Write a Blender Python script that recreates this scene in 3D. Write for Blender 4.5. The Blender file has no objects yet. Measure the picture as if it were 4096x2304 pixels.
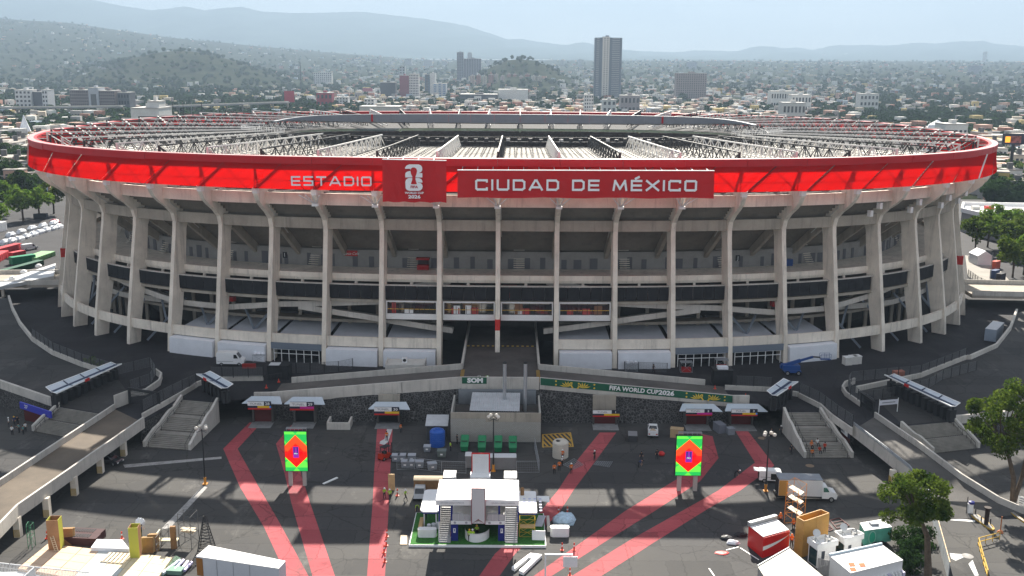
import bpy, math, random
import numpy as np
from mathutils import Vector, Matrix
random.seed(7)
rng = np.random.default_rng(11)
SC = bpy.context.scene
COL = SC.collection
# camera
FPX, PITCH, ROLL, CAMZ = 4000.0, 0.2168, 0.0062, 63.0
_c, _s, _cp, _sp = math.cos(ROLL), math.sin(ROLL), math.cos(PITCH), math.sin(PITCH)
AX_R = Vector((_c, _sp * _s, _cp * _s))
AX_U = Vector((-_s, _sp * _c, _cp * _c))
AX_F = Vector((0, _cp, -_sp))
cam = bpy.data.cameras.new('camera')
cam.sensor_width = 36.0
cam.lens = 36.0 * FPX / 4096.0
cam.clip_start = 1.0
cam.clip_end = 60000.0
camo = bpy.data.objects.new('camera', cam)
COL.objects.link(camo)
_m = Matrix((AX_R, AX_U, -AX_F)).transposed().to_4x4()
_m.translation = (0, 0, CAMZ)
camo.matrix_world = _m
SC.camera = camo
# sky, sun, exposure
SUN_DIR = Vector((0.085, 1.0, 0.737)).normalized()
SUN_EL = math.asin(SUN_DIR.z)
SUN_AZ = math.atan2(SUN_DIR.x, SUN_DIR.y)
W = bpy.data.worlds.new('World')
SC.world = W
W.use_nodes = True
wn, wl = W.node_tree.nodes, W.node_tree.links
wn.clear()
wo = wn.new('ShaderNodeOutputWorld')
bg = wn.new('ShaderNodeBackground')
sky = wn.new('ShaderNodeTexSky')
sky.sky_type = 'NISHITA'
sky.sun_disc = False
sky.sun_elevation = SUN_EL
sky.sun_rotation = SUN_AZ
sky.altitude = 2200
sky.air_density = 1.0
sky.dust_density = 1.0
sky.ozone_density = 1.5
bg.inputs['Strength'].default_value = 0.05
tc = wn.new('ShaderNodeTexCoord')
mp = wn.new('ShaderNodeMapping')
mp.inputs['Scale'].default_value = (1.0, 1.0, 5.0)
nz = wn.new('ShaderNodeTexNoise')
nz.inputs['Scale'].default_value = 2.3
nz.inputs['Detail'].default_value = 7
nz.inputs['Roughness'].default_value = 0.55
rp = wn.new('ShaderNodeValToRGB')
rp.color_ramp.elements[0].position = 0.30
rp.color_ramp.elements[1].position = 0.72
mx = wn.new('ShaderNodeMix')
mx.data_type = 'RGBA'
wl.new(tc.outputs['Generated'], mp.inputs['Vector'])
wl.new(mp.outputs['Vector'], nz.inputs['Vector'])
wl.new(nz.outputs['Fac'], rp.inputs['Fac'])
rp.color_ramp.elements[0].color = (3.1, 3.45, 4.0, 1)
rp.color_ramp.elements[1].color = (6.5, 6.6, 6.8, 1)
mx.inputs[0].default_value = 0.8
wl.new(sky.outputs['Color'], mx.inputs[6])
wl.new(rp.outputs['Color'], mx.inputs[7])
wl.new(mx.outputs[2], bg.inputs['Color'])
wl.new(bg.outputs['Background'], wo.inputs['Surface'])
sun = bpy.data.lights.new('sun', 'SUN')
sun.energy = 5.0
sun.angle = math.radians(0.55)
sun.color = (1.0, 0.93, 0.82)
suno = bpy.data.objects.new('sun', sun)
suno.rotation_euler = SUN_DIR.to_track_quat('Z', 'Y').to_euler()
suno.location = (60, 500, 500)
COL.objects.link(suno)
SC.view_settings.view_transform = 'Standard'
SC.view_settings.look = 'None'
SC.view_settings.exposure = 1.66
SC.view_settings.gamma = 1.0
SC.view_settings.use_curve_mapping = False
SC.cycles.max_bounces = 6
SC.cycles.diffuse_bounces = 3
SC.cycles.glossy_bounces = 2
SC.cycles.transmission_bounces = 4
SC.cycles.transparent_max_bounces = 8
SC.cycles.volume_bounces = 1
SC.cycles.caustics_reflective = False
SC.cycles.caustics_refractive = False
# surveying helpers
def ray(u, v):
 return AX_R * ((u - 2048) / FPX) - AX_U * ((v - 1152) / FPX) + AX_F
def P(u, v, z=0.0):
 r = ray(u, v)
 t = (z - CAMZ) / r.z
 return Vector((r.x * t, r.y * t, z))
def PY(u, v, Y):
 r = ray(u, v)
 t = Y / r.y
 return Vector((r.x * t, Y, CAMZ + r.z * t))
def proj(p):
 d = Vector(p) - Vector((0, 0, CAMZ))
 z = d.dot(AX_F)
 if z <= 1: return (-9e9, -9e9, z)
 return (2048 + FPX * d.dot(AX_R) / z, 1152 - FPX * d.dot(AX_U) / z, z)
# materials
MATS = {}
def mat(name, col, rough=0.8, noise=0.0, scale=1.0, bump=0.0, metal=0.0, col2=None, spec=0.3, detail=6, dist=0.1):
 if name in MATS: return MATS[name]
 m = bpy.data.materials.new(name)
 m.use_nodes = True
 n, l = m.node_tree.nodes, m.node_tree.links
 b = n['Principled BSDF']
 b.inputs['Base Color'].default_value = (*col, 1)
 b.inputs['Roughness'].default_value = rough
 b.inputs['Metallic'].default_value = metal
 b.inputs['Specular IOR Level'].default_value = spec
 if noise > 0 or col2 or bump > 0:
  t = n.new('ShaderNodeNewGeometry')
  x = n.new('ShaderNodeTexNoise')
  x.inputs['Scale'].default_value = scale
  x.inputs['Detail'].default_value = detail
  x.inputs['Roughness'].default_value = 0.65
  l.new(t.outputs['Position'], x.inputs['Vector'])
  if noise > 0 or col2:
   r = n.new('ShaderNodeValToRGB')
   r.color_ramp.elements[0].position = 0.3
   r.color_ramp.elements[1].position = 0.7
   a = [c * (1 - noise) for c in col]
   c2 = col2 if col2 else [min(1, c * (1 + noise)) for c in col]
   r.color_ramp.elements[0].color = (*a, 1)
   r.color_ramp.elements[1].color = (*c2, 1)
   l.new(x.outputs['Fac'], r.inputs['Fac'])
   l.new(r.outputs['Color'], b.inputs['Base Color'])
  if bump > 0:
   u = n.new('ShaderNodeBump')
   u.inputs['Strength'].default_value = bump
   u.inputs['Distance'].default_value = dist
   l.new(x.outputs['Fac'], u.inputs['Height'])
   l.new(u.outputs['Normal'], b.inputs['Normal'])
 MATS[name] = m
 return m
def emis(name, col, strength=1.0):
 if name in MATS: return MATS[name]
 m = mat(name, [c * 0.3 for c in col], 0.5)
 b = m.node_tree.nodes['Principled BSDF']
 b.inputs['Emission Color'].default_value = (*col, 1)
 b.inputs['Emission Strength'].default_value = strength
 return m
def glass(name, col, rough=0.05):
 m = mat(name, col, rough, spec=0.8)
 return m
def fabric_translucent(name, col, tcol, fac):
 m = bpy.data.materials.new(name)
 m.use_nodes = True
 n, l = m.node_tree.nodes, m.node_tree.links
 n.remove(n['Principled BSDF'])
 d = n.new('ShaderNodeBsdfDiffuse'); d.inputs['Color'].default_value = (*col, 1)
 t = n.new('ShaderNodeBsdfTranslucent'); t.inputs['Color'].default_value = (*tcol, 1)
 g = n.new('ShaderNodeNewGeometry'); x = n.new('ShaderNodeTexNoise'); x.inputs['Scale'].default_value = 0.35
 x.inputs['Detail'].default_value = 6
 l.new(g.outputs['Position'], x.inputs['Vector'])
 mr = n.new('ShaderNodeMapRange'); mr.inputs['To Min'].default_value = fac - 0.05; mr.inputs['To Max'].default_value = fac + 0.05
 l.new(x.outputs['Fac'], mr.inputs['Value'])
 s = n.new('ShaderNodeMixShader')
 l.new(mr.outputs['Result'], s.inputs['Fac'])
 l.new(d.outputs[0], s.inputs[1]); l.new(t.outputs[0], s.inputs[2])
 l.new(s.outputs[0], n['Material Output'].inputs['Surface'])
 MATS[name] = m
 return m
# mesh builder
class G:
 def __init__(self): self.v = []; self.f = []; self.m = []
 def add(self, vs, fs, mi=0):
  o = len(self.v)
  self.v += [tuple(q) for q in vs]
  self.f += [tuple(i + o for i in f) for f in fs]
  self.m += [mi] * len(fs)
  return self
 def hexa(self, b, t, mi=0):
  n = len(b)
  fs = [tuple(range(n - 1, -1, -1)), tuple(range(n, 2 * n))]
  fs += [(i, (i + 1) % n, n + (i + 1) % n, n + i) for i in range(n)]
  return self.add(list(b) + list(t), fs, mi)
 def box(self, x0, y0, z0, x1, y1, z1, mi=0):
  b = [(x0, y0, z0), (x1, y0, z0), (x1, y1, z0), (x0, y1, z0)]
  return self.hexa(b, [(x, y, z1) for x, y, _ in b], mi)
 def cbox(self, c, size, rz=0.0, mi=0):
  cs, sn = math.cos(rz), math.sin(rz)
  hx, hy, hz = size[0] / 2, size[1] / 2, size[2] / 2
  q = [(c[0] + x * cs - y * sn, c[1] + x * sn + y * cs) for x, y in ((-hx, -hy), (hx, -hy), (hx, hy), (-hx, hy))]
  return self.hexa([(x, y, c[2] - hz) for x, y in q], [(x, y, c[2] + hz) for x, y in q], mi)
 def prism(self, poly, z0, z1, mi=0):
  a = z0 if isinstance(z0, (list, tuple)) else [z0] * len(poly)
  b = z1 if isinstance(z1, (list, tuple)) else [z1] * len(poly)
  return self.hexa([(p[0], p[1], z) for p, z in zip(poly, a)], [(p[0], p[1], z) for p, z in zip(poly, b)], mi)
 def beam(self, p, q, w, h, mi=0):
  p, q = Vector(p), Vector(q)
  d = (q - p)
  if d.length < 1e-6: return self
  d.normalize()
  s = d.cross(Vector((0, 0, 1)))
  if s.length < 1e-3: s = Vector((1, 0, 0))
  s.normalize()
  u = s.cross(d)
  c = [s * (-w / 2) - u * (h / 2), s * (w / 2) - u * (h / 2), s * (w / 2) + u * (h / 2), s * (-w / 2) + u * (h / 2)]
  return self.add([p + k for k in c] + [q + k for k in c],
      [(3, 2, 1, 0), (4, 5, 6, 7), (0, 1, 5, 4), (1, 2, 6, 5), (2, 3, 7, 6), (3, 0, 4, 7)], mi)
 def tube(self, pts, r, n=6, mi=0, cap=True):
  pts = [Vector(p) for p in pts]
  rr = r if isinstance(r, (list, tuple)) else [r] * len(pts)
  o = len(self.v)
  for i, p in enumerate(pts):
   d = (pts[min(i + 1, len(pts) - 1)] - pts[max(i - 1, 0)])
   d.normalize()
   s = d.cross(Vector((0, 0, 1)))
   if s.length < 1e-3: s = Vector((1, 0, 0))
   s.normalize(); u = s.cross(d)
   for k in range(n):
    a = 2 * math.pi * k / n
    self.v.append(tuple(p + (s * math.cos(a) + u * math.sin(a)) * rr[i]))
  for i in range(len(pts) - 1):
   for k in range(n):
    a, b = o + i * n + k, o + i * n + (k + 1) % n
    self.f.append((a, b, b + n, a + n)); self.m.append(mi)
  if cap:
   self.f.append(tuple(o + k for k in range(n - 1, -1, -1))); self.m.append(mi)
   e = o + (len(pts) - 1) * n
   self.f.append(tuple(e + k for k in range(n))); self.m.append(mi)
  return self
 def lathe(self, prof, c=(0, 0, 0), n=14, mi=0):
  o = len(self.v)
  for r, z in prof:
   for k in range(n):
    a = 2 * math.pi * k / n
    self.v.append((c[0] + r * math.cos(a), c[1] + r * math.sin(a), c[2] + z))
  for i in range(len(prof) - 1):
   for k in range(n):
    a, b = o + i * n + k, o + i * n + (k + 1) % n
    self.f.append((a, b, b + n, a + n)); self.m.append(mi)
  self.f.append(tuple(o + k for k in range(n - 1, -1, -1))); self.m.append(mi)
  e = o + (len(prof) - 1) * n
  self.f.append(tuple(e + k for k in range(n))); self.m.append(mi)
  return self
 def mesh(self, name, mats, org=(0, 0, 0), smooth=False):
  me = bpy.data.meshes.new(name)
  ox, oy, oz = org
  me.from_pydata([(x - ox, y - oy, z - oz) for x, y, z in self.v], [], self.f)
  for m in (mats if isinstance(mats, (list, tuple)) else [mats]): me.materials.append(m)
  if any(self.m): me.polygons.foreach_set('material_index', self.m)
  if smooth: me.polygons.foreach_set('use_smooth', [True] * len(self.f))
  me.validate(); me.update()
  return me
 def build(self, name, mats, parent=None, local=False, smooth=False, loc=None, rotz=0.0):
  org = (0, 0, 0)
  if parent is not None and not local: org = tuple(parent.get('at', (0, 0, 0)))
  o = bpy.data.objects.new(name, self.mesh(name, mats, org, smooth))
  COL.objects.link(o)
  if parent is not None: o.parent = parent; o['at'] = org
  if loc is not None: o.location = loc
  o.rotation_euler[2] = rotz
  return o
def tag(o, label=None, cat=None, group=None, kind=None):
 if label: o['label'] = label
 if cat: o['category'] = cat
 if group: o['group'] = group
 if kind: o['kind'] = kind
 return o
def thing(name, label, cat, loc=(0, 0, 0), rotz=0.0, group=None):
 o = bpy.data.objects.new(name, None)
 o.empty_display_size = 0.2
 COL.objects.link(o)
 o.location = loc
 o.rotation_euler[2] = rotz
 o['at'] = tuple(loc)
 return tag(o, label, cat, group)
def dup(o, loc=None, rotz=None, label=None, group=None, scale=None):
 r = o.copy(); COL.objects.link(r)
 if loc is not None: r.location = loc
 if rotz is not None: r.rotation_euler[2] = rotz
 if label: r['label'] = label
 if group: r['group'] = group
 if scale is not None: r.scale = scale if isinstance(scale, (list, tuple)) else (scale,) * 3
 for ch in list(o.children):
  c = ch.copy(); COL.objects.link(c); c.parent = r
  for g in list(ch.children):
   d = g.copy(); COL.objects.link(d); d.parent = c
 return r
def piece(name, me, parent, loc=(0, 0, 0), rot=(0, 0, 0), scale=None):
 o = bpy.data.objects.new(name, me); COL.objects.link(o)
 o.parent = parent; o.location = loc; o.rotation_euler = rot
 if scale: o.scale = scale
 return o
def struct(name, g, m, label=None):
 return tag(g.build(name, m), label, None, None, 'structure')
def font_mesh(txt, size, m, extrude=0.02, offset=0.0, name='text', shear=0.0, xs=1.0):
 cu = bpy.data.curves.new('t', 'FONT')
 cu.body = txt; cu.size = size; cu.extrude = extrude; cu.offset = offset; cu.shear = shear
 cu.resolution_u = 2
 cu.align_x = 'CENTER'; cu.align_y = 'CENTER'
 ob = bpy.data.objects.new('t', cu)
 COL.objects.link(ob)
 dg = bpy.context.evaluated_depsgraph_get()
 me = bpy.data.meshes.new_from_object(ob.evaluated_get(dg))
 me.name = name
 if xs != 1.0:
  for vv in me.vertices: vv.co.x *= xs
 me.materials.clear(); me.materials.append(m)
 bpy.data.objects.remove(ob); bpy.data.curves.remove(cu)
 return me
GLY = {
 'C': (1.0, [[(1, .86), (1, 1), (.12, 1), (0, .88), (0, .12), (.12, 0), (1, 0), (1, .14)]]),
 'I': (0.0, [[(0, 0), (0, 1)]]),
 'U': (1.0, [[(0, 1), (0, .12), (.12, 0), (.88, 0), (1, .12), (1, 1)]]),
 'D': (1.0, [[(0, 0), (0, 1), (.8, 1), (1, .82), (1, .18), (.8, 0), (0, 0)]]),
 'A': (1.15, [[(0, 0), (.5, 1), (.65, 1), (1.15, 0)], [(.2, .26), (.95, .26)]]),
 'E': (.9, [[(.9, 1), (0, 1), (0, 0), (.9, 0)], [(0, .5), (.85, .5)]]),
 'M': (1.2, [[(0, 0), (.14, 1), (.6, .12), (1.06, 1), (1.2, 0)]]),
 'X': (1.1, [[(0, 0), (1.1, 1)], [(0, 1), (1.1, 0)]]),
 'O': (1.0, [[(.1, 0), (0, .1), (0, .9), (.1, 1), (.9, 1), (1, .9), (1, .1), (.9, 0), (.1, 0)]]),
 'S': (.95, [[(.95, 1), (0, 1), (0, .52), (.95, .48), (.95, 0), (0, 0)]]),
 'T': (1.0, [[(0, 1), (1, 1)], [(.5, 1), (.5, 0)]]),
 'N': (.95, [[(0, 0), (0, 1), (.95, 0), (.95, 1)]]),
 'L': (.85, [[(0, 1), (0, 0), (.85, 0)]]),
}
def glyph(ch, h, t, depth):
 acc = ch == 'É'
 w, ls = GLY['E' if acc else ch]
 g = G()
 ls = list(ls)
 if acc: ls = ls + [[(.35, 1.24), (.65, 1.42)]]
 inset = t / 2
 def tr(p):
  x = p[0] * h + t / 2
  z = inset + p[1] * (h - t)
  return Vector((x, 0, z))
 k = 0
 for l in ls:
  for a, b in zip(l[:-1], l[1:]):
   a, b = tr(a), tr(b)
   d = (b - a); L = d.length; d.normalize()
   s = Vector((-d.z, 0, d.x))
   a2, b2 = a - d * t * .42, b + d * t * .42
   yo = 0.0006 * k; k += 1
   q = [a2 - s * t / 2, b2 - s * t / 2, b2 + s * t / 2, a2 + s * t / 2]
   fr = [Vector((v.x, -yo, v.z)) for v in q]
   bk = [Vector((v.x, depth, v.z)) for v in q]
   g.add(fr + bk, [(0, 1, 2, 3), (7, 6, 5, 4), (0, 4, 5, 1), (1, 5, 6, 2), (2, 6, 7, 3), (3, 7, 4, 0)])
 return g, w * h + t
# shared materials
def streaked(name, col, dark, k=0.5, amt=0.75):
 m = mat(name, col, 0.88, 0.16, 0.22, 0.2)
 n, l = m.node_tree.nodes, m.node_tree.links; b = n['Principled BSDF']
 src = b.inputs['Base Color'].links[0].from_socket
 g = n.new('ShaderNodeNewGeometry'); mp_ = n.new('ShaderNodeMapping'); mp_.inputs['Scale'].default_value = (1.6, 1.6, 0.12)
 x = n.new('ShaderNodeTexNoise'); x.inputs['Scale'].default_value = k; x.inputs['Detail'].default_value = 8; x.inputs['Roughness'].default_value = 0.7
 l.new(g.outputs['Position'], mp_.inputs['Vector']); l.new(mp_.outputs['Vector'], x.inputs['Vector'])
 r = n.new('ShaderNodeMapRange'); r.inputs['From Min'].default_value = 0.52; r.inputs['From Max'].default_value = 0.78; r.inputs['To Max'].default_value = amt
 l.new(x.outputs['Fac'], r.inputs['Value'])
 y = n.new('ShaderNodeMix'); y.data_type = 'RGBA'; l.new(r.outputs['Result'], y.inputs[0]); l.new(src, y.inputs[6]); y.inputs[7].default_value = (*dark, 1)
 l.new(y.outputs[2], b.inputs['Base Color'])
 return m
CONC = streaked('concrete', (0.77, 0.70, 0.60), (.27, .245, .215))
CONC2 = streaked('concrete_weathered_shaded', (0.37, 0.33, 0.275), (.14, .145, .125))  # recess shade is put into the base colour; the streaks are weathering
CONC3 = streaked('stand_underside', (0.175, 0.155, 0.13), (.09, .105, .09))  # base colour darkened to add shade under the stands
CONC_D = mat('concrete_core', (0.085, 0.08, 0.075), 0.9, 0.25, 0.2)  # near-black base colour adds shade to the recessed core
PARA = streaked('concrete_parapet', (0.52, 0.49, 0.445), (.20, .20, .18), 1.1)
ASPH = mat('asphalt_ring', (0.055, 0.055, 0.06), 0.9, 0.3, 0.15)
WHITE = mat('white_paint', (0.80, 0.80, 0.79), 0.5, 0.05, 0.6)
OFFW = mat('off_white_paint', (0.62, 0.60, 0.56), 0.7, 0.1, 0.5)
STEEL = mat('grey_steel', (0.32, 0.34, 0.36), 0.5, 0.1, 1.0, metal=0.3)
STEELB = mat('blue_grey_steel', (0.20, 0.23, 0.27), 0.6, 0.1, 1.0)
DARK = mat('dark_steel', (0.025, 0.027, 0.03), 0.5)
BLACK = mat('black_mesh', (0.018, 0.019, 0.022), 0.9, 0.3, 0.8)
RED = mat('red_membrane', (0.50, 0.010, 0.018), 0.45, 0.08, 0.3)
REDB = mat('red_banner', (0.50, 0.006, 0.010), 0.7, 0.07, 0.4)
REDT = fabric_translucent('red_mesh_fabric', (0.48, 0.004, 0.006), (0.58, 0.004, 0.003), 0.48)
REDP = mat('red_plastic', (0.50, 0.02, 0.018), 0.5)
YEL = mat('yellow_paint', (0.62, 0.38, 0.06), 0.6, 0.15, 1.0)
TENT = mat('white_tent_fabric', (0.72, 0.74, 0.78), 0.7, 0.06, 0.5, 0.3)
# stadium
SA, SB, SN, SCX, SCY, STH = 125.07, 105.47, 2.6556, -0.046, 296.7, -0.0056
_t = np.linspace(-np.pi, np.pi, 40001)
_x = SA * np.sign(np.cos(_t)) * np.abs(np.cos(_t)) ** (2 / SN)
_y = SB * np.sign(np.sin(_t)) * np.abs(np.sin(_t)) ** (2 / SN)
_L = np.concatenate([[0], np.cumsum(np.hypot(np.diff(_x), np.diff(_y)))])
PERI = _L[-1]
_nx = np.sign(_x) * np.abs(_x / SA) ** (SN - 1) / SA
_ny = np.sign(_y) * np.abs(_y / SB) ** (SN - 1) / SB
_l = np.hypot(_nx, _ny); _nx /= _l; _ny /= _l
_s0 = _L[int(np.argmin(np.where(_y < 0, np.abs(_x + 2.25), 1e9)))]
_ct, _st = math.cos(STH), math.sin(STH)
def sn(s):
 q = (s + _s0) % PERI
 X, Y = np.interp(q, _L, _x), np.interp(q, _L, _y)
 NX, NY = np.interp(q, _L, _nx), np.interp(q, _L, _ny)
 return (X * _ct - Y * _st + SCX, X * _st + Y * _ct + SCY, NX * _ct - NY * _st, NX * _st + NY * _ct)
def sp(s, r, z):
 X, Y, NX, NY = sn(s)
 return Vector((X + r * NX, Y + r * NY, z))
NB = 64
BAY = PERI / NB
def rib_s(k):
 a = abs(k)
 e = BAY * k
 if k > 0: e *= 1 + 0.0008 * min(a, 8) ** 2 * max(0, min(1, (20 - a) / 12))
 if k < 0: e *= 1 + 0.00035 * min(a, 8) ** 2 * max(0, min(1, (20 - a) / 12))
 return e
RS = {k: rib_s(k) for k in range(-33, 34)}
FRONT = range(-15, 15)
ZC = 3.6
def sweep(g, s0, s1, sec, n=3, mi=0, caps=True, zf=None):
 m = len(sec); o = len(g.v)
 for i in range(n + 1):
  s = s0 + (s1 - s0) * i / n
  dz = zf(s) if zf else 0.0
  for r, z in sec: g.v.append(tuple(sp(s, r, z + dz)))
 for i in range(n):
  for k in range(m):
   a, b = o + i * m + k, o + i * m + (k + 1) % m
   g.f.append((a, b, b + m, a + m)); g.m.append(mi)
 if caps:
  g.f.append(tuple(o + k for k in range(m - 1, -1, -1))); g.m.append(mi)
  e = o + n * m
  g.f.append(tuple(e + k for k in range(m))); g.m.append(mi)
 return g
def rect(r0, r1, z0, z1): return [(r0, z0), (r0, z1), (r1, z1), (r1, z0)]
STAD = thing('stadium', 'huge concrete football stadium with flaring ribs and a bright red roof band', 'stadium', (0, SCY, ZC))
OUT = [(-3.0, 3.4), (-3.6, 9), (-4.6, 15), (-5.4, 20), (-6.2, 25), (-6.9, 29), (-7.1, 31), (-6.6, 32.8), (-5.0, 34.3), (-2.9, 35.7), (-1.4, 37.0), (-0.6, 38.3), (-0.4, 39.7)]
INN = [(-9.0, 39.7), (-9.0, 36.6), (-11.4, 33.4), (-10.9, 31.0), (-10.2, 29.0), (-9.7, 25), (-9.1, 20), (-8.1, 15), (-6.8, 9), (-6.0, 3.4)]
def rib(k):
 s = RS[k]; X, Y, NX, NY = sn(s)
 tx, ty = -NY, NX
 g = G(); h = 0.46
 loop = OUT + INN
 n = len(OUT)
 def V(r, z, t): return (X + r * NX + tx * t, Y + r * NY + ty * t, z)
 zs = sorted(set([z for _, z in OUT] + [z for _, z in INN]))
 def at(lst, z):
  l = sorted(lst, key=lambda q: q[1])
  return float(np.interp(z, [q[1] for q in l], [q[0] for q in l]))
 inn2 = [(r, z + (0.001 * i)) for i, (r, z) in enumerate(reversed(INN))]
 for z in zs:
  ro, ri = at(OUT, z), at(inn2, z)
  g.v += [V(ro, z, -h), V(ro, z, h), V(ri, z, h), V(ri, z, -h)]
 for i in range(len(zs) - 1):
  o = 4 * i
  for a in range(4):
   b = (a + 1) % 4
   g.f.append((o + a, o + b, o + 4 + b, o + 4 + a)); g.m.append(0)
 e = 4 * (len(zs) - 1)
 g.f += [(3, 2, 1, 0), (e, e + 1, e + 2, e + 3)]; g.m += [0, 0]
 ob = g.build('rib', CONC, STAD)
 r = G(); q = []
 for rr, z in ((-6.6, 35.4), (-6.6, 33.2), (-40, 8.0), (-40, 10.2)): q.append((rr, z))
 b = [V(rr, z, -0.4) for rr, z in q]; t = [V(rr, z, 0.4) for rr, z in q]
 r.add(b + t, [(0, 1, 2, 3), (7, 6, 5, 4), (0, 4, 5, 1), (1, 5, 6, 2), (2, 6, 7, 3), (3, 7, 4, 0)])
 r.build('raker_beam', CONC2, STAD)
 if k == 0 or k == -11 or k == 11:
  zz = (11.2, 13.4) if k == 0 else (16.2, 18.4)
  d = G()
  ro, ri = at(OUT, zz[0]) + .02, at(inn2, zz[0]) - .02
  d.hexa([V(ro, zz[0], -.49), V(ro, zz[0], .49), V(ri, zz[0], .49), V(ri, zz[0], -.49)],
    [V(ro, zz[1], -.49), V(ro, zz[1], .49), V(ri, zz[1], .49), V(ri, zz[1], -.49)])
  d.build('red_painted_band', mat('red_band', (0.55, 0.03, 0.025), 0.6), STAD)
 w = G(); w.hexa([V(-.36, 38.6, -.52), V(-.36, 38.6, .52), V(-1.3, 38.6, .52), V(-1.3, 38.6, -.52)],
     [V(-.2, 39.75, -.52), V(-.2, 39.75, .52), V(-1.3, 39.75, .52), V(-1.3, 39.75, -.52)])
 w.build('bracket', WHITE, STAD)
 if k % 2 == 0:
  t = -0.56 if k > 0 else 0.56
  d = G(); d.tube([V(-5.6, 39.4, t), V(-5.6, 35.2, t), V(-9.0, 32.6, t), V(-14, 28.7, t)], 0.10, 5)
  d.build('drain_pipe', OFFW, STAD)
for k in range(-16, 17): rib(k)
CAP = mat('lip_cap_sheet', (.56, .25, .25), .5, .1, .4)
for k in range(-32, 32):
 a, b = RS[k], RS[k + 1]
 half = 0.5 * (b - a)
 g = G(); n = 4
 dr = 0.05 * (k % 3 - 1)
 ga = 0.07
 for i in range(n + 1):
  f = i / n
  sb = a + ga + (b - a - 2 * ga) * f
  for j in range(4):
   q = j / 3
   s = sb + half * q
   g.v.append(tuple(sp(s, 0.55 * (1 - q) - 0.12 * math.sin(math.pi * q) + dr, 39.75 + 4.95 * q)))
 for i in range(n):
  for j in range(3):
   o = i * 4 + j
   g.f.append((o, o + 4, o + 5, o + 1)); g.m.append(0)
 g.build('band_panel', REDT, STAD, smooth=True)
 g = G(); sweep(g, a + .03, b - .03, [(-1.7, 44.75), (-1.9, 46.0), (0.1 + dr, 46.0), (0.16 + dr, 45.85), (0.05 + dr, 44.6)], 4)
 g.build('band_lip', RED, STAD)
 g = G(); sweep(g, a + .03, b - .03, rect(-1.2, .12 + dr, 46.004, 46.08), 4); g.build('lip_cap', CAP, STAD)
 g = G()
 g.tube([sp(a, -0.25, 39.8), sp(a + half, -0.55, 44.7)], 0.22, 5)
 g.tube([sp(b, -1.1, 39.8), sp(a + half, -1.3, 44.7)], 0.08, 5)
 g.tube([sp(a, 0.2, 39.9), sp(b, 0.2, 39.9)], 0.07, 4)
 g.tube([sp(a, -0.4, 42.0), sp(b, -0.4, 42.0)], 0.06, 4)
 for f in (.12, .3, .5, .7, .88): s_ = a + (b - a) * f; g.tube([sp(s_, .35, 39.85), sp(s_ + half * .9, -.25, 44.6)], .035, 3)  # slim tubes added behind the fabric to cast faint seam lines on it
 g.build('strut_and_shadow_tube', DARK, STAD)
 if k in (-11, 9):
  g = G()
  g.beam(sp(a, 0.66, 39.8), sp(a + half, 0.12, 44.7), 0.35, 0.12)
  g.build('seam_strip', WHITE, STAD)
STEP_R = [-5.0 - 0.92 * i for i in range(46)]
def bowl(s0, s1, n, name):
 g = G()
 prof = []
 z = 37.0
 for i, r in enumerate(STEP_R):
  prof.append((r, z)); z -= 0.68
  prof.append((r, z))
 top = [(r - 0.25, z + 1.25) for r, z in prof]
 sec = prof + top[::-1]
 sweep(g, s0, s1, sec, n, caps=True)
 return g.build(name, CONC3, STAD)
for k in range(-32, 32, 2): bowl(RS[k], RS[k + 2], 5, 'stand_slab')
SEAT = mat('stand_seats', (0.09, 0.085, 0.09), 0.7, 0.4, 0.9, col2=(0.30, 0.28, 0.27))
for k in range(-32, 32, 4):
 g = G()
 for i in range(0, 44):
  r = STEP_R[i] - 0.35; z = 37.0 - 0.68 * i + 1.25
  sweep(g, RS[k] + .4, RS[k + 4] - .4, rect(r - 0.35, r, z, z + 0.42), 8, caps=False)
 tag(g.build('seat_rows', SEAT, STAD), kind='stuff')
g = G()
sweep(g, -PERI / 2, PERI / 2, [(-47.5, 3.2), (-47.5, 4.4), (-46.8, 4.4), (-46.8, 3.2)], 96, caps=False)
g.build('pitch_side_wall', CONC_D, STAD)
g = G()
vs = [tuple(sp(-PERI / 2 + PERI * i / 80, -47.2, 3.3)) for i in range(80)]
g.add(vs, [tuple(range(80))])
g.build('pitch', mat('turf', (0.05, 0.13, 0.03), 0.9, 0.25, 0.2), STAD)
WALLW = mat('concourse_wall', (0.29, 0.278, 0.26), 0.8, 0.12, 0.6)  # wall colour lowered to put recess shade on the gallery
DOOR = mat('grey_door', (0.12, 0.12, 0.13), 0.6)
rb = random.Random(3)
for k in range(-32, 32):
 a, b = RS[k] + 0.47, RS[k + 1] - 0.47
 g = G(); sweep(g, RS[k] + .47, RS[k + 1] - .47, rect(-4.7, -3.9, 36.2, 38.5), 3); g.build('crown_beam', CONC, STAD)
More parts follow.
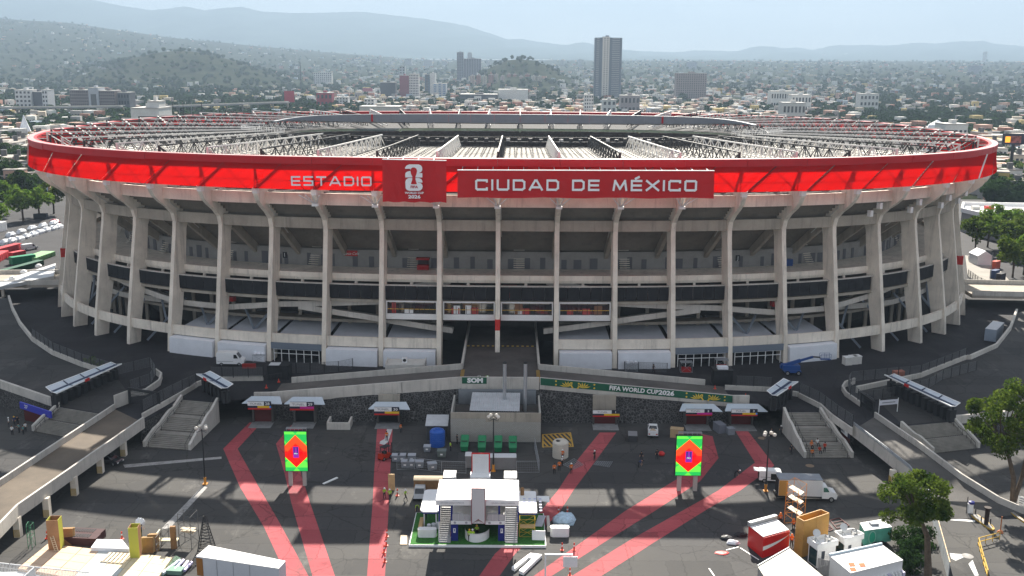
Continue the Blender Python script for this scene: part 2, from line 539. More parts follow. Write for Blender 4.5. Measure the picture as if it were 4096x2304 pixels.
for k in FRONT:
 a, b = RS[k] + 0.47, RS[k + 1] - 0.47
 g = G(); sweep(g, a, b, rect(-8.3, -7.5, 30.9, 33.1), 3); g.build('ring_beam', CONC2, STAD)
 if k not in (-1, 0): g = G(); sweep(g, a, b, rect(-4.6, -4.0, 7.3, 9.3), 3); g.build('lower_ring_beam', CONC, STAD)
 g = G(); sweep(g, RS[k], RS[k + 1], [(-24, 19.9), (-24, 20.6), (-9.1, 20.6), (-9.1, 21.5), (-8.8, 21.5), (-8.8, 20.5), (-9.0, 19.9)], 3)
 g.build('gallery_slab', CONC, STAD)
 g = G(); sweep(g, RS[k], RS[k + 1], rect(-20.6, -20.2, 20.6, 24.4), 3); gw = g.build('gallery_wall', WALLW, STAD)
 for f in (0.22, 0.5, 0.78):
  s = RS[k] + BAY * (f + rb.uniform(-.05, .05))
  g = G(); w = rb.choice([.5, .6, .9]); z1 = 22.9 + rb.uniform(-.2, .5)
  sweep(g, s - w, s + w, rect(-20.19, -20.12, 20.65, z1), 1); g.build('door', DOOR, STAD)
 if k % 2 == 0:
  s = RS[k] + BAY * 0.36
  for i in range(10):
   g = G(); sweep(g, s - 1.2, s + 1.2, rect(-19.0 - .3 * i, -18.6 - .3 * i, 20.7 + .42 * i, 20.82 + .42 * i), 1)
   g.build('stair_tread', CONC, STAD)
 g = G()
 for i in range(5):
  s = RS[k] + BAY * i / 5
  sweep(g, max(a, s + .03), min(b, s + BAY / 5 - .03), rect(-7.05, -6.98, 16.7, 19.5), 1)
 g.build('rail_mesh_panel', BLACK, STAD)
 g = G(); sweep(g, a, b, rect(-7.4, -6.9, 19.52, 19.75), 3); g.build('handrail', PARA, STAD)
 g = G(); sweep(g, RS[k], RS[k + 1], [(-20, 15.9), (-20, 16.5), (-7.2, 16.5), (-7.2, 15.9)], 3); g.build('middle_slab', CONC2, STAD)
 g = G(); s = RS[k] + BAY * .45
 g.beam(sp(s, -8.4, 16.5), sp(s + .4, -9.4, 20.0), .5, .45); g.build('prop', CONC, STAD)
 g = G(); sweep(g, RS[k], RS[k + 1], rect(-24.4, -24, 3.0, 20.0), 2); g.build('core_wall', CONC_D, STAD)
 if k in (-1, 0): continue
 g = G()
 for f in (.2, .75): g.beam(sp(RS[k] + BAY * f, -15, 3.4), sp(RS[k] + BAY * f, -15, 16), .7, .7)
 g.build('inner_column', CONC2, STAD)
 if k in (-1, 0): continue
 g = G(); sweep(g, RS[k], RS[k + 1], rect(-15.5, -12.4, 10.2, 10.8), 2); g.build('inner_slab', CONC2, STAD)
 if abs(k + .5) > 4.4:
  g = G(); sgn = 1 if k > 0 else -1
  s = RS[k] + BAY * .5
  g.beam(sp(s + 3.8 * sgn, -6.5, 4.0), sp(s - 3.8 * sgn, -12, 13.2), .45, .45)
  g.beam(sp(s + .2 * sgn, -9.2, 8.4), sp(s + 3.6 * sgn, -11, 13.0), .38, .38)
  g.build('brace', STEELB, STAD)
def ramp(path, r0, r1, name='ramp_parapet', th=1.15):
 for (sa, za), (sb, zb) in zip(path[:-1], path[1:]):
  n = max(1, int(abs(sb - sa) / 5))
  g = G()
  f = lambda s: za + (zb - za) * (s - sa) / (sb - sa)
  sweep(g, sa, sb, rect(r1 - .3, r1, -th / 2, th / 2), n, zf=f)
  sweep(g, sa, sb, rect(r0, r1 - .3, -th / 2, -th / 2 + .35), n, zf=f)
  g.build(name, PARA, STAD)
for sg in (-1, 1):
 ramp([(sg * x, z) for x, z in ((23, 16.0), (47, 14.6), (60, 13.2), (74, 13.2), (90, 15.4), (112, 18.6), (128, 20.4))], -11, -8.0)
 ramp([(sg * x, z) for x, z in ((43, 14.3), (28, 12.6), (9.5, 10.0))], -12, -8.0)
 ramp([(sg * x, z) for x, z in ((10, 20.0), (26, 17.6), (36, 16.6))], -13.0, -9.6)
 ramp([(sg * x, z) for x, z in ((78, 12.4), (100, 11.5), (126, 11.5))], -14.0, -11.0)
PANE = glass('tinted_glass', (0.02, 0.022, 0.025))
FURN = [mat('lounge_%s' % n, c, .7) for n, c in (('red', (.35, .05, .05)), ('amber', (.5, .3, .05)), ('white', (.7, .7, .7)), ('brown', (.2, .1, .06)))]
FURN_N = ['red', 'amber', 'white', 'brown']
for k in (-2, -1, 0, 1):
 a, b = RS[k] + .6, RS[k + 1] - .6
 g = G()
 sweep(g, a, b, rect(-7.0, -6.7, 13.5, 13.75), 1); sweep(g, a, b, rect(-7.0, -6.7, 16.2, 16.45), 1)
 sweep(g, a, a + .25, rect(-7.0, -6.7, 13.75, 16.2), 1); sweep(g, b - .25, b, rect(-7.0, -6.7, 13.75, 16.2), 1)
 w = g.build('window_frame', WHITE, STAD)
 g = G(); sweep(g, a + .25, b - .25, rect(-7.25, -7.2, 13.75, 16.2), 1); g.build('window_pane', PANE, STAD)
 g = G(); sweep(g, a, b, rect(-7.0, -6.65, 12.6, 13.5), 1); g.build('window_apron', WHITE, STAD)
 g = G(); sweep(g, RS[k], RS[k + 1], rect(-14, -7.0, 12.3, 12.6), 1); g.build('box_floor', CONC_D, STAD)
 for i in range(10):
  s = a + .6 + (b - a - 1.2) * i / 9
  g = G(); sweep(g, s - .05, s + .05, rect(-7.2, -7.1, 13.75, 16.2 if i % 2 else 15.4), 1); g.build('mullion', DARK, STAD)
 g = G(); sweep(g, a + .25, b - .25, rect(-7.18, -7.08, 14.6, 14.72), 1); g.build('window_rail', YEL, STAD)
 for i in range(4):
  if rb.random() < .8:
   s = a + .8 + rb.random() * (b - a - 3); c = rb.randrange(4)
   g = G(); sweep(g, s, s + rb.uniform(.8, 2.0), rect(-7.19, -7.16, 13.8, rb.uniform(14.4, 16.1)), 1)
   g.build('curtain', FURN[c], STAD)
TW = mat('white_truss_paint', (0.62, 0.61, 0.59), 0.5)
TRL, TZ0, TZ1 = 54.0, 43.5, 47.0
def truss_mesh(m, r):
 g = G(); n = 12
 X = lambda i: -4.5 - (TRL - 4.5) * i / n
 top = [(X(0), 0, TZ1), (X(n), 0, TZ1 - .2)]
 g.beam(top[0], top[1], .26, .28)
 for y in (-.85, .85): g.beam((-9, y, TZ0), (X(n), y, TZ0), .22, .22)
 for i in range(1, n):
  xm = (X(i) + X(i + 1)) / 2
  for y in (-.85, .85):
   g.beam((X(i), y, TZ0), (xm, 0, TZ1 - .1), r, r)
   g.beam((xm, 0, TZ1 - .1), (X(i + 1), y, TZ0), r, r)
  g.beam((X(i), -.85, TZ0), (X(i), .85, TZ0), .1, .1)
 g.hexa([(-4.4, -.2, TZ0 + 1.5), (-4, -.2, TZ0 + 1.5), (-4, .2, TZ0 + 1.5), (-4.4, .2, TZ0 + 1.5)], [(-4.4, -.2, TZ1 + .1), (-4, -.2, TZ1 + .1), (-4, .2, TZ1 + .1), (-4.4, .2, TZ1 + .1)])
 for y in (-.85, .85): g.beam((-9, y, TZ0), (-4.2, 0, TZ1 - .2), .2, .2); pass
 g.beam((-4.1, 0, TZ0 + 2), (-1.6, 0, 45.6), .2, .2)
 return g.mesh('roof_truss', m)
TM = [truss_mesh(TW, .15), truss_mesh(DARK, .15)]
for k in range(-32, 32):
 X, Y, NX, NY = sn(RS[k])
 o = piece('roof_truss', TM[k % 2 == 0], STAD, (X, Y - SCY, -ZC), (0, 0, math.atan2(NY, NX)))
DECK = mat('roof_deck_sheet', (0.66, 0.63, 0.57), 0.6, 0.2, 0.25)
for k in range(-10, 10, 2):
 g = G()
 for j in range(18):
  r1 = -12.8 - j * 2.28
  sweep(g, RS[k] + .1, RS[k + 2] - .1, rect(r1 - 2.1, r1, 43.95, 44.0), 4, caps=False)
 tag(g.build('roof_deck', DECK, STAD), kind='stuff')
for j in range(17):
 g = G(); r1 = -12.0 - j * 2.5
 N = 64
 for i in range(N):
  s = RS[-10] + (RS[10] - RS[-10]) * i / N; s2 = RS[-10] + (RS[10] - RS[-10]) * (i + 1) / N
  p, q = sp(s, r1, 44.4), sp(s2, r1, 44.4)
  g.beam(p, q, .13, .13)
  m = sp((s + s2) / 2, r1, 44.05)
  g.beam(p, m, .05, .05); g.beam(m, q, .05, .05)
 g.build('purlin', DARK, STAD)
FASC = mat('grey_ring_fascia', (0.25, 0.265, 0.29), 0.45, 0.06, 0.5, metal=0.2)
NS = 40
for i in range(NS):
 s0 = PERI * (0.255 + 0.49 * i / NS); s1 = PERI * (0.255 + 0.49 * (i + 1) / NS)
 f = (i + .5) / NS
 h = math.sin(math.pi * f) ** .9
 g = G(); sweep(g, s0 + .03, s1 - .03, [(-54.2, 46.9 - 2.5 * h), (-54.2, 47.0 + .4 * h), (-53.2, 47.0 + .4 * h), (-52.6, 46.5 - 2.5 * h)], 2)
 g.build('ring_fascia_panel', FASC, STAD)
for f in (0.32, 0.68):
 s = PERI * (0.255 + 0.49 * f)
 g = G(); sweep(g, s - .6, s + .6, rect(-54.4, -54.25, 44.9, 47.35), 1); g.build('red_marker', RED, STAD)
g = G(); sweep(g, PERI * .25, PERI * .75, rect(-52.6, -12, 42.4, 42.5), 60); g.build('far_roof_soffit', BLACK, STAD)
g = G()
for z in (44.0, 45.2, 46.3): sweep(g, -PERI * .24, PERI * .24, rect(-54.9, -54.7, z, z + .2), 60)
for i in range(120):
 s = PERI * (-.24 + .48 * i / 120)
 g.beam(sp(s, -54.8, 44.0), sp(s, -54.8, 46.4), .1, .1)
g.build('catwalk', DARK, STAD)
LAMP = mat('floodlight_housing', (0.5, 0.5, 0.5), .4)
for i in range(70):
 s = PERI * (-.13 + .26 * (i + .5) / 70)
 g = G(); c = sp(s, -55.8, 45.6 + .2 * (i % 2))
 g.cbox(c, (.9, .6, .7), rb.uniform(-.4, .4)); g.build('floodlight', LAMP if i % 5 == 0 else mat('dark_housing', (.06, .06, .065), .5), STAD)
for sgn in (-1, 1):
 g = G()
 for j in range(2):
  sweep(g, sgn * PERI * .10, sgn * PERI * .17, rect(-50.1, -50.0, 47.6 + j * .5, 47.68 + j * .5), 16)
 for i in range(25):
  s = sgn * PERI * (.10 + .07 * i / 24); g.beam(sp(s, -50.05, 47.0), sp(s, -50.05, 48.2), .07, .07)
 g.build('service_rail', WHITE, STAD)
def banner(name, label, u0, v0, u1, v1, ub0, vb0, ub1, vb1, Y):
 a, b, c, d = PY(u0, v0, Y), PY(u1, v1, Y), PY(ub1, vb1, Y), PY(ub0, vb0, Y)
 o = thing(name, label, 'sign', (a.x, Y, d.z))
 g = G(); n = 12
 for i in range(n + 1):
  f = i / n
  t, l = a.lerp(b, f), d.lerp(c, f)
  for q in range(5):
   p = t.lerp(l, q / 4)
   wob = .06 * math.sin(f * 17 + q * 1.3) + .05 * math.sin(f * 31 + 2 * q)
   g.v.append((p.x, Y + wob * .5, p.z + (.10 * math.sin(f * 23) if q == 4 else 0)))
 for i in range(n):
  for q in range(4):
   k = i * 5 + q
   g.f.append((k, k + 1, k + 6, k + 5)); g.m.append(0)
 g.build('fabric', REDB, o)
 g = G(); g.beam((a.x, Y + .15, a.z + .06), (b.x, Y + .15, b.z + .06), .35, .14); g.build('top_rail', WHITE, o)
 g = G()
 x = a.x + .8
 while x < b.x:
  z = a.z
  g.beam((x, Y + .2, z - .2), (x, Y + 4.3, z + .3), .12, .12)
  g.beam((x, Y + .2, d.z + .5), (x, Y + 4.0, d.z + 2.4), .12, .12)
  x += 2.9
 for z in (d.z + .4, a.z - .3): g.beam((a.x + .3, Y + .22, z), (b.x - .3, Y + .22, z), .12, .12)
 g.build('frame', STEEL, o)
 return o, a, b, c, d
LW = mat('white_lettering', (0.86, 0.86, 0.88), 0.5)
bn, a, b, c, d = banner('cup_banner', 'nearly square red banner with the white 26 cup emblem and FIFA WORLD CUP 2026', 1529, 638.5, 1785.6, 644, 1531, 807.5, 1786, 809.5, 187)
ux = (b.x - a.x) / 256.6
def bp(u, v, y=186.6): return Vector((a.x + (u - 1529) * ux, y, a.z - (v - 638.5) * (a.z - d.z) / 169.0))
def emb(u, v, y): return bp(1500 + u / 2.4267, 620 + v / 2.4267, y)
def flat(name, pts, y, m, par, th=.05):
 q = [emb(u, v, y) for u, v in pts]
 g = G(); n = len(q)
 g.add(q + [p + Vector((0, th, 0)) for p in q], [tuple(range(n)), tuple(range(2 * n - 1, n - 1, -1))] + [(i, n + i, n + (i + 1) % n, (i + 1) % n) for i in range(n)])
 return g.build(name, m, par)
flat('numeral', [(292, 130), (292, 118), (310, 96), (335, 87), (425, 87), (448, 97), (459, 118), (459, 140), (450, 158), (425, 171), (459, 171), (459, 213), (293, 213), (293, 178), (300, 165), (318, 155), (345, 150), (345, 132), (335, 129)][::-1], 186.62, LW, bn)
flat('numeral', [(293, 256), (300, 236), (318, 221), (340, 218), (425, 218), (448, 228), (459, 248), (459, 262), (415, 262), (415, 265), (440, 267), (456, 280), (461, 300), (455, 322), (440, 337), (418, 343), (332, 343), (308, 336), (295, 318)][::-1], 186.62, LW, bn)
flat('trophy', [(345, 150), (350, 128), (365, 117), (385, 117), (402, 128), (409, 150), (402, 180), (392, 205), (392, 235), (398, 255), (405, 278), (346, 278), (354, 255), (361, 235), (362, 205), (350, 180)][::-1], 186.55, REDB, bn)
def text_on(txt, u, v, px, y, m, par, off=.01, xs=1.0):
 p = emb(u, v, y); sz = px / 2.4267 * ux * 1.38
 me = font_mesh(txt, sz, m, .02, sz * off, 'letters', xs=xs)
 o = piece('letters', me, par, Vector(p) - Vector(par['at']), (math.pi / 2, 0, 0))
 return o
text_on('FIFA', 378, 306, 26, 186.55, REDB, bn, .02, 1.1)
text_on('WORLD CUP', 379, 364, 20, 186.6, LW, bn, .03, 1.12)
text_on('2026', 379, 402, 32, 186.6, LW, bn, .04, 1.35)
cs, a, b, c, d = banner('city_name_banner', 'long red banner reading CIUDAD DE MÉXICO in white letters under the roof band', 1829.7, 682, 2858, 684.5, 1830, 791, 2855, 793, 187)
def word(txt, par, x0, x1, z0, z1, y, m, th=.19, gap=.32, sp_=.9, z0b=None):
 h = z1 - z0; t = h * th
 ws = []
 for ch in txt: ws.append(None if ch == ' ' else glyph(ch, h, t, .12))
 tot = sum((sp_ * h) if w is None else w[1] + gap * h for w in ws) - gap * h
 k = (x1 - x0) / tot
 x = x0
 for w in ws:
  if w is None: x += sp_ * h * k; continue
  g, wd = w
  for i, (vx, vy, vz) in enumerate(g.v): g.v[i] = (x + vx * k, y + vy, (z0 if z0b is None else z0 + (z0b - z0) * (x - x0) / (x1 - x0)) + vz)
  g.build('letter', m, par)
  x += (wd + gap * h) * k
q0 = PY(1350 + 998 / 1.8114, 700 + 112 / 1.8114, 186.7); q1 = PY(2700 + 157 / 1.8116, 700 + 119 / 1.8116, 186.7)
zt = PY(1350 + 998 / 1.8114, 700 + 30 / 1.8114, 186.7).z
word('CIUDAD DE MÉXICO', cs, q0.x, q1.x, q0.z, zt, 186.6, LW, z0b=q1.z)
es = thing('stadium_lettering', 'silver white ESTADIO letters on a thin rail against the red roof band', 'sign', (-35, 189.3, 40))
q0 = PY(2110 / 1.8114, 700 + 78 / 1.8114, 189.4); q1 = PY(1350 + 247 / 1.8114, 700 + 68 / 1.8114, 189.4)
zt = PY(2110 / 1.8114, 700 + 8 / 1.8114, 189.4).z
word('ESTADIO', es, q0.x, q1.x, q0.z, zt, 189.4, mat('silver_lettering', (0.78, 0.79, 0.82), .4), th=.17, z0b=q1.z - .35)
g = G(); g.beam((q0.x - .5, 189.7, (q0.z + zt) / 2), (q1.x + 2, 189.7, (q0.z + zt) / 2 - .2), .12, .12); g.build('rail', DARK, es)
for k in (-3, -2, -1, 0, 1, 2, 3):
 g = G(); s = RS[k]
 base = sp(s, -1.6, 36.6)
 for dx in (-2.0, -.7, .7, 2.0): g.beam(base, sp(s + dx, 2.2, 38.9), .16, .16)
 g.cbox(sp(s, -1.2, 36.6), (1.2, 1.0, .5)); g.build('sign_strut', WHITE, STAD)
g = G()
for k in (6, 7, 8, 9):
 for f, r, z in ((.82, -4.5, 35.3), (.7, -5.6, 33.6)):
  c = sp(RS[k] + BAY * f, r, z)
  g = G(); g.cbox(c, (.8, .9, 1.3), .5); g.build('loudspeaker', WHITE, STAD)
def gal(name, s, r, z, w, dp, h, m):
 g = G(); sweep(g, s - w / 2, s + w / 2, rect(r - dp, r, z, z + h), 1); return g.build(name, m, STAD)
REDK = mat('red_kiosk', (.42, .02, .02), .5)
for s, z in ((-17, 20.65), (2.4, 16.6), (-61, 14.0), (62, 14.0)):
 gal('kiosk_counter', s, -9.6 if z < 20 else -18.0, z, 2.6, 1.2, 1.0, REDK); gal('kiosk_roof', s, -9.4 if z < 20 else -17.8, z + 2.2, 3.0, 1.6, .35, REDK)
 gal('kiosk_back', s, -10.6 if z < 20 else -19.2, z, 2.4, .2, 2.2, mat('kiosk_dark', (.04, .02, .02), .6))
gal('drink_sign', RS[-3] + 1.6, -19.9, 23.0, 3.0, .15, 1.2, REDP)
me = font_mesh('Coca-Cola', .8, WHITE, .02, 0, 'letters', .3)
p = sp(RS[-3] + 1.6, -19.6, 23.6); piece('letters', me, STAD, p - Vector(STAD['at']), (math.pi / 2, 0, 0))
gal('water_drum', RS[6] - 3.5, -18.5, 20.6, 1.1, 1.1, 1.5, mat('blue_plastic', (.03, .08, .25), .4))
gal('water_drum', RS[6] - 2.2, -18.5, 20.6, 1.1, 1.1, 1.5, MATS['blue_plastic'])
for k, ch in ((-5, 'I'), (4, 'J')):
 gal('letter_sign', RS[k] + 8.5, -20.0, 22.0, 1.1, .1, 1.3, DARK)
 p = sp(RS[k] + 8.5, -19.9, 22.65); piece('letters', font_mesh(ch, 1.2, WHITE, .02, 0, 'letters'), STAD, p - Vector(STAD['at']), (math.pi / 2, 0, 0))
ROOFM = mat('grey_membrane_roof', (.50, .52, .56), .6, .08, .4)
for k in list(range(-6, -1)) + list(range(1, 6)):
 a, b = RS[k] + .5, RS[k + 1] - .5
 g = G(); sweep(g, RS[k] + .5, RS[k + 1] - .5, [(-20, 9.9), (-20, 10.1), (-4.7, 7.9), (-4.7, 7.7)], 2); g.build('annex_roof', ROOFM, STAD)
 if k in (-4, 3, 4):
  g = G(); sweep(g, a, b, rect(-3.6, -3.3, 6.3, 7.6), 2); g.build('annex_header', mat('blue_grey_panel', (.16, .19, .23), .7), STAD)
  for i in range(7):
   s = a + .6 + (b - a - 1.2) * i / 6
   g = G(); sweep(g, s - .06, s + .06, rect(-3.5, -3.4, ZC, 6.3), 1); g.build('glazing_bar', WHITE, STAD)
  for z in (5.3, 6.2):
   g = G(); sweep(g, a + .6, b - .6, rect(-3.5, -3.38, z, z + .1), 1); g.build('glazing_bar', WHITE, STAD)
  g = G(); sweep(g, a, b, rect(-6.4, -6.3, ZC, 6.3), 1); g.build('annex_back', mat('dark_room', (.012, .013, .016), .8), STAD)
 else:
  g = G(); n = 8
  sweep(g, a + .15, b - .15, [(-4.5, ZC), (-4.5, 7.1), (-2.6, 6.9), (-2.4, ZC)], n)
  g.build('annex_tent', TENT, STAD)
# ground, walls, stairs, walkways
def crop(ox, oy, s): return lambda x, y: (ox + x / s, oy + y / s)
K1 = crop(0, 1400, 1.6027); K2 = crop(1000, 1400, 1.6027); K3 = crop(2000, 1400, 1.6027); K4 = crop(2996, 1400, 1.6027)
K5 = crop(1500, 1440, 3.15); K6 = crop(0, 1440, 3.15); K7 = crop(700, 1360, 2.995); K8 = crop(2140, 1400, 2.995); K9 = crop(2900, 1360, 2.898)
def XY(p): return (p[0], p[1])
def asphalt(name, base, patch, stain, wet=0.0):
 m = bpy.data.materials.new(name); m.use_nodes = True
 n, l = m.node_tree.nodes, m.node_tree.links
 b = n['Principled BSDF']; b.inputs['Roughness'].default_value = .85; b.inputs['Specular IOR Level'].default_value = .25
 g = n.new('ShaderNodeNewGeometry')
 def noise(sc, det, ro=.6, stretch=None):
  x = n.new('ShaderNodeTexNoise'); x.inputs['Scale'].default_value = sc; x.inputs['Detail'].default_value = det; x.inputs['Roughness'].default_value = ro
  if stretch:
   mpp = n.new('ShaderNodeMapping'); mpp.inputs['Scale'].default_value = stretch
   l.new(g.outputs['Position'], mpp.inputs['Vector']); l.new(mpp.outputs['Vector'], x.inputs['Vector'])
  else: l.new(g.outputs['Position'], x.inputs['Vector'])
  return x
 def ramp(x, p0, p1):
  r = n.new('ShaderNodeMapRange'); r.inputs['From Min'].default_value = p0; r.inputs['From Max'].default_value = p1
  l.new(x.outputs['Fac'], r.inputs['Value']); return r
 def mixc(f, a, c):
  x = n.new('ShaderNodeMix'); x.data_type = 'RGBA'
  l.new(f.outputs['Result'], x.inputs[0])
  if isinstance(a, tuple): x.inputs[6].default_value = (*a, 1)
  else: l.new(a.outputs[2], x.inputs[6])
  x.inputs[7].default_value = (*c, 1); return x
 a = mixc(ramp(noise(.05, 5), .38, .62), base, patch)
 a2 = mixc(ramp(noise(.16, 9, .72, (1, .45, 1)), .56, .76), a, stain)
 a3 = mixc(ramp(noise(2.2, 4), .45, .8), a2, tuple(c * 1.25 for c in base))
 a4 = mixc(ramp(noise(.35, 7, .75), .58, .68), a3, tuple(c * .78 for c in base))
 br = n.new('ShaderNodeTexBrick'); br.inputs['Scale'].default_value = .06; br.inputs['Color1'].default_value = (.82, .82, .82, 1); br.inputs['Color2'].default_value = (1.18, 1.17, 1.15, 1); br.inputs['Mortar'].default_value = (.7, .7, .7, 1); br.inputs['Mortar Size'].default_value = .004; br.inputs['Bias'].default_value = 0
 wp = n.new('ShaderNodeVectorMath'); wp.operation = 'ADD'; l.new(g.outputs['Position'], wp.inputs[0]); wn_ = noise(.9, 3); l.new(wn_.outputs['Color'], wp.inputs[1]); l.new(wp.outputs[0], br.inputs['Vector'])
 vo = n.new('ShaderNodeTexVoronoi'); vo.feature = 'DISTANCE_TO_EDGE'; vo.inputs['Scale'].default_value = .11; l.new(wp.outputs[0], vo.inputs['Vector'])
 cr_ = n.new('ShaderNodeMapRange'); cr_.inputs['From Max'].default_value = .012; cr_.inputs['To Min'].default_value = .55; l.new(vo.outputs['Distance'], cr_.inputs['Value'])
 m1 = n.new('ShaderNodeMix'); m1.data_type = 'RGBA'; m1.blend_type = 'MULTIPLY'; m1.inputs[0].default_value = 1; l.new(a4.outputs[2], m1.inputs[6]); l.new(br.outputs['Color'], m1.inputs[7])
 m2 = n.new('ShaderNodeMix'); m2.data_type = 'RGBA'; m2.blend_type = 'MULTIPLY'; m2.inputs[0].default_value = 1; l.new(m1.outputs[2], m2.inputs[6]); l.new(cr_.outputs['Result'], m2.inputs[7])
 l.new(m2.outputs[2], b.inputs['Base Color'])
 bu = n.new('ShaderNodeBump'); bu.inputs['Strength'].default_value = .25; bu.inputs['Distance'].default_value = .03
 l.new(noise(6, 5).outputs['Fac'], bu.inputs['Height']); l.new(bu.outputs['Normal'], b.inputs['Normal'])
 MATS[name] = m
 return m
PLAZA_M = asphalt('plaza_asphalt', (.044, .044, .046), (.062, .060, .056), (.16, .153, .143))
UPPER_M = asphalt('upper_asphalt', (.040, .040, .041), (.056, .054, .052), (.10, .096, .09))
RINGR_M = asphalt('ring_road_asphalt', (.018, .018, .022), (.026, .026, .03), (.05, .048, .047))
PINK = asphalt('pink_paint', (.32, .058, .070), (.39, .090, .098), (.13, .075, .078))
g = G(); g.add([(-6000, -440, -.05), (6000, -440, -.05), (6000, 60, -.05), (-6000, 60, -.05)], [(0, 1, 2, 3)]); struct('unseen_ground', g, mat('unseen_ground_paving', (.19, .18, .165), .9, .5, .05))  # unseen ground behind the camera, added to bounce sunlight onto the facade
g = G(); g.add([(-400, 55, 0), (400, 55, 0), (400, 205, 0), (-400, 205, 0)], [(0, 1, 2, 3)]); struct('plaza_ground', g, PLAZA_M)
def lane(pts_l, pts_r, label):
 g = G()
 for (a, b), (c, d) in zip(zip(pts_l[:-1], pts_l[1:]), zip(pts_r[:-1], pts_r[1:])):
  q = [P(*a, .006), P(*b, .006), P(*d, .006), P(*c, .006)]
  g.add(q, [(0, 1, 2, 3)])
 tag(g.build('pink_lane', PINK), label, None, 'pink lanes painted on the plaza', 'structure')
lane([(998, 1690), (893, 1795), (960, 1948), (1057, 2110), (1146, 2304), (1160, 2340)], [(1047, 1690), (950, 1795), (1036, 1949), (1112, 2080), (1234, 2304), (1250, 2340)], 'pink painted lane with a sharp bend at the far left of the plaza')
lane([(1165, 1700), (1104, 1775), (1140, 1900), (1165, 2010), (1250, 2304), (1262, 2340)], [(1215, 1700), (1180, 1775), (1205, 1900), (1240, 2010), (1340, 2304), (1352, 2340)], 'pink painted lane running under the left screen')
lane([(1509, 1710), (1496, 1900), (1490, 2020), (1468, 2304), (1464, 2340)], [(1571, 1710), (1560, 1900), (1555, 2020), (1540, 2304), (1537, 2340)], 'straight pink painted lane left of the two storey stand')
lane([(2399, 1730), (2312, 1837), (2231, 1962), (2150, 2060), (1980, 2215), (1917, 2304), (1880, 2350)], [(2465, 1730), (2387, 1837), (2293, 1962), (2230, 2060), (2060, 2215), (1998, 2304), (1965, 2350)], 'pink painted lane passing under the two storey stand')
lane([(2800, 1735), (2790, 1830), (2705, 1918), (2502, 2043), (2337, 2161), (2134, 2304), (2080, 2345)], [(2850, 1745), (2874, 1832), (2800, 1925), (2620, 2043), (2430, 2161), (2206, 2304), (2150, 2345)], 'pink painted lane running under the right screen')
lane([(2940, 1722), (3020, 1850), (2873, 1962), (2742, 2036), (2518, 2161), (2287, 2304), (2230, 2345)], [(2990, 1722), (3098, 1862), (2961, 1962), (2830, 2036), (2630, 2161), (2405, 2304), (2345, 2345)], 'outermost pink painted lane on the right of the plaza')
CHALK = mat('chalky_concrete', (.30, .29, .28), .9, .35, .8)
def sheet(name, pts, z, m, label=None):
 g = G(); g.add([P(u, v, z) for u, v in pts], [tuple(range(len(pts)))])
 return tag(g.build(name, m), label, None, None, 'structure')
sheet('trench_repair', [K1(1300, 870), K1(1330, 880), K1(1090, 1140), K1(1030, 1150)], .004, CHALK)
sheet('trench_repair', [K1(790, 735), K1(1420, 683), K1(1420, 697), K1(800, 755)], .004, CHALK)
sheet('lime_smear', [K2(905, 490), K2(915, 500), K2(885, 590), K2(860, 608), K2(830, 600), K2(835, 585), K2(862, 570), K2(880, 500)], .010, mat('lime', (.55, .55, .54), .9, .2, 1.0))
sheet('white_line', [K4(1180, 1070), K4(1450, 1092), K4(1450, 1102), K4(1180, 1082)], .006, WHITE)
sheet('white_line', [K4(1240, 1035), K4(1268, 1035), K4(1290, 1070), K4(1275, 1072)], .006, WHITE)
sheet('white_line', [K4(1330, 1040), K4(1345, 1040), K4(1385, 1080), K4(1370, 1082)], .006, WHITE)
for a, b in (((1540, 1268), (1660, 1345)), ((1340, 1400), (1375, 1449)), ((1450, 1282), (1530, 1262))):
 p, q = P(*K3(*a), .02), P(*K3(*b), .02); g = G(); g.beam(p, q, .16, .012); tag(g.build('white_line', WHITE), kind='structure')
hz = [K8(85, 1010), K8(430, 985), K8(465, 1160), K8(85, 1165)]
q = [P(*p, .008) for p in hz]
g = G()
def bil(u, v): return q[0].lerp(q[1], u).lerp(q[3].lerp(q[2], u), v)
for i in range(4):
 a, b = q[i], q[(i + 1) % 4]; c = (q[0] + q[2]) / 2
 g.add([a, b, b.lerp(c, .10), a.lerp(c, .10)], [(0, 1, 2, 3)])
for i in range(9):
 o = -.35 + i * .15
 x0, x1 = o, o + .35
 pts = []
 for t0, t1 in ((0, 1),):
  a = [bil(max(.05, min(.95, x0)), .06 + .88 * max(0, (max(.05, x0) - x0) / .35) if x0 < .05 else .06), bil(max(.05, min(.95, x0 + .07)), .06 if x0 + .07 > .05 else .06 + .88 * (.05 - x0 - .07) / .35)]
  e0 = 1 if x1 <= .95 else (.95 - x0) / .35; e1 = 1 if x1 + .07 <= .95 else (.95 - x0 - .07) / .35
  if e1 <= 0.05: continue
  b = [bil(min(.95, x1 + .07), .06 + .88 * e1), bil(min(.95, x1), .06 + .88 * e0)]
  for v in a + b: v.z = .009
  g.add(a + b, [(0, 1, 2, 3)])
tag(g.build('hatched_box', mat('yellow_marking', (.50, .30, .05), .8, .25, 1.5)), 'yellow hatched no parking box by the block building', None, None, 'structure')
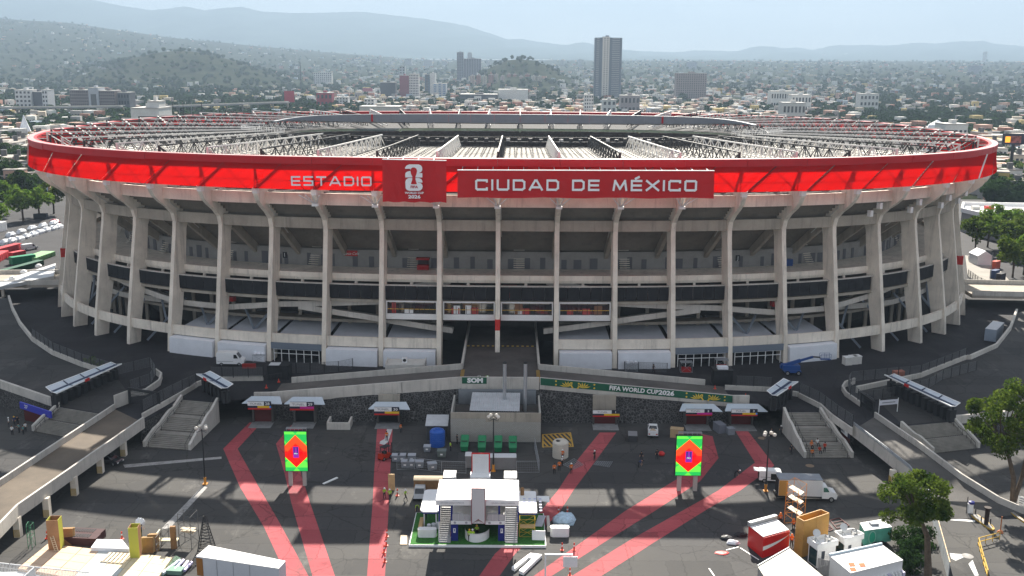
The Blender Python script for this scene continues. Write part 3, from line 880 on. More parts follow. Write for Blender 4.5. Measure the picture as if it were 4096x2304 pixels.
# upper level (z = 3.6)
FY = 174.5
def zf(x):
 if -9.3 <= x <= 5.1: return 6.8
 return max(ZC, 6.8 - (abs(x + 2.1) - 7.2) * .0905)
LSF = [P(*K1(935, 622), 0), P(*K1(1205, 642), 0)]; LST = [P(*K1(1175, 320), ZC), P(*K1(1385, 338), ZC)]
RSF = [P(*K4(370, 692), 0), P(*K4(650, 692), 0)]; RST = [P(*K4(235, 400), ZC), P(*K4(445, 400), ZC)]
LWF = [P(136, 1725, 0), P(300, 1756, 0)]; LWT = [P(241, 1629, ZC), P(420, 1659, ZC)]
RWF = [P(*K4(1190, 662), 0), P(*K4(1465, 630), 0)]; RWT = [P(*K4(985, 490), ZC), P(*K4(1300, 460), ZC)]
BL_l = [P(-260, 2110, ZC), P(0, 1948, ZC), P(462, 1638, ZC)]; BL_r = [P(-120, 2240, ZC), P(66, 2045, ZC), P(571, 1690, ZC)]
front = [(-400, 185), XY(P(0, 1541, ZC)), XY(LWT[0]), XY(LWT[1]), XY(BL_l[2]), XY(BL_r[2]), XY(LST[0]), XY(LST[1]), (-47.0, FY), (-44, FY), (40.5, FY), (43.5, FY),
   XY(RST[0]), XY(RST[1]), XY(P(*K4(670, 510), ZC)), XY(P(*K4(800, 430), ZC)), XY(RWT[0]), XY(RWT[1]), XY(P(4096, 1660, ZC)), (400, 190)]
g = G(); n = len(front)
back = [(-400, 470), (400, 470)]
poly = front + [back[1], back[0]]
g.add([(x, y, ZC) for x, y in poly], [tuple(range(len(poly)))])
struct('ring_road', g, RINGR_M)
def stone_mat():
 m = bpy.data.materials.new('volcanic_rubble'); m.use_nodes = True
 n, l = m.node_tree.nodes, m.node_tree.links
 b = n['Principled BSDF']; b.inputs['Roughness'].default_value = .9
 gm = n.new('ShaderNodeNewGeometry'); v = n.new('ShaderNodeTexVoronoi'); v.feature = 'DISTANCE_TO_EDGE'; v.inputs['Scale'].default_value = 2.1
 c = n.new('ShaderNodeTexVoronoi'); c.inputs['Scale'].default_value = 2.1
 l.new(gm.outputs['Position'], v.inputs['Vector']); l.new(gm.outputs['Position'], c.inputs['Vector'])
 r = n.new('ShaderNodeValToRGB'); r.color_ramp.elements[0].color = (.16, .155, .15, 1); r.color_ramp.elements[0].position = .03
 r.color_ramp.elements[1].color = (.035, .034, .034, 1); r.color_ramp.elements[1].position = .09
 l.new(v.outputs['Distance'], r.inputs['Fac'])
 mixn = n.new('ShaderNodeMix'); mixn.data_type = 'RGBA'; mixn.blend_type = 'MULTIPLY'; mixn.inputs[0].default_value = .7
 l.new(r.outputs['Color'], mixn.inputs[6]); bw = n.new('ShaderNodeRGBToBW'); l.new(c.outputs['Color'], bw.inputs[0]); l.new(bw.outputs[0], mixn.inputs[7])
 l.new(mixn.outputs[2], b.inputs['Base Color'])
 bu = n.new('ShaderNodeBump'); bu.inputs['Strength'].default_value = .8; bu.inputs['Distance'].default_value = .12
 l.new(v.outputs['Distance'], bu.inputs['Height']); l.new(bu.outputs['Normal'], b.inputs['Normal'])
 MATS['volcanic_rubble'] = m; return m
RUB = stone_mat()
def wall_face(name, label, top, foot, m, th=.6):
 g = G()
 for i in range(len(top) - 1):
  a, b, c, d = foot[i], foot[i + 1], top[i + 1], top[i]
  o = Vector((0, th, 0))
  g.hexa([a, b, b + o, a + o], [d, c, c + o, d + o])
 return tag(g.build(name, m), label, 'wall')
WX = [-47, -44, -40, -32, -24, -16, -9.3, -2, 5.1, 12, 20, 28, 36, 40.5, 43.5]
top = [Vector((x, FY, max(ZC + .0, zf(x)) - .1)) for x in WX]
foot = [Vector((x, FY - 2.2 + (.9 if abs(x + 2) > 30 else 0), -.05)) for x in WX]
wall_face('rubble_wall', 'long dark volcanic stone wall with the tunnel doors, below the walkways', top, foot, RUB, 1.2)
def up(p, dz): return Vector((p[0], p[1], p[2] + dz))
def flat0(p, z=-.05): return Vector((p[0], p[1], z))
LW_ = [P(-60, 1522, ZC), P(0, 1541, ZC), P(222, 1618, ZC)]
wall_face('rubble_wall', 'dark stone wall behind the left group of standing men', [up(p, 0) for p in LW_], [flat0((p.x - .2, p.y - 1.0, 0)) for p in LW_], RUB)
wall_face('rubble_wall', 'dark stone wall between the left road bridge and the left stairs', [up(BL_r[2], 0), up(LST[0], 0)], [flat0((BL_r[2].x - .3, BL_r[2].y - 1, 0)), flat0((LSF[0].x, LST[0].y - 1, 0))], RUB)
wall_face('rubble_wall', 'dark stone wall between the right stairs and the right road bridge', [up(RST[1], 0), P(*K4(670, 510), ZC)], [flat0((RST[1].x + 1, RST[1].y - 1, 0)), flat0(P(*K4(670, 510), ZC) - Vector((0, .6, 0)))], RUB)
RW_ = [RWT[1], P(4096, 1660, ZC)]
wall_face('rubble_wall', 'dark stone wall behind the right hand tree beside the wide stairs', [up(p, 0) for p in RW_], [flat0((p.x, p.y - .8, 0)) for p in RW_], RUB)
# parapets
def parapet(name, label, pts, h, th=.4, drop=0.0, m=PARA, cat='parapet'):
 g = G()
 for a, b in zip(pts[:-1], pts[1:]):
  a, b = Vector(a), Vector(b)
  d = (b - a); d.z = 0; d.normalize(); s = Vector((-d.y, d.x, 0)) * th / 2
  a2, b2 = a - d * .04, b + d * .04
  ha, hb = (h if not isinstance(h, tuple) else h[0]), (h if not isinstance(h, tuple) else h[1])
  g.hexa([up(a2 - s, -drop), up(b2 - s, -drop), up(b2 + s, -drop), up(a2 + s, -drop)], [up(a2 - s, ha), up(b2 - s, hb), up(b2 + s, hb), up(a2 + s, ha)])
 return tag(g.build(name, m), label, cat)
RY = 183.0
FPT = lambda x, y=FY: Vector((x, y - .1, zf(x)))
def deck(name, xs, label):
 g = G()
 for a, b in zip(xs[:-1], xs[1:]):
  g.hexa([(a, FY + .1, zf(a) - .7), (b, FY + .1, zf(b) - .7), (b, RY, zf(b) - .7), (a, RY, zf(a) - .7)],
    [(a, FY + .1, zf(a) + .01), (b, FY + .1, zf(b) + .01), (b, RY, zf(b) + .01), (a, RY, zf(a) + .01)])
 return tag(g.build(name, mat('walkway_paving', (.105, .095, .088), .9, .3, .12)), label, None, None, 'structure')
deck('walkway', [-44, -36, -28, -20, -9.35], 'ramped walkway rising from the left stairs to the middle bridge')
deck('walkway', [5.15, 12, 20, 28, 36, 40.5], 'ramped walkway rising from the right stairs to the middle bridge')
parapet('parapet', 'pale concrete front parapet of the left ramped walkway', [FPT(x) for x in (-47, -44, -36, -28, -20, -9.2)], 1.15, .5, 1.0)
parapet('parapet', 'pale concrete front parapet of the middle bridge over the block building', [FPT(-9.1), FPT(5.0)], 1.15, .5, 1.3)
parapet('parapet', 'pale concrete front parapet of the right ramped walkway, carrying the green banner', [FPT(x) for x in (5.2, 12, 20, 28, 36, 40.5, 43.5)], 1.15, .5, 1.0)
parapet('parapet', 'rear concrete parapet of the left ramped walkway', [(x, RY, zf(x)) for x in (-42, -34, -26, -18, -9.5)], 1.1, .4, .7)
parapet('parapet', 'rear concrete parapet of the right ramped walkway', [(x, RY, zf(x)) for x in (5.3, 13, 21, 29, 37)], 1.1, .4, .7)
g = G(); g.box(-9.3, FY + .1, 5.9, 5.1, 222, 6.8)
tag(g.build('bridge_deck', mat('bridge_paving', (.085, .075, .07), .9, .3, .2)), 'broad bridge deck running from the front parapet into the stadium', 'bridge')
for x, t in ((-9.45, 'left'), (5.25, 'right')):
 g = G(); g.box(x - .2, RY + .25, 5.7, x + .2, 216, 7.9); tag(g.build('bridge_wall', PARA), '%s side wall of the middle bridge into the stadium' % t, 'wall')
g = G()
for i in range(28): g.box(-9.2 + i * .51, 198.9, 6.8, -9.2 + i * .51 + .50, 199.2, 6.98, i % 2)
tag(g.build('hazard_kerb', [mat('hazard_yellow', (.4, .27, .06), .8), DARK]), 'yellow and black striped kerb across the middle bridge', 'kerb')
for x, t in ((-9.2, 'left'), (5.0, 'right')):
 g = G()
 for i in range(12): g.box(x - .35, FY + .4 + i * .62, 6.82, x + .35, FY + .4 + i * .62 + .3, 7.0)
 tag(g.build('hazard_grating', mat('hazard_brown', (.32, .20, .06), .8)), 'yellow striped grating at the %s edge of the middle bridge' % t, 'grating')
# stairs
STEPM = mat('stair_concrete', (.23, .215, .19), .9, .22, .6)
EDGE = mat('stair_edge', (.055, .05, .045), .9)
def stairs(label, F, T, nfl, nst, rail=(0, 1)):
 o = thing('staircase', label, 'stairs', tuple((F[0] + F[1]) / 2))
 tot = nfl * nst; L = 1.0; land = .10
 fl = (1 - land * (nfl - 1)) / nfl
 for fi in range(nfl):
  f0 = fi * (fl + land)
  for k in range(nst):
   i = fi * nst + k
   z1 = ZC * (i + 1) / tot
   a = f0 + fl * k / nst; b = f0 + fl * (k + 1) / nst if k < nst - 1 or fi == nfl - 1 else f0 + fl + land
   q = []
   for t in (a, b): q.append((F[0].lerp(T[0], t), F[1].lerp(T[1], t)))
   g = G()
   bb = [flat0(q[0][0], z1 - .18), flat0(q[0][1], z1 - .18), flat0(q[1][1], z1 - .18), flat0(q[1][0], z1 - .18)]
   g.hexa(bb, [flat0(v, z1) for v in bb])
   g.build('step', STEPM, o)
  g = G(); za = ZC * (fi * nst) / tot
  p0, p1 = F[0].lerp(T[0], f0), F[1].lerp(T[1], f0)
  N = 26
  for i in range(N):
   u = p0.lerp(p1, (i + .5) / N); d = (p1 - p0).normalized()
   g.cbox((u.x, u.y - .12, za + .02), (.18, .3, .04), math.atan2(d.y, d.x))
  g.build('drain_slots', EDGE, o)
 g = G()
 g.hexa([flat0(F[0], -.1), flat0(F[1], -.1), flat0(T[1] + Vector((0, .3, 0)), -.1), flat0(T[0] + Vector((0, .3, 0)), -.1)],
   [flat0(F[0], .0), flat0(F[1], .0), flat0(T[1] + Vector((0, .3, 0)), ZC - .22), flat0(T[0] + Vector((0, .3, 0)), ZC - .22)])
 g.build('stair_core', STEPM, o)
 for sd in (0, 1):
  sg = -1 if sd == 0 else 1
  d = (F[1] - F[0]).normalized() * sg
  g = G()
  zs = []
  for i in range(13):
   t = i / 12
   p = F[sd].lerp(T[sd], t) + d * .3
   fi = min(nfl - 1, int(t / (fl + land))); w = min(1, (t - fi * (fl + land)) / fl)
   z = ZC * (fi + w) / nfl
   zs.append((p, z))
  for (p, z), (p2, z2) in zip(zs[:-1], zs[1:]):
   s = d * .22
   bt = [flat0(p - s), flat0(p2 - s), flat0(p2 + s), flat0(p + s)]
   if sg > 0: bt = bt[::-1]; tp = [flat0(bt[0], z + 1.0), flat0(bt[1], z2 + 1.0), flat0(bt[2], z2 + 1.0), flat0(bt[3], z + 1.0)]
   zz = {0: (z, z2, z2, z), 1: (z, z2, z2, z)}
   b0 = [flat0(p - s), flat0(p + s), flat0(p2 + s), flat0(p2 - s)]
   if sg < 0: b0 = [flat0(p + s), flat0(p - s), flat0(p2 - s), flat0(p2 + s)]
   g.hexa(b0, [flat0(b0[0], z + 1.0), flat0(b0[1], z + 1.0), flat0(b0[2], z2 + 1.0), flat0(b0[3], z2 + 1.0)])
  g.build('side_wall', PARA, o)
  if sd in rail:
   g = G(); pts = []
   for i, (p, z) in enumerate(zs):
    q = p - d * .8; pts.append(Vector((q.x, q.y, z + 1.0)))
    if i % 2 == 0: g.tube([(q.x, q.y, z - .1), (q.x, q.y, z + 1.0)], .04, 4)
   g.tube(pts, .045, 4)
   g.build('handrail', DARK, o)
 return o
stairs('left three flight concrete staircase beside the dark stone wall', LSF, LST, 3, 8)
stairs('right three flight concrete staircase where workers in orange sit', RSF, RST, 3, 8)
stairs('left wide two flight staircase below the long canopy', LWF, LWT, 2, 9, (0,))
stairs('right wide staircase below the long canopy near the tree', RWF, RWT, 2, 10, (1,))
# outer terraces either side, rising towards the stadium
def terrace(name, label, pts, m=UPPER_M):
 g = G(); n = len(pts)
 g.add([tuple(p) for p in pts] , [tuple(range(n))])
 for i in range(n):
  a, b = pts[i], pts[(i + 1) % n]
  g.add([flat0(a, ZC - .3), flat0(b, ZC - .3), b, a], [(0, 1, 2, 3)])
 return tag(g.build(name, m), label, None, None, 'structure')
ARC_L = [P(*q, z) for q, z in (((36, 1195), 7.0), ((50, 1240), 6.7), ((80, 1300), 6.3), ((130, 1362), 5.8), ((215, 1420), 5.2), ((330, 1466), 4.6), ((440, 1500), 4.2), ((470, 1514), 4.0))]
TL = [P(0, 1536, ZC + .03), P(225, 1622, ZC + .03), P(420, 1655, ZC + .03), P(520, 1580, ZC + .03)] + ARC_L[::-1] + [Vector((-170, 262, 7.2)), Vector((-260, 262, 7.2)), Vector((-260, 190, ZC + .03))]
terrace('terrace', 'dark asphalt terrace on the left above the wide stairs', TL)
parapet('parapet', 'curving pale parapet between the left terrace and the sunken ring road', [up(p, -.2) for p in ARC_L], 1.1, .45, 3.2)
ARC_R = [P(*K4(690, 262), 4.0), P(*K4(1100, 175), 4.5), P(*K4(1390, 60), 5.2)] + [P(*q, z) for q, z in (((3880, 1437), 5.4), ((3985, 1390), 6.0), ((4040, 1320), 6.5), ((4066, 1250), 7.0))]
TR = [P(*K4(800, 300), ZC + .03)] + ARC_R + [Vector((170, 250, 7.2)), Vector((260, 250, 7.2)), Vector((260, 190, ZC + .03)), P(4096, 1645, ZC + .03), P(*K4(1300, 450), ZC + .03), P(*K4(985, 480), ZC + .03)]
terrace('terrace', 'dark asphalt terrace on the right above the wide stairs', TR)
parapet('parapet', 'curving pale parapet between the right terrace and the sunken ring road', [up(p, -.2) for p in ARC_R], 1.1, .45, 2.6)
parapet('parapet', 'pale parapet on top of the left stone wall by the wide stairs', [P(-60, 1522, ZC), P(0, 1541, ZC), P(222, 1618, ZC)], 1.1, .5, .5)
parapet('parapet', 'pale parapet on the right terrace edge behind the tree', [up(p, 0) for p in RW_], 1.1, .5, .4)
for sg, lab, (a, b) in ((-1, 'left', ((-170, 258), (-118, 262))), (1, 'right', ((118, 256), (170, 252)))):
 o = thing('footbridge', 'flat concrete footbridge joining the %s terrace to the stadium' % lab, 'bridge', (a[0], a[1], ZC))
 A, B = Vector((*a, 7.2)), Vector((*b, 7.2)); d = (B - A).normalized(); s = Vector((-d.y, d.x, 0)) * 7
 g = G(); g.hexa([up(A - s, -.9), up(B - s, -.9), up(B + s, -.9), up(A + s, -.9)], [A - s, B - s, B + s, A + s]); g.build('deck', CONC2, o)
 for e in (-1, 1):
  g = G(); g.beam(up(A + s * e, .4), up(B + s * e, .4), .3, 1.3); g.build('parapet', PARA, o)
 for f in (.35, .7):
  p = A.lerp(B, f) - s * .8; g = G(); g.box(p.x - .35, p.y - .35, ZC, p.x + .35, p.y + .35, 6.4); g.build('pillar', CONC, o)
# road bridges to the ring road
BRD = mat('bridge_road', (.125, .105, .085), .9, .25, .15, col2=(.16, .13, .10))
def road_bridge(label, L, R, zs, pil, m, metal=False):
 o = thing('road_bridge', label, 'bridge', tuple(R[-1]))
 L = [Vector((p.x, p.y, z)) for p, z in zip(L, zs)]; R = [Vector((p.x, p.y, z)) for p, z in zip(R, zs)]
 g = G()
 for i in range(len(L) - 1):
  g.hexa([up(R[i], -.8), up(R[i + 1], -.8), up(L[i + 1], -.8), up(L[i], -.8)], [R[i], R[i + 1], L[i + 1], L[i]])
 g.build('road_deck', m, o)
 for nm, E, s_ in (('left', L, 1), ('right', R, -1)):
  for a, b in zip(E[:-1], E[1:]):
   d = (b - a).normalized(); s = Vector((-d.y, d.x, 0)) * s_ * .18
   g = G(); g.hexa([up(a + s - s * .9, -.95), up(b + s - s * .9, -.95), up(b + s * 1.9, -.95), up(a + s * 1.9, -.95)], [up(a + s * .1, 1.0), up(b + s * .1, 1.0), up(b + s * 1.9, 1.0), up(a + s * 1.9, 1.0)])
   g.build('parapet', PARA, o)
   if metal and nm == 'left':
    for z in (1.12, 1.4):
     g = G(); g.tube([up(a + s, z), up(b + s, z)], .11, 6); g.build('guard_rail', STEEL, o)
 for (x, y, z1) in pil:
  g = G(); g.box(x - .42, y - .42, 0, x + .42, y + .42, z1); pl = g.build('pillar', CONC, o)
  g = G()
  for i in range(6): g.box(x - .44 + i * .15, y - .45, .05, x - .44 + i * .15 + .08, y + .45, 1.2)
  g.build('hazard_stripes', mat('hazard_yellow', (.4, .27, .06), .8), pl)
 return o
pls = []
for x, y in ((775, 690), (625, 800), (457, 945), (280, 1085), (90, 1215)):
 p = P(*K1(x, y), 0); pls.append((p.x + .2, p.y + .9, 2.9))
road_bridge('tan road bridge on pillars rising from the lower left corner to the ring road', BL_l, BL_r, (3.6, 3.6, 3.6), pls, BRD)
BR_l = [P(*K4(670, 512), ZC), P(*K4(850, 650), 3.2), P(*K4(1030, 790), 2.5), P(*K4(1160, 960), 1.3), P(*K4(1210, 1080), .35)]
BR_r = [P(*K4(800, 432), ZC), P(*K4(1100, 640), 3.2), P(*K4(1350, 830), 2.4), P(*K4(1590, 980), 1.2), P(*K4(1763, 1040), .35)]
p = P(*K4(925, 862), 0)
road_bridge('grey road ramp with metal guard rail descending to the lower right corner', [q for q in BR_l][::-1], [q for q in BR_r][::-1], (.02, 1.2, 2.4, 3.2, 3.6), [(p.x, p.y + .5, 2.2)], mat('ramp_road', (.10, .095, .09), .9, .25, .2), True)
# fences
def fence(label, pts, h=2.2, base=0.0, gap=2.6, nm='mesh_fence'):
 o = thing(nm, label, 'fence', tuple(pts[0]))
 path = [Vector(p) for p in pts]
 posts = [path[0]]
 for a, b in zip(path[:-1], path[1:]):
  n = max(1, round((b - a).length / gap))
  posts += [a.lerp(b, (i + 1) / n) for i in range(n)]
 for p in posts:
  g = G(); g.tube([up(p, base - .1), up(p, base + h)], .075, 5); g.build('post', DARK, o)
 for a, b in zip(posts[:-1], posts[1:]):
  g = G()
  for i in range(9):
   z = base + .12 + (h - .2) * i / 8
   g.beam(up(a, z), up(b, z), .035, .035 if 0 < i < 8 else .06)
  n = max(3, int((b - a).length / .3))
  for i in range(1, n): g.beam(up(a.lerp(b, i / n), base + .1), up(a.lerp(b, i / n), base + h - .1), .018, .018)
  g.build('mesh_panel', mat('fence_mesh', (.13, .135, .14), .6), o)
 return o
fence('dark mesh fence on the parapet of the left terrace, curling round its tip', [up(ARC_L[i], 0) for i in (3, 4, 5, 6, 7)] + [P(*K6(1900, 130), 4.4), P(*K6(1965, 230), 4.4), P(*K6(1900, 340), 4.2), P(*K6(1640, 430), ZC)], 2.0, .7)
fence('dark mesh fence from the left gate up to the small left canopy', [P(*K6(1800, 640), ZC + .9), P(*K6(2060, 500), ZC + .9), P(*K6(2300, 380), ZC + .9), P(*K6(2470, 300), ZC + .8)], 2.0)
fence('dark mesh fence on the curved wall behind the small left canopy', [P(*K7(430, 440), ZC + .9), P(*K7(700, 445), ZC + .9), P(*K7(1060, 440), ZC + .9)], 2.0)
fence('dark mesh fence along the front of the left white tents', [P(*K7(1285, 400), ZC), P(*K7(1620, 400), ZC), P(*K7(1960, 380), ZC), P(*K7(2130, 345), ZC)], 2.2)
fence('dark mesh fence in front of the right white tents', [P(*K8(1070, 250), ZC), P(*K8(1580, 270), ZC)], 2.0)
fence('dark mesh fence behind the small right canopy', [P(*K9(130, 530), ZC + .9), P(*K9(330, 535), ZC + .9), P(*K9(540, 550), ZC + .9)], 2.0)
fence('dark mesh fence along the road side of the right stairs', [P(*K9(860, 610), ZC + .9), P(*K9(1090, 720), ZC + .9), P(*K9(1300, 880), ZC + .9), P(*K9(1480, 1000), ZC + .9)], 2.0)
fence('dark mesh fence curling round the tip of the right terrace', [P(*K9(1720, 840), ZC + .3), P(*K9(1450, 660), 4.2), P(*K9(1425, 560), 4.6), P(*K9(1460, 510), 4.8)] + [up(p, 0) for p in ARC_R[1:3]], 2.0, .5)
fence('lower mesh fence along the right terrace by the long canopy', [P(*K9(1715, 700), ZC), P(*K9(2035, 640), ZC), P(*K9(2360, 560), ZC + .6), P(*K4(1240, 190), 4.6), P(*K4(1455, 130), 5)], 2.0)
for pts, lab in (([P(*K6(1620, 460), ZC), P(*K6(1840, 420), ZC + .3), P(*K6(2010, 300), ZC + .4), P(*K6(2035, 215), ZC + .5), P(*K6(1960, 160), ZC + .6)], 'pale kerb wall curling round the tip of the left terrace'),
     ([P(*K9(1570, 770), ZC), P(*K9(1400, 650), ZC), P(*K9(1360, 580), ZC + .1), P(*K9(1390, 530), ZC + .2), P(*K9(1500, 490), ZC + .4)], 'pale kerb wall curling round the tip of the right terrace'),
     ([P(*K7(250, 560), ZC), P(*K7(430, 500), ZC), P(*K7(700, 490), ZC), P(*K7(1060, 485), ZC)], 'pale curved wall behind the small left canopy'),
     ([P(*K9(0, 575), ZC), P(*K9(330, 590), ZC), P(*K9(560, 600), ZC), P(*K9(860, 660), ZC)], 'pale curved wall behind the small right canopy'),
     ([P(*K9(860, 670), ZC), P(*K9(1100, 790), ZC), P(*K9(1240, 920), ZC), P(*K9(1470, 1080), ZC)], 'pale wall between the right stairs and the ramp road'),
     ([P(*K6(1800, 735), ZC), P(*K6(2090, 570), ZC), P(*K6(2300, 450), ZC), P(*K6(2480, 340), ZC)], 'pale wall between the left stairs and the bridge road')):
 parapet('kerb_wall', lab, pts, .9, .35, .3, cat='wall')
def gate(label, a, b, h):
 o = thing('road_gate', label, 'gate', tuple(a))
 for p in (a, b):
  g = G(); g.box(p.x - .2, p.y - .2, p.z, p.x + .2, p.y + .2, p.z + h); g.build('post', DARK, o)
 g = G(); g.beam(up(a, h - .25), up(b, h - .25), .3, .5); g.build('top_beam', DARK, o)
 for i in range(2):
  g = G(); q, r = a.lerp(b, i / 2 + .02), a.lerp(b, i / 2 + .48)
  for z in (.3, 1.0, 1.7, 2.3): g.beam(up(q, z), up(r, z), .06, .06)
  for k in range(15): g.beam(up(q.lerp(r, k / 14), .2), up(q.lerp(r, k / 14), 2.4), .05, .05)
  g.build('leaf', DARK, o)
gate('dark sliding gate across the left road bridge', P(*K6(1640, 545), ZC), P(*K6(2010, 610), ZC), 3.0)
gate('dark gate leaf standing open beside the right ramp road', P(*K9(1575, 770), ZC), P(*K9(1715, 870), ZC), 2.6)
g = G(); a, b = P(*K6(1450, 610), ZC), P(*K6(1620, 545), ZC); g.beam(up(a, 1.2), up(b, 1.2), .3, 2.4); tag(g.build('gate_pier_wall', PARA), 'pale block wall beside the left road gate', 'wall')
# canopies over the turnstiles
POLY = mat('polycarbonate_sheet', (.55, .62, .68), .25, .05, .5, spec=.6)
BLUEB = mat('navy_beam', (.03, .05, .10), .5)
def canopy(label, pts, n, h=3.0, red=None):
 q = [P(*p, ZC + h) for p in pts]
 o = thing('canopy', label, 'canopy', (q[0].x, q[0].y, ZC))
 A, B, C, D = q
 for i in range(n):
  for j, (t0, t1, z0, z1) in enumerate(((0, .46, .35, 0), (.54, 1, 0, .35))):
   f0, f1 = i / n + .01, (i + 1) / n - .01
   def S(f, t): return A.lerp(B, f).lerp(D.lerp(C, f), t)
   g = G(); v = [up(S(f0, t0), z0), up(S(f1, t0), z0), up(S(f1, t1), z1), up(S(f0, t1), z1)]
   g.add(v + [up(x, -.06) for x in v], [(3, 2, 1, 0), (4, 5, 6, 7), (0, 1, 5, 4), (1, 2, 6, 5), (2, 3, 7, 6), (3, 0, 4, 7)])
   g.build('roof_sheet', POLY, o)
 g = G(); g.beam(A.lerp(D, .5), B.lerp(C, .5), .5, .25); g.build('gutter', BLUEB, o)
 for i in range(n + 1):
  f = i / n; g = G(); p, m_, e = A.lerp(B, f), A.lerp(D, .5).lerp(B.lerp(C, .5), f), D.lerp(C, f)
  g.beam(up(p, .38), up(m_, .06), .12, .1); g.beam(up(m_, .06), up(e, .38), .12, .1); g.build('rafter', BLUEB if 0 < i < n else WHITE, o)
 for e0, e1 in ((A, B), (D, C)):
  g = G(); g.beam(up(e0, .34), up(e1, .34), .12, .2); g.build('edge_trim', WHITE, o)
 for i in range(n + 1):
  f = min(.97, max(.03, i / n)); p = A.lerp(D, .5).lerp(B.lerp(C, .5), f)
  g = G(); g.box(p.x - .15, p.y - .15, ZC, p.x + .15, p.y + .15, p.z); g.build('post', DARK, o)
 m = max(4, int((B - A).length / 1.5))
 for i in range(m):
  p = A.lerp(D, .5).lerp(B.lerp(C, .5), (i + .5) / m); d = (B - A).normalized(); a = math.atan2(d.y, d.x)
  g = G(); g.cbox((p.x, p.y, ZC + 1.1), (.9, 1.3, 2.2), a); g.build('turnstile', DARK, o)
 if red:
  p = D.lerp(C, red); d = (C - D).normalized()
  g = G(); g.cbox((p.x, p.y - .1, p.z + .3), (1.3, .12, .5), math.atan2(d.y, d.x)); g.build('red_sign', REDP, o)
canopy('long polycarbonate canopy over the left turnstiles', [K6(580, 365), K6(1400, 50), K6(1535, 70), K6(715, 445)], 4, 3.0, .45)
canopy('short polycarbonate canopy at the top of the left stairs', [K7(420, 395), K7(695, 550), K7(560, 600), K7(258, 430)], 2, 3.0, .35)
canopy('short polycarbonate canopy at the top of the right stairs', [K9(485, 610), K9(680, 468), K9(845, 505), K9(600, 668)], 2, 3.0, .6)
canopy('long polycarbonate canopy over the right turnstiles', [K4(930, 165), K4(1352, 352), K4(1295, 374), K4(868, 170)], 4, 3.0, .35)
# tunnel doors with their signs
DOORR = mat('maroon_door', (.09, .012, .012), .6)
SIGNB = mat('sign_navy', (.02, .025, .05), .5); SIGNY = mat('sign_yellow', (.75, .48, .03), .5); SIGNM = mat('sign_magenta', (.55, .02, .28), .5); SIGNR = mat('sign_red', (.5, .02, .02), .5)
SIGNC = mat('sign_blue', (.08, .3, .75), .5)
TIT = mat('sign_grey_text', (.22, .23, .25), .6)
def tunnel(num, ul, ur, vt, vb, low, label, awning=True, chip=False):
 p = PY((ul + ur) / 2, vb, 171.0)
 a, b = PY(ul, vt, 169.5), PY(ur, vt, 169.5)
 zt = a.z; zb = PY(ul, vb, 169.5).z
 x0, x1 = a.x, b.x; Y = 169.5; w = x1 - x0; h = zt - zb
 o = thing('tunnel_door', label, 'doorway', ((x0 + x1) / 2, 171.5, 0), 0, 'numbered tunnel doors in the stone wall')
 g = G(); g.box(x0 + .2, 171.4, 0, x0 + .5, 173.5, zb); g.box(x1 - .5, 171.4, 0, x1 - .2, 173.5, zb); g.build('door_jamb', CONC_D, o)
 g = G(); g.box(x0 + .5, 171.9, 0, x1 - .5, 172.1, zb); g.build('door_leaf', DOORR if num not in (29, 30) else mat('dark_opening', (.008, .008, .009), .9), o)
 g = G(); g.box(x0 + .1, 168.6, -.02, x1 - .1, 171.9, .06); g.build('threshold', mat('threshold', (.22, .22, .22), .9, .2, 1), o)
 g = G(); g.box(x0, Y, zb, x1, Y + .25, zt); s = g.build('sign_box', DARK, o)
 y = Y - .012
 def pan(fx0, fx1, fz0, fz1, m, nm='sign_panel'):
  g = G(); g.box(x0 + w * fx0, y, zb + h * fz0, x0 + w * fx1, Y + .002, zb + h * fz1); return g.build(nm, m, o)
 pan(0, .70, .48, 1, WHITE); pan(.702, 1, .48, 1, SIGNB); pan(0, .42, .2, .478, SIGNB); pan(.422, .93 if chip else 1, .2, .478, low); pan(0, 1, 0, .198, SIGNR)
 if chip: pan(.932, 1, .2, .478, SIGNC)
 hh = h * .34
 L = Vector(o['at'])
 piece('letters', font_mesh('TÚNEL', hh * 1.05, TIT, .01, 0, 'letters', xs=1.35), o, Vector((x0 + w * .36, y - .02, zb + h * .72)) - L, (math.pi / 2, 0, 0))
 piece('letters', font_mesh(str(num), hh * 1.35, WHITE, .01, .01, 'letters', xs=1.2), o, Vector((x0 + w * .85, y - .02, zb + h * .73)) - L, (math.pi / 2, 0, 0))
 if awning:
  g = G(); g.hexa([(x0 - 1.1, 169.9, zt - .55), (x1 + 1.9, 169.9, zt - .62), (x1 + .9, 172.8, zt - .2), (x0 - .1, 172.8, zt - .2)], [(x0 - 1.1, 169.9, zt - .43), (x1 + 1.9, 169.9, zt - .5), (x1 + .9, 172.8, zt - .08), (x0 - .1, 172.8, zt - .08)])
  g.build('awning', POLY, o)
 g = G(); g.box(x0 + .3, 173.2, zb, x1 - .3, 173.9, min(zf((x0 + x1) / 2) - .8, zt + 2.4)); g.build('lintel_panel', CONC2, o)
tunnel(28, *K7(867, 0)[:1], *K7(1147, 0)[:1], K7(0, 738)[1], K7(0, 832)[1], SIGNY, 'tunnel door 28 with white and yellow sign', True, True)
tunnel(29, K7(1372, 0)[0], K7(1662, 0)[0], K7(0, 745)[1], K7(0, 842)[1], SIGNM, 'tunnel door 29 with magenta strip on its sign')
tunnel(30, K2(795, 0)[0], K2(956, 0)[0], K2(0, 367)[1], K2(0, 417)[1], SIGNY, 'tunnel door 30 with yellow strip, nearest the blue tank')
tunnel(1, K8(693, 0)[0], K8(1015, 0)[0], K8(0, 722)[1], K8(0, 800)[1], SIGNY, 'tunnel door 1 with maroon door, right of the hatched box', False)
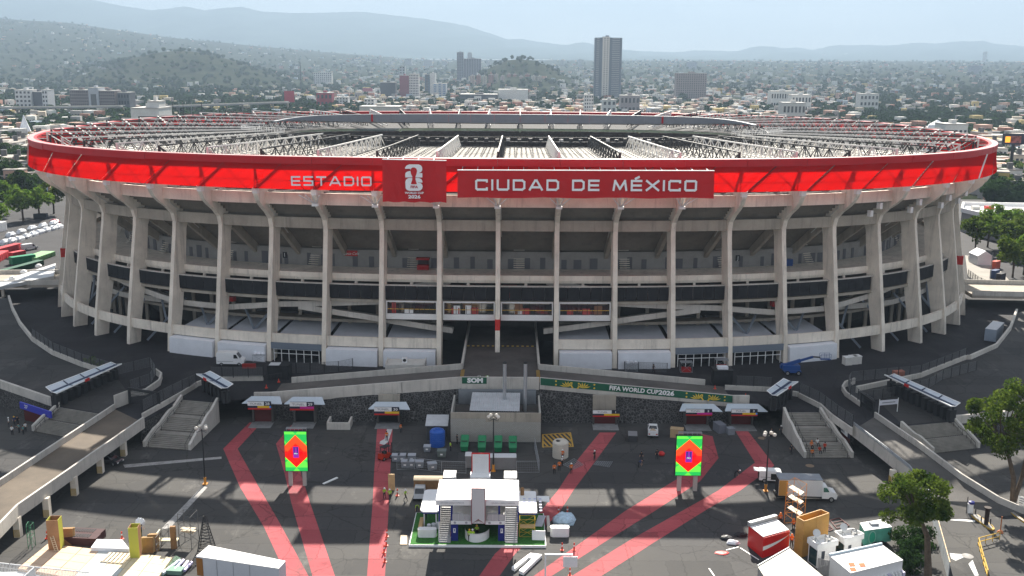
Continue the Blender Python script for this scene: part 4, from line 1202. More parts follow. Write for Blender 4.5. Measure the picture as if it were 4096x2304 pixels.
tunnel(2, K8(1810, 0)[0], K8(2125, 0)[0], K8(0, 710)[1], K8(0, 786)[1], SIGNM, 'tunnel door 2 with magenta strip on its sign')
tunnel(3, K9(77, 0)[0], K9(380, 0)[0], K9(0, 803)[1], K9(0, 880)[1], SIGNY, 'tunnel door 3 at the right end of the stone wall', True, True)
o = thing('tunnel_door', 'red framed tunnel door 27 with blue sign in the left stone wall', 'doorway', tuple(P(160, 1640, 0)))
a, b = P(92, 1610, 3.0), P(215, 1650, 3.0)
g = G(); g.beam((a.x, a.y - 1.0, 2.9), (b.x, b.y - 1.0, 2.9), .3, 1.2); g.build('sign_box', mat('sign_royal_blue', (.04, .05, .42), .5), o)
d = math.atan2(b.y - a.y, b.x - a.x)
g = G(); g.beam((a.x + .6, a.y - .9, 1.1), (b.x + 2.6, b.y - .4, 1.1), .3, 2.2); g.build('door_leaf', DOORR, o)
m_ = (a.lerp(b, .2)); piece('letters', font_mesh('27', .9, WHITE, .01, .01, 'letters', xs=1.2), o, Vector((m_.x, m_.y - 1.2, 2.95)) - Vector(o['at']), (math.pi / 2, 0, d))
GRN = mat('banner_green', (.012, .10, .055), .7); GOLD = mat('banner_gold', (.72, .50, .06), .7)
o = thing('green_banner', 'long sloping green banner reading FIFA WORLD CUP 2026 between gold motifs', 'banner', (5.5, FY - .4, 7))
x0, x1 = 5.3, 40.4; Y = FY - .1 - .25 - .015
def bz(x, f): return zf(x) + 1.15 - 1.35 * f
g = G(); n = 10
for i in range(n):
 a, b = x0 + (x1 - x0) * i / n, x0 + (x1 - x0) * (i + 1) / n
 g.hexa([(a, Y - .02, bz(a, 1)), (b, Y - .02, bz(b, 1)), (b, Y, bz(b, 1)), (a, Y, bz(a, 1))], [(a, Y - .02, bz(a, 0)), (b, Y - .02, bz(b, 0)), (b, Y, bz(b, 0)), (a, Y, bz(a, 0))])
g.build('cloth', GRN, o)
sl = math.atan(.0905); L0 = Vector(o['at'])
xm = x0 + (x1 - x0) * .545
piece('letters', font_mesh('FIFA WORLD CUP', 1.12, WHITE, .015, .035, 'letters', xs=1.0), o, Vector((x0 + (x1 - x0) * .485, Y - .04, bz(x0 + (x1 - x0) * .485, .5))) - L0, (math.pi / 2, sl, 0))
piece('letters', font_mesh('2026', 1.15, WHITE, .015, .05, 'letters', xs=1.25), o, Vector((x0 + (x1 - x0) * .655, Y - .04, bz(x0 + (x1 - x0) * .655, .5))) - L0, (math.pi / 2, sl, 0))
for fc in (.18, .86):
 for sg in (-1, 1):
  cx = x0 + (x1 - x0) * fc + sg * 1.4
  for i in range(6):
   an = math.radians(18 + i * 26); l = 1.5 - .07 * i
   g = G(); p = Vector((cx, Y - .03, bz(cx, .92))); e = p + Vector((sg * math.cos(an) * l, 0, min(1.2, math.sin(an) * 1.15)))
   s = Vector((-(e - p).normalized().z, 0, (e - p).normalized().x)) * .12
   m2 = p.lerp(e, .6)
   g.add([p, m2 - s, e, m2 + s], [(0, 1, 2, 3)]); g.add([p + Vector((0, .012, 0)), m2 - s + Vector((0, .012, 0)), e + Vector((0, .012, 0)), m2 + s + Vector((0, .012, 0))], [(3, 2, 1, 0)])
   g.build('gold_petal', GOLD, o)
  for dx, dz in ((2.1, .25), (2.1, .75), (-.75, .3), (-.75, .75), (-.9, .95)):
   g = G(); cc = Vector((cx + sg * dx, Y - .03, bz(cx + sg * dx, dz)))
   g.add([cc + Vector((.17 * math.cos(t * math.pi / 4), 0, .17 * math.sin(t * math.pi / 4))) for t in range(8)], [tuple(range(8))]); g.build('gold_dot', GOLD, o)
o = thing('green_banner', 'short green banner with half hung white letters at the middle bridge', 'banner', (-9, FY - .4, 7))
x0, x1 = -9.0, -4.5
g = G(); g.box(x0, Y - .02, 6.75, x1, Y, 7.97); g.build('cloth', GRN, o)
piece('letters', font_mesh('SOM', 1.15, WHITE, .015, .07, 'letters', xs=1.2), o, Vector((-6.6, Y - .04, 7.35)) - Vector(o['at']), (math.pi / 2, 0, 0))
# things on the plaza
KB = crop(1600, 1820, 3.677); KL = crop(0, 2050, 2.8622); KR = crop(2940, 1860, 3.2629); KQ = crop(3440, 1860, 3.2637)
def brick_mat(name, c1, c2, mortar, sc):
 m = bpy.data.materials.new(name); m.use_nodes = True
 n, l = m.node_tree.nodes, m.node_tree.links; b = n['Principled BSDF']; b.inputs['Roughness'].default_value = .85
 g = n.new('ShaderNodeNewGeometry'); mp_ = n.new('ShaderNodeMapping'); mp_.inputs['Rotation'].default_value = (math.pi / 2, 0, 0)
 t = n.new('ShaderNodeTexBrick'); t.inputs['Scale'].default_value = sc
 t.inputs['Color1'].default_value = (*c1, 1); t.inputs['Color2'].default_value = (*c2, 1); t.inputs['Mortar'].default_value = (*mortar, 1); t.inputs['Mortar Size'].default_value = .03
 l.new(g.outputs['Position'], mp_.inputs['Vector']); l.new(mp_.outputs['Vector'], t.inputs['Vector']); l.new(t.outputs['Color'], b.inputs['Base Color'])
 bu = n.new('ShaderNodeBump'); bu.inputs['Strength'].default_value = .5; bu.inputs['Distance'].default_value = .03; bu.invert = True
 l.new(t.outputs['Fac'], bu.inputs['Height']); l.new(bu.outputs['Normal'], b.inputs['Normal'])
 return m
BLOCK = brick_mat('pale_block', (.40, .385, .35), (.36, .345, .31), (.26, .25, .23), 1.25)
CORR = mat('corrugated_sheet', (.46, .48, .50), .5, .12, .6)
o = thing('block_building', 'pale block building with corrugated shed roof under the middle bridge', 'building', (-2.6, 162.6, 0))
X0, X1, Y0, Y1 = -10.4, 5.1, 162.6, 172.2
g = G(); g.box(X0, Y0, 0, X1, Y0 + .3, 4.25); g.build('front_wall', BLOCK, o)
g = G(); N = 18
for i in range(N):
 a, b = X0 + (X1 - X0) * i / N, X0 + (X1 - X0) * (i + 1) / N
 g = G(); g.box(a + .012, Y0 - .03, 4.25 if i < 7 else 3.65, b - .012, Y0 + .3, 5.25); g.build('coping_panel', CONC2, o)
for x, nm in ((X0, 'side_wall'), (X1 - .3, 'side_wall')):
 g = G(); g.box(x, Y0 + .31, 0, x + .3, Y1, 5.25); g.build(nm, BLOCK, o)
g = G(); g.box(X0 + .3, Y0 + .3, 3.0, X1 - .3, Y1 + 1, 3.2); g.build('yard_roof', CONC_D, o)
g = G(); g.box(X0 + .8, FY - 1.4, 3.2, X1 - .6, FY - 1.2, 6.0); lv = g.build('louvre_wall', mat('louvre_grey', (.20, .22, .24), .7), o)
for i in range(18):
 z = 3.3 + i * .14; g = G(); g.box(X0 + .9, FY - 1.47, z, X1 - .7, FY - 1.42, z + .08); g.build('louvre_slat', STEEL, lv)
ra, rb_, rc, rd = PY(1889, 1569.5, 172.2), PY(2081, 1572, 172.2), PY(2078, 1646, 164.6), PY(1878, 1643, 164.6)
o2 = g = G()
N = 22
for i in range(N):
 f0, f1 = i / N, (i + 1) / N
 a, b = ra.lerp(rb_, f0), ra.lerp(rb_, f1); d, c = rd.lerp(rc, f0), rd.lerp(rc, f1)
 m1, m2 = a.lerp(b, .5), d.lerp(c, .5)
 g.add([a, m1 + Vector((0, 0, .07)), m2 + Vector((0, 0, .07)), d], [(0, 3, 2, 1)]); g.add([m1 + Vector((0, 0, .07)), b, c, m2 + Vector((0, 0, .07))], [(0, 3, 2, 1)])
g.build('shed_roof', CORR, o)
g = G(); g.box(rd.x + .3, 164.9, 3.2, rc.x - .2, 171.6, min(rd.z, ra.z) - .12); g.build('shed_wall', CONC_D, o)
for u, vt, vb_, t in ((2019, 1454, 1580, 'left'), (2102, 1454, 1608, 'right')):
 tp = PY(u, vt, 169.5); ob = thing('chimney_pipe', '%s of the two tall galvanised chimney pipes over the block building' % t, 'chimney', (tp.x, 169.5, 3.2))
 g = G(); g.tube([(tp.x, 169.5, 3.2), (tp.x, 169.5, tp.z)], .32, 12); g.build('pipe', mat('galvanised', (.42, .44, .46), .35, .1, 1, metal=.5), ob)
 g = G(); g.lathe([(.36, 0), (.36, .25), (.1, .4)], (tp.x, 169.5, tp.z), 12); g.build('cowl', DARK, ob)
p = P(*K5(650, 1020), 0); q = P(*K5(860, 1020), 0)
o = thing('pump_shed', 'small dark shed with pale sloping sheet roof behind the blue tank', 'shed', tuple(p))
zt = PY(*K5(680, 757), p.y + 3.2)[2]
g = G(); g.box(p.x, p.y + .3, 0, p.x + 3.4, p.y + 3.2, 2.7); g.build('shed_wall', mat('shed_dark', (.06, .065, .07), .8), o)
g = G(); g.hexa([(p.x - .2, p.y, 2.7), (p.x + 3.7, p.y, 2.7), (p.x + 3.7, p.y + 3.4, 3.5), (p.x - .2, p.y + 3.4, 3.5)], [(p.x - .2, p.y, 2.8), (p.x + 3.7, p.y, 2.8), (p.x + 3.7, p.y + 3.4, 3.6), (p.x - .2, p.y + 3.4, 3.6)]); g.build('roof_sheet', CORR, o)
def tank(label, u, v, r, h, m):
 p = P(u, v, 0); p.y += r
 o = thing('water_tank', label, 'water tank', tuple(p))
 prof = [(r * .98, 0)]
 nr = 7
 for i in range(nr):
  z = h * .82 * i / nr; dz = h * .82 / nr
  prof += [(r, z + dz * .1), (r, z + dz * .75), (r * .96, z + dz * .85), (r * .96, z + dz * .97)]
 prof += [(r, h * .83), (r * .8, h * .92), (r * .3, h * .97), (r * .28, h)]
 g = G(); g.lathe(prof, p, 24); g.build('tank_body', m, o, smooth=False)
 g = G(); g.lathe([(r * .3, 0), (r * .3, .1), (.05, .14)], (p.x - r * .3, p.y - r * .3, h * .93), 12); g.build('lid', DARK if m is not BLUET else m, o)
BLUET = mat('blue_tank', (.02, .10, .42), .35)
tank('blue ribbed water tank in front of the small shed', *K5(780, 1110), 1.3, 3.1, BLUET)
tank('cream ribbed water tank right of the block building', *K5(2340, 1255), 1.32, 3.1, mat('cream_tank', (.55, .51, .44), .5, .08, 1))
GB = mat('green_bin', (.015, .20, .08), .4, .06, 1)
names = ['first green wheeled skip from the left against the block wall', 'second green wheeled skip from the left, just left of the lamp post', 'third green wheeled skip from the left, just right of the lamp post', 'fourth green wheeled skip from the left, nearest the right corner']
base = None
for i, (x, yb) in enumerate(((1125, 1160), (1345, 1168), (1550, 1170), (1735, 1175))):
 p = P(*K5(x, yb), 0)
 if base is None:
  base = thing('wheeled_skip', names[0], 'waste bin', tuple(p), 0, 'green skips by the block building')
  g = G(); g.hexa([(-.55, 0, .15), (.55, 0, .15), (.6, 3.0, .15), (-.6, 3.0, .15)], [(-.62, -.2, 1.0), (.62, -.2, 1.0), (.7, 3.2, 1.7), (-.7, 3.2, 1.7)]); g.build('body', GB, base, True)
  g = G(); g.hexa([(-.66, -.25, 1.02), (.66, -.25, 1.02), (.74, 3.25, 1.72), (-.74, 3.25, 1.72)], [(-.55, -.1, 1.1), (.55, -.1, 1.1), (.6, 2.9, 2.0), (-.6, 2.9, 2.0)]); g.build('lid', GB, base, True)
  g = G(); g.box(-.5, .9, 1.52, .5, 1.0, 1.66); g.build('handle', DARK, base, True)
  for x_ in (-.5, .5):
   for y_ in (.3, 2.7): g = G(); g.cbox((x_, y_, .1), (.1, .2, .2)); g.build('wheel', DARK, base, True)
 else: dup(base, tuple(p), 0, names[i])
CAB = mat('grey_cabin', (.17, .17, .175), .7, .1, 1); CABT = mat('cabin_roof', (.55, .56, .58), .5)
def cabinet(label):
 o = thing('portable_toilet', label, 'portable toilet', (0, 0, 0), 0, 'row of portable toilets behind the stand')
 g = G(); g.box(-.52, 0, .1, .52, 1.1, 2.15); g.build('body', CAB, o, True)
 g = G(); g.hexa([(-.55, -.04, 2.15), (.55, -.04, 2.15), (.55, 1.14, 2.15), (-.55, 1.14, 2.15)], [(-.5, .02, 2.25), (.5, .02, 2.25), (.5, 1.1, 2.45), (-.5, 1.1, 2.45)]); g.build('roof', CABT, o, True)
 g = G(); g.box(-.4, -.03, .2, .4, 0, 2.0); g.build('back_panel', CAB, o, True)
 return o
cb = cabinet('grey portable toilet standing alone left of the row'); cb.location = P(*K5(1177, 1370), 0)
for i in range(7):
 dup(cb, tuple(P(*K5(1378 + i * 60, 1390), 0)), 0, 'grey portable toilet, %s from the left in the row behind the stand' % ('first', 'second', 'third', 'fourth', 'fifth', 'sixth', 'last')[i])
GBX = mat('grey_plastic_crate', (.22, .24, .27), .5, .1, 1)
def crate(label, x, y, w=1.1, h=1.1, d=1.0, m=None, rz=0, nm='storage_crate', cat='crate', grp='grey crates on the asphalt left of the stand'):
 p = P(*K5(x, y), 0)
 o = thing(nm, label, cat, tuple(p), rz, grp)
 g = G(); g.hexa([(-w / 2, 0, .12), (w / 2, 0, .12), (w / 2, d, .12), (-w / 2, d, .12)], [(-w / 2 - .06, -.04, h), (w / 2 + .06, -.04, h), (w / 2 + .06, d + .04, h), (-w / 2 - .06, d + .04, h)]); g.build('body', m or GBX, o, True)
 g = G(); g.box(-w / 2 - .1, -.08, h, w / 2 + .1, d + .08, h + .1); g.build('lid', m or CABT if m else mat('crate_lid', (.36, .38, .42), .5), o, True)
 g = G(); g.box(-.2, -.07, .5, .2, -.03, .75); g.build('plate', WHITE, o, True)
 return o
crate('grey crate at the back left of the group, beside the forklift', 258, 1290); crate('grey crate in the back row, second from the forklift', 337, 1288); crate('grey crate at the back right of the group', 462, 1290)
crate('grey crate in the front row, leftmost', 377, 1368); crate('grey crate in the front row touching the fence corner', 460, 1366); crate('grey crate standing apart to the right of the front row', 560, 1372)
crate('tilted grey crate nearest the portable toilets', 728, 1395, 1.3, 1.1, 1.0, None, .3)
crate('grey green crate with open handles near the blue tank', 838, 1235, 1.3, 1.1, 1.2, mat('crate_green_grey', (.14, .17, .16), .6)); crate('grey crate just below the blue tank', 655, 1170, 1.0, 1.0, 1.1)
def lamp_post(label, u, v, ht):
 p = P(u, v, 0)
 o = thing('lamp_post', label, 'lamp post', tuple(p), 0, 'four globe lamp posts on the plaza')
 g = G(); g.tube([(0, 0, .2), (0, 0, ht)], [.14, .08], 8); g.build('pole', DARK, o, True)
 g = G(); g.box(-.35, -.35, 0, .35, .35, .12); g.tube([(0, 0, .1), (0, 0, 1.1)], .2, 8); g.build('base', mat('orange_paint', (.60, .25, .03), .6), o, True)
 g = G()
 for x, y in ((-.75, -.3), (.75, -.3), (-.45, .55), (.45, .55)): g.tube([(0, 0, ht - .3), (x, y, ht - .45), (x, y, ht)], .04, 4)
 g.build('arm', DARK, o, True)
 for x, y in ((-.75, -.3), (.75, -.3), (-.45, .55), (.45, .55)):
  g = G(); g.lathe([(.05, 0), (.2, .06), (.29, .2), (.3, .32), (.22, .48), (.05, .56)], (x, y, ht - .05), 12); g.build('globe', mat('globe_glass', (.62, .58, .52), .3), o, True, smooth=True)
 return o
lamp_post('black lamp post with four globes at the left, orange base', *K1(1316, 860), 9.0)
lamp_post('black lamp post with four globes in front of the block building', *K5(1492, 1400), 9.0)
lamp_post('black lamp post with four globes at the right beside the white van', *K4(106, 905), 9.0)
LG, LG2, LR, LR2, LO, LP, LN = emis('led_green', (.008, .26, .045), .75), emis('led_light_green', (.07, .40, .035), .8), emis('led_red', (.95, .005, .003), .52), emis('led_deep_red', (.80, .0, .004), .5), emis('led_orange', (1.0, .055, .01), .5), emis('led_purple', (.35, .03, .55), .22), emis('led_navy', (.02, .02, .16), .4)
def led(label, ul, ur, vt, vb, uf, vf):
 base = P(uf, vf, 0); Y = base.y
 a, b = PY(ul, vt, Y), PY(ur, vb, Y)
 x0, x1, z1, z0 = a.x, b.x, a.z, b.z
 o = thing('led_screen', label, 'screen', ((x0 + x1) / 2, Y, 0), 0, 'upright screens on twin posts')
 w, h = x1 - x0, z1 - z0
 g = G(); g.box(x0 - .08, Y, z0 - .08, x1 + .08, Y + .7, z1 + .02); g.build('cabinet', DARK, o)
 for x in (x0 + w * .10, x1 - w * .26):
  g = G(); g.box(x, Y + .15, 0, x + w * .16, Y + .65, z0 - .08); g.build('post', mat('screen_post', (.42, .40, .37), .7), o)
 k = [0]
 def face(pts, m, nm='screen_area'):
  k[0] += 1; y = Y - .004 * k[0]
  g = G(); q = [(x0 + w * x, y, z0 + h * z) for x, z in pts]; g.add(q, [tuple(range(len(q)))]); g.build(nm, m, o)
 face([(0, 0), (1, 0), (1, 1), (0, 1)], LG)
 face([(0, .09), (1, .09), (1, .35), (0, .35)], LG2); face([(0, .93), (1, .93), (1, .995), (0, .995)], LG2)
 face([(.35, 0), (.65, 0), (.5, .09)], LG2); face([(.4, 1), (.6, 1), (.5, .93)][::-1], LG)
 for s in (0, 1):
  f = (lambda pts: [(1 - x, z) for x, z in pts][::-1]) if s else (lambda pts: pts)
  face(f([(0, .28), (.16, .28), (.06, .24), (0, .22)])[::-1], LG); face(f([(0, .7), (.09, .7), (0, .78)]), LG2)
 face([(.5, .09), (1, .355), (1, .645), (.5, .92), (0, .645), (0, .355)], emis('led_yellow', (.8, .45, .02), .4));
 face([(.5, .098), (1, .363), (1, .637), (.5, .912), (0, .637), (0, .363)], LR)
 face([(0, .5), (.15, .5), (.5, .70), (.85, .5), (1, .5), (1, .637), (.5, .912), (0, .637)], LO)
 face([(.15, .5), (.32, .40), (.68, .40), (.85, .5)], LR2)
 face([(.37, .34), (.63, .34), (.63, .62), (.37, .62)], LP, 'emblem'); face([(.40, .42), (.60, .42), (.60, .61), (.40, .61)], LN, 'emblem')
 face([(.44, .47), (.56, .47), (.54, .60), (.46, .60)], LP, 'emblem')
 piece('letters', font_mesh('FIFA', w * .085, emis('led_white', (.9, .9, .9), .4), .005, .003, 'letters'), o, Vector((x0 + w * .5, Y - .004 * k[0] - .02, z0 + h * .445)) - Vector(o['at']), (math.pi / 2, 0, 0))
 g = G()
 for y in (.05, .35, .65): g.beam((x0 + .3, Y + y, z1 + .45), (x1 - .05, Y + y, z1 + .45), .07, .07)
 for i in range(6):
  x = x0 + .3 + (w - .35) * i / 5; g.beam((x, Y + .05, z1 + .45), (x, Y + .65, z1 + .45), .05, .05); g.beam((x, Y + .35, z1), (x, Y + .35, z1 + .45), .05, .05)
 g.build('top_truss', STEEL, o)
 return o
led('left upright screen showing a red diamond on green, on two posts', 1136, 1231, 1726, 1884, 1155, 1945)
led('right upright screen showing a red diamond on green, on two posts', 2708, 2802, 1744, 1902, 2716, 1966)
p = P(*K7(1818, 1075), 0); q = P(*K7(2090, 1090), 0)
o = thing('concrete_trough', 'low open concrete trough wall below the stone wall', 'trough', tuple(p))
g = G(); g.hexa([(p.x, p.y, 0), (q.x, p.y, 0), (q.x, p.y + .3, 0), (p.x, p.y + .3, 0)], [(p.x, p.y, 1.3), (q.x, p.y, 1.3), (q.x, p.y + .3, 1.3), (p.x, p.y + .3, 1.3)]); g.build('front_wall', PARA, o)
for x in (p.x, q.x - .3): g = G(); g.box(x, p.y + .3, 0, x + .3, p.y + 3.2, 1.4); g.build('side_wall', PARA, o)
TAN = mat('tan_plywood', (.42, .30, .17), .7, .15, 1.2); PLY = mat('plywood', (.56, .38, .19), .7, .18, .9); PLYD = mat('dark_plywood', (.26, .14, .06), .7, .25, 1.2)
def boxy(nm, label, cat, u, v, w, d, h, m, rz=0, grp=None, lidm=None, z=0.0):
 p = P(u, v, z); o = thing(nm, label, cat, tuple(p), rz, grp)
 g = G(); g.hexa([(-w / 2, 0, 0), (w / 2, 0, 0), (w / 2, d, 0), (-w / 2, d, 0)], [(-w / 2, 0, h), (w / 2, 0, h), (w / 2, d, h), (-w / 2, d, h)]); g.build('body', m, o, True)
 g = G(); g.box(-w / 2 - .04, -.04, h, w / 2 + .04, d + .04, h + .08); g.build('lid', lidm or m, o, True)
 return o
boxy('wooden_crate', 'tan wooden crate on wheels behind the right screen', 'crate', *K3(1130, 565), 2.2, 1.4, 1.5, TAN, -.25)
boxy('generator', 'grey generator cart parked by tunnel door 3', 'generator', *K3(1425, 535), 1.4, 2.2, 1.5, mat('generator_grey', (.16, .17, .2), .5), .3)
boxy('tool_cart', 'small grey cart beside the generator by tunnel door 3', 'cart', *K3(1485, 545), 1.2, 1.2, 1.1, GBX, .2)
boxy('golf_cart', 'dark low cart left of the white pickup', 'cart', *K3(850, 590), 1.5, 2.2, 1.1, mat('dark_cart', (.05, .05, .055), .5), -.1, None, mat('cart_bed', (.22, .22, .23), .6))
g = G(); p = P(*K2(470, 858), .1); q = P(*K2(560, 818), .1); g.beam(p, q, .35, .14); tag(g.build('white_beam', WHITE), 'loose white beam lying beside the left screen', 'beam')
def tfence(label, pts):
 o = thing('temporary_fence', label, 'fence', tuple(P(*pts[0], 0)))
 q = [P(*p, 0) for p in pts]
 for a, b in zip(q[:-1], q[1:]):
  n = max(1, round((b - a).length / 3.4))
  for i in range(n):
   c, d = a.lerp(b, i / n + .01), a.lerp(b, (i + 1) / n - .01)
   g = G()
   for z in (.08, 1.95): g.beam(up(c, z), up(d, z), .05, .05)
   for e in (c, d): g.beam(e, up(e, 2.0), .05, .05)
   for k in range(1, 12): g.beam(up(c.lerp(d, k / 12), .1), up(c.lerp(d, k / 12), 1.95), .012, .012)
   for k in range(1, 5): g.beam(up(c, .1 + k * .4), up(d, .1 + k * .4), .012, .012)
   g.build('mesh_panel', STEEL, o)
 return o
tfence('temporary mesh fence left of the stand around the grey crates', [K5(275, 1385), K5(500, 1375), K5(840, 1420), K5(1150, 1430)])
tfence('temporary mesh fence right of the portable toilets', [K5(1780, 1420), K5(2070, 1420), K5(2010, 1110)])
for i, (c, lab) in enumerate((([K3(405, 735), K3(470, 765), K3(535, 735), K3(475, 695)], 'mesh panel lying on the ground beside the orange vested workers'), ([K3(600, 735), K3(700, 750), K3(722, 715), K3(620, 712)], 'mesh panel lying flat across the pink lane'))):
 q = [P(*p, .12) for p in c]; g = G()
 for k in range(9): g.beam(q[0].lerp(q[1], k / 8), q[3].lerp(q[2], k / 8), .04, .04)
 for k in range(7): g.beam(q[0].lerp(q[3], k / 6), q[1].lerp(q[2], k / 6), .04, .04)
 tag(g.build('loose_mesh_panel', STEEL), lab, 'mesh panel')
# two storey stand
NAVY = mat('navy_panel', (.012, .02, .17), .5); TURF = mat('artificial_turf', (.03, .14, .02), .95, .4, 3.0, .3); RFRAME = mat('maroon_frame', (.22, .02, .03), .5)
BW = mat('booth_white', (.78, .78, .78), .5, .04, 1.0); DKI = mat('dark_interior', (.015, .014, .014), .8)
b0, b1 = P(*KB(130, 1320), .35), P(*KB(2150, 1345), .35)
yb, xl, xr = b0.y, b0.x, b1.x
o = thing('hospitality_stand', 'white two storey event stand with twin stairs on a turf platform', 'stand', ((xl + xr) / 2, yb, 0))
def bx(u, Y, v=700): return PY(*KB(u, v), Y).x
g = G(); g.box(xl, yb, 0, xr, yb + 10.0, .34); g.build('platform', BW, o)
g = G(); g.box(xl + .12, yb + .12, .341, xr - .12, yb + 9.9, .37); g.build('turf', TURF, o)
F = yb + 1.2
xw0, xw1 = bx(530, F, 680), bx(1750, F, 690)
zr = PY(*KB(1140, 650), F).z
ROOFY = F + 6.2
xm = (xw0 + xw1) / 2
for s, (xa, xb) in enumerate(((xw0, xm), (xm, xw1))):
 for i in range(5):
  a, b = xa + (xb - xa) * i / 5, xa + (xb - xa) * (i + 1) / 5
  za, zb = zr + .12 * (1 - abs(a - xm) / (xw1 - xm)), zr + .12 * (1 - abs(b - xm) / (xw1 - xm))
  g = G(); g.hexa([(a + .01, F - .3, za - .12), (b - .01, F - .3, zb - .12), (b - .01, ROOFY, zb - .02), (a + .01, ROOFY, za - .02)], [(a + .01, F - .3, za), (b - .01, F - .3, zb), (b - .01, ROOFY, zb + .1), (a + .01, ROOFY, za + .1)]); g.build('roof_panel', BW, o)
g = G(); g.hexa([(xw0, F - .36, zr - .75), (xw1, F - .36, zr - .75), (xw1, F - .3, zr - .75), (xw0, F - .3, zr - .75)], [(xw0, F - .36, zr), (xw1, F - .36, zr), (xw1, F - .3, zr), (xw0, F - .3, zr)]); fs = g.build('fascia', BW, o)
for s in (-1, 1):
 piece('letters', font_mesh('CERVEZA LIGERA SUPERIOR', .26, mat('soft_grey_text', (.35, .34, .36), .6), .005, 0, 'letters'), o, Vector((xm + s * 3.4, F - .38, zr - .4)) - Vector(o['at']), (math.pi / 2, 0, 0))
z1f = 3.25
sx = {n: bx(u, F) for n, u in (('a', 572), ('b', 745), ('c', 850), ('d', 1050), ('e', 1258), ('f', 1445), ('g', 1552), ('h', 1735))}
for xa, xb in ((sx['a'], sx['b']), (sx['g'], sx['h'])):
 N = 17
 st = G(); st.box(xa - .08, F - .2, .37, xa, F + 5, z1f + 1); st.build('stair_side', BW, o)
 for i in range(N):
  y0 = F - .6 + i * .30; z = .37 + (z1f - .37) * (i + 1) / N
  g = G(); g.box(xa, y0, .37 if i == 0 else z - .2, xb - .02, y0 + .30, z); g.build('step', mat('step_grey', (.34, .34, .35), .6, .1, 2), o)
 g = G(); g.beam((xb, F - .6, 1.3), (xb, F + 4.4, z1f + .9), .05, .06); g.build('stair_rail', RFRAME, o)
for xa, xb in ((sx['b'], sx['c']), (sx['f'], sx['g'])):
 g = G(); g.box(xa, F, .37, xb, F + .4, 2.95); pn = g.build('blue_pier', NAVY, o)
 g = G(); zc = 1.9; xc = (xa + xb) / 2; g.box(xc - .16, F - .015, zc - .35, xc + .16, F + .002, zc + .3); g.build('white_emblem', WHITE, pn)
 g = G(); g.box(xc - .06, F - .03, zc - .15, xc + .06, F - .012, zc + .2); g.build('emblem_cup', NAVY, pn)
 g = G(); g.box(xa, F, 3.25, xa + .25, F + .3, zr - .7); g.build('blue_post', NAVY, o)
g = G(); g.box(sx['b'], F - .1, 2.95, sx['g'], F + 5.5, 3.25); g.build('upper_floor', BW, o)
for i, (xa, xb) in enumerate(((sx['b'], sx['d']), (sx['e'], sx['g']))):
 g = G(); g.box(xa, F - .16, 2.85, xb, F - .1, 3.35); g.build('floor_fascia', BW, o)
 for q in (.2, .75):
  g = G(); g.add([(xa + (xb - xa) * q + .18 * math.cos(t * math.pi / 5), F - .175, 3.1 + .18 * math.sin(t * math.pi / 5)) for t in range(10)], [tuple(range(10))]); g.build('roundel', mat('soft_grey_text', (.35, .34, .36), .6), o)
 for j in range(3):
  a, b = xa + .2 + (xb - xa - .3) * j / 3, xa + .2 + (xb - xa - .3) * (j + 1) / 3
  g = G(); g.box(a + .02, F - .1, 3.4, b - .02, F - .06, 4.3); g.build('balustrade_panel', mat('frosted_panel', (.45, .44, .45), .3), o)
 g = G(); g.box(xa + .2, F + 1.2, 5.1, xb - .3, F + 1.3, 5.2); g.build('light_strip', emis('yellow_light', (.5, .5, .03), .25), o)
 g = G(); g.box(xa + .3, F + .8, 3.25, xa + 1.6, F + 1.5, 4.1); g.build('bar_unit', BW, o)
g = G(); g.box(sx['b'], F + 5.4, .37, sx['g'], F + 5.6, zr - .1); g.build('back_wall', DKI, o)
for x in (sx['a'], sx['h']): g = G(); g.box(x - .1, F + 5.0, .37, x + .1, F + 5.2, zr - .1); g.build('rear_post', BW, o)
for x in (sx['a'], sx['h']): g = G(); g.box(x - .05, F - .25, z1f, x + .15, F - .05, zr - .7); g.build('front_post', NAVY, o)
zt, zb, zn = PY(*KB(1150, 490), F - .6).z, PY(*KB(1150, 1020), F - .6).z, PY(*KB(1150, 965), F - .6).z
xa, xb = sx['d'], sx['e']; xc = (xa + xb) / 2
def notch(x0, x1, zt, zb, zn, y0, y1, m, nm):
 c = (x0 + x1) / 2; g = G()
 pl = [(x0, zb), (c, zn), (x1, zb), (x1, zt), (x0, zt)]
 g.add([(x, y0, z) for x, z in pl] + [(x, y1, z) for x, z in pl], [(0, 1, 4), (1, 2, 3, 4), (9, 6, 5), (9, 8, 7, 6)] + [(i, 5 + i, 5 + (i + 1) % 5, (i + 1) % 5) for i in range(5)])
 return g.build(nm, m, o)
notch(xa, xb, zt, zb, zn + .1, F - .62, F - .5, RFRAME, 'centre_sign_frame'); notch(xa + .1, xb - .1, zt - .1, zb + .12, zn + .25, F - .66, F - .62, mat('sign_grey_white', (.55, .54, .55), .5), 'centre_sign_face')
g = G(); N = 14
pl = [(xc - .2 + 1.7 * math.cos(math.pi + math.pi * .9 * i / N), F + 1.4 + 1.9 * math.sin(math.pi + math.pi * .95 * i / N)) for i in range(N + 1)]
for i in range(N):
 g.hexa([(pl[i][0], pl[i][1], .37), (pl[i + 1][0], pl[i + 1][1], .37), (pl[i + 1][0], pl[i + 1][1] + .3, .37), (pl[i][0], pl[i][1] + .3, .37)], [(pl[i][0], pl[i][1], 1.5), (pl[i + 1][0], pl[i + 1][1], 1.5), (pl[i + 1][0], pl[i + 1][1] + .3, 1.5), (pl[i][0], pl[i][1] + .3, 1.5)])
g.build('bar_counter', BW, o)
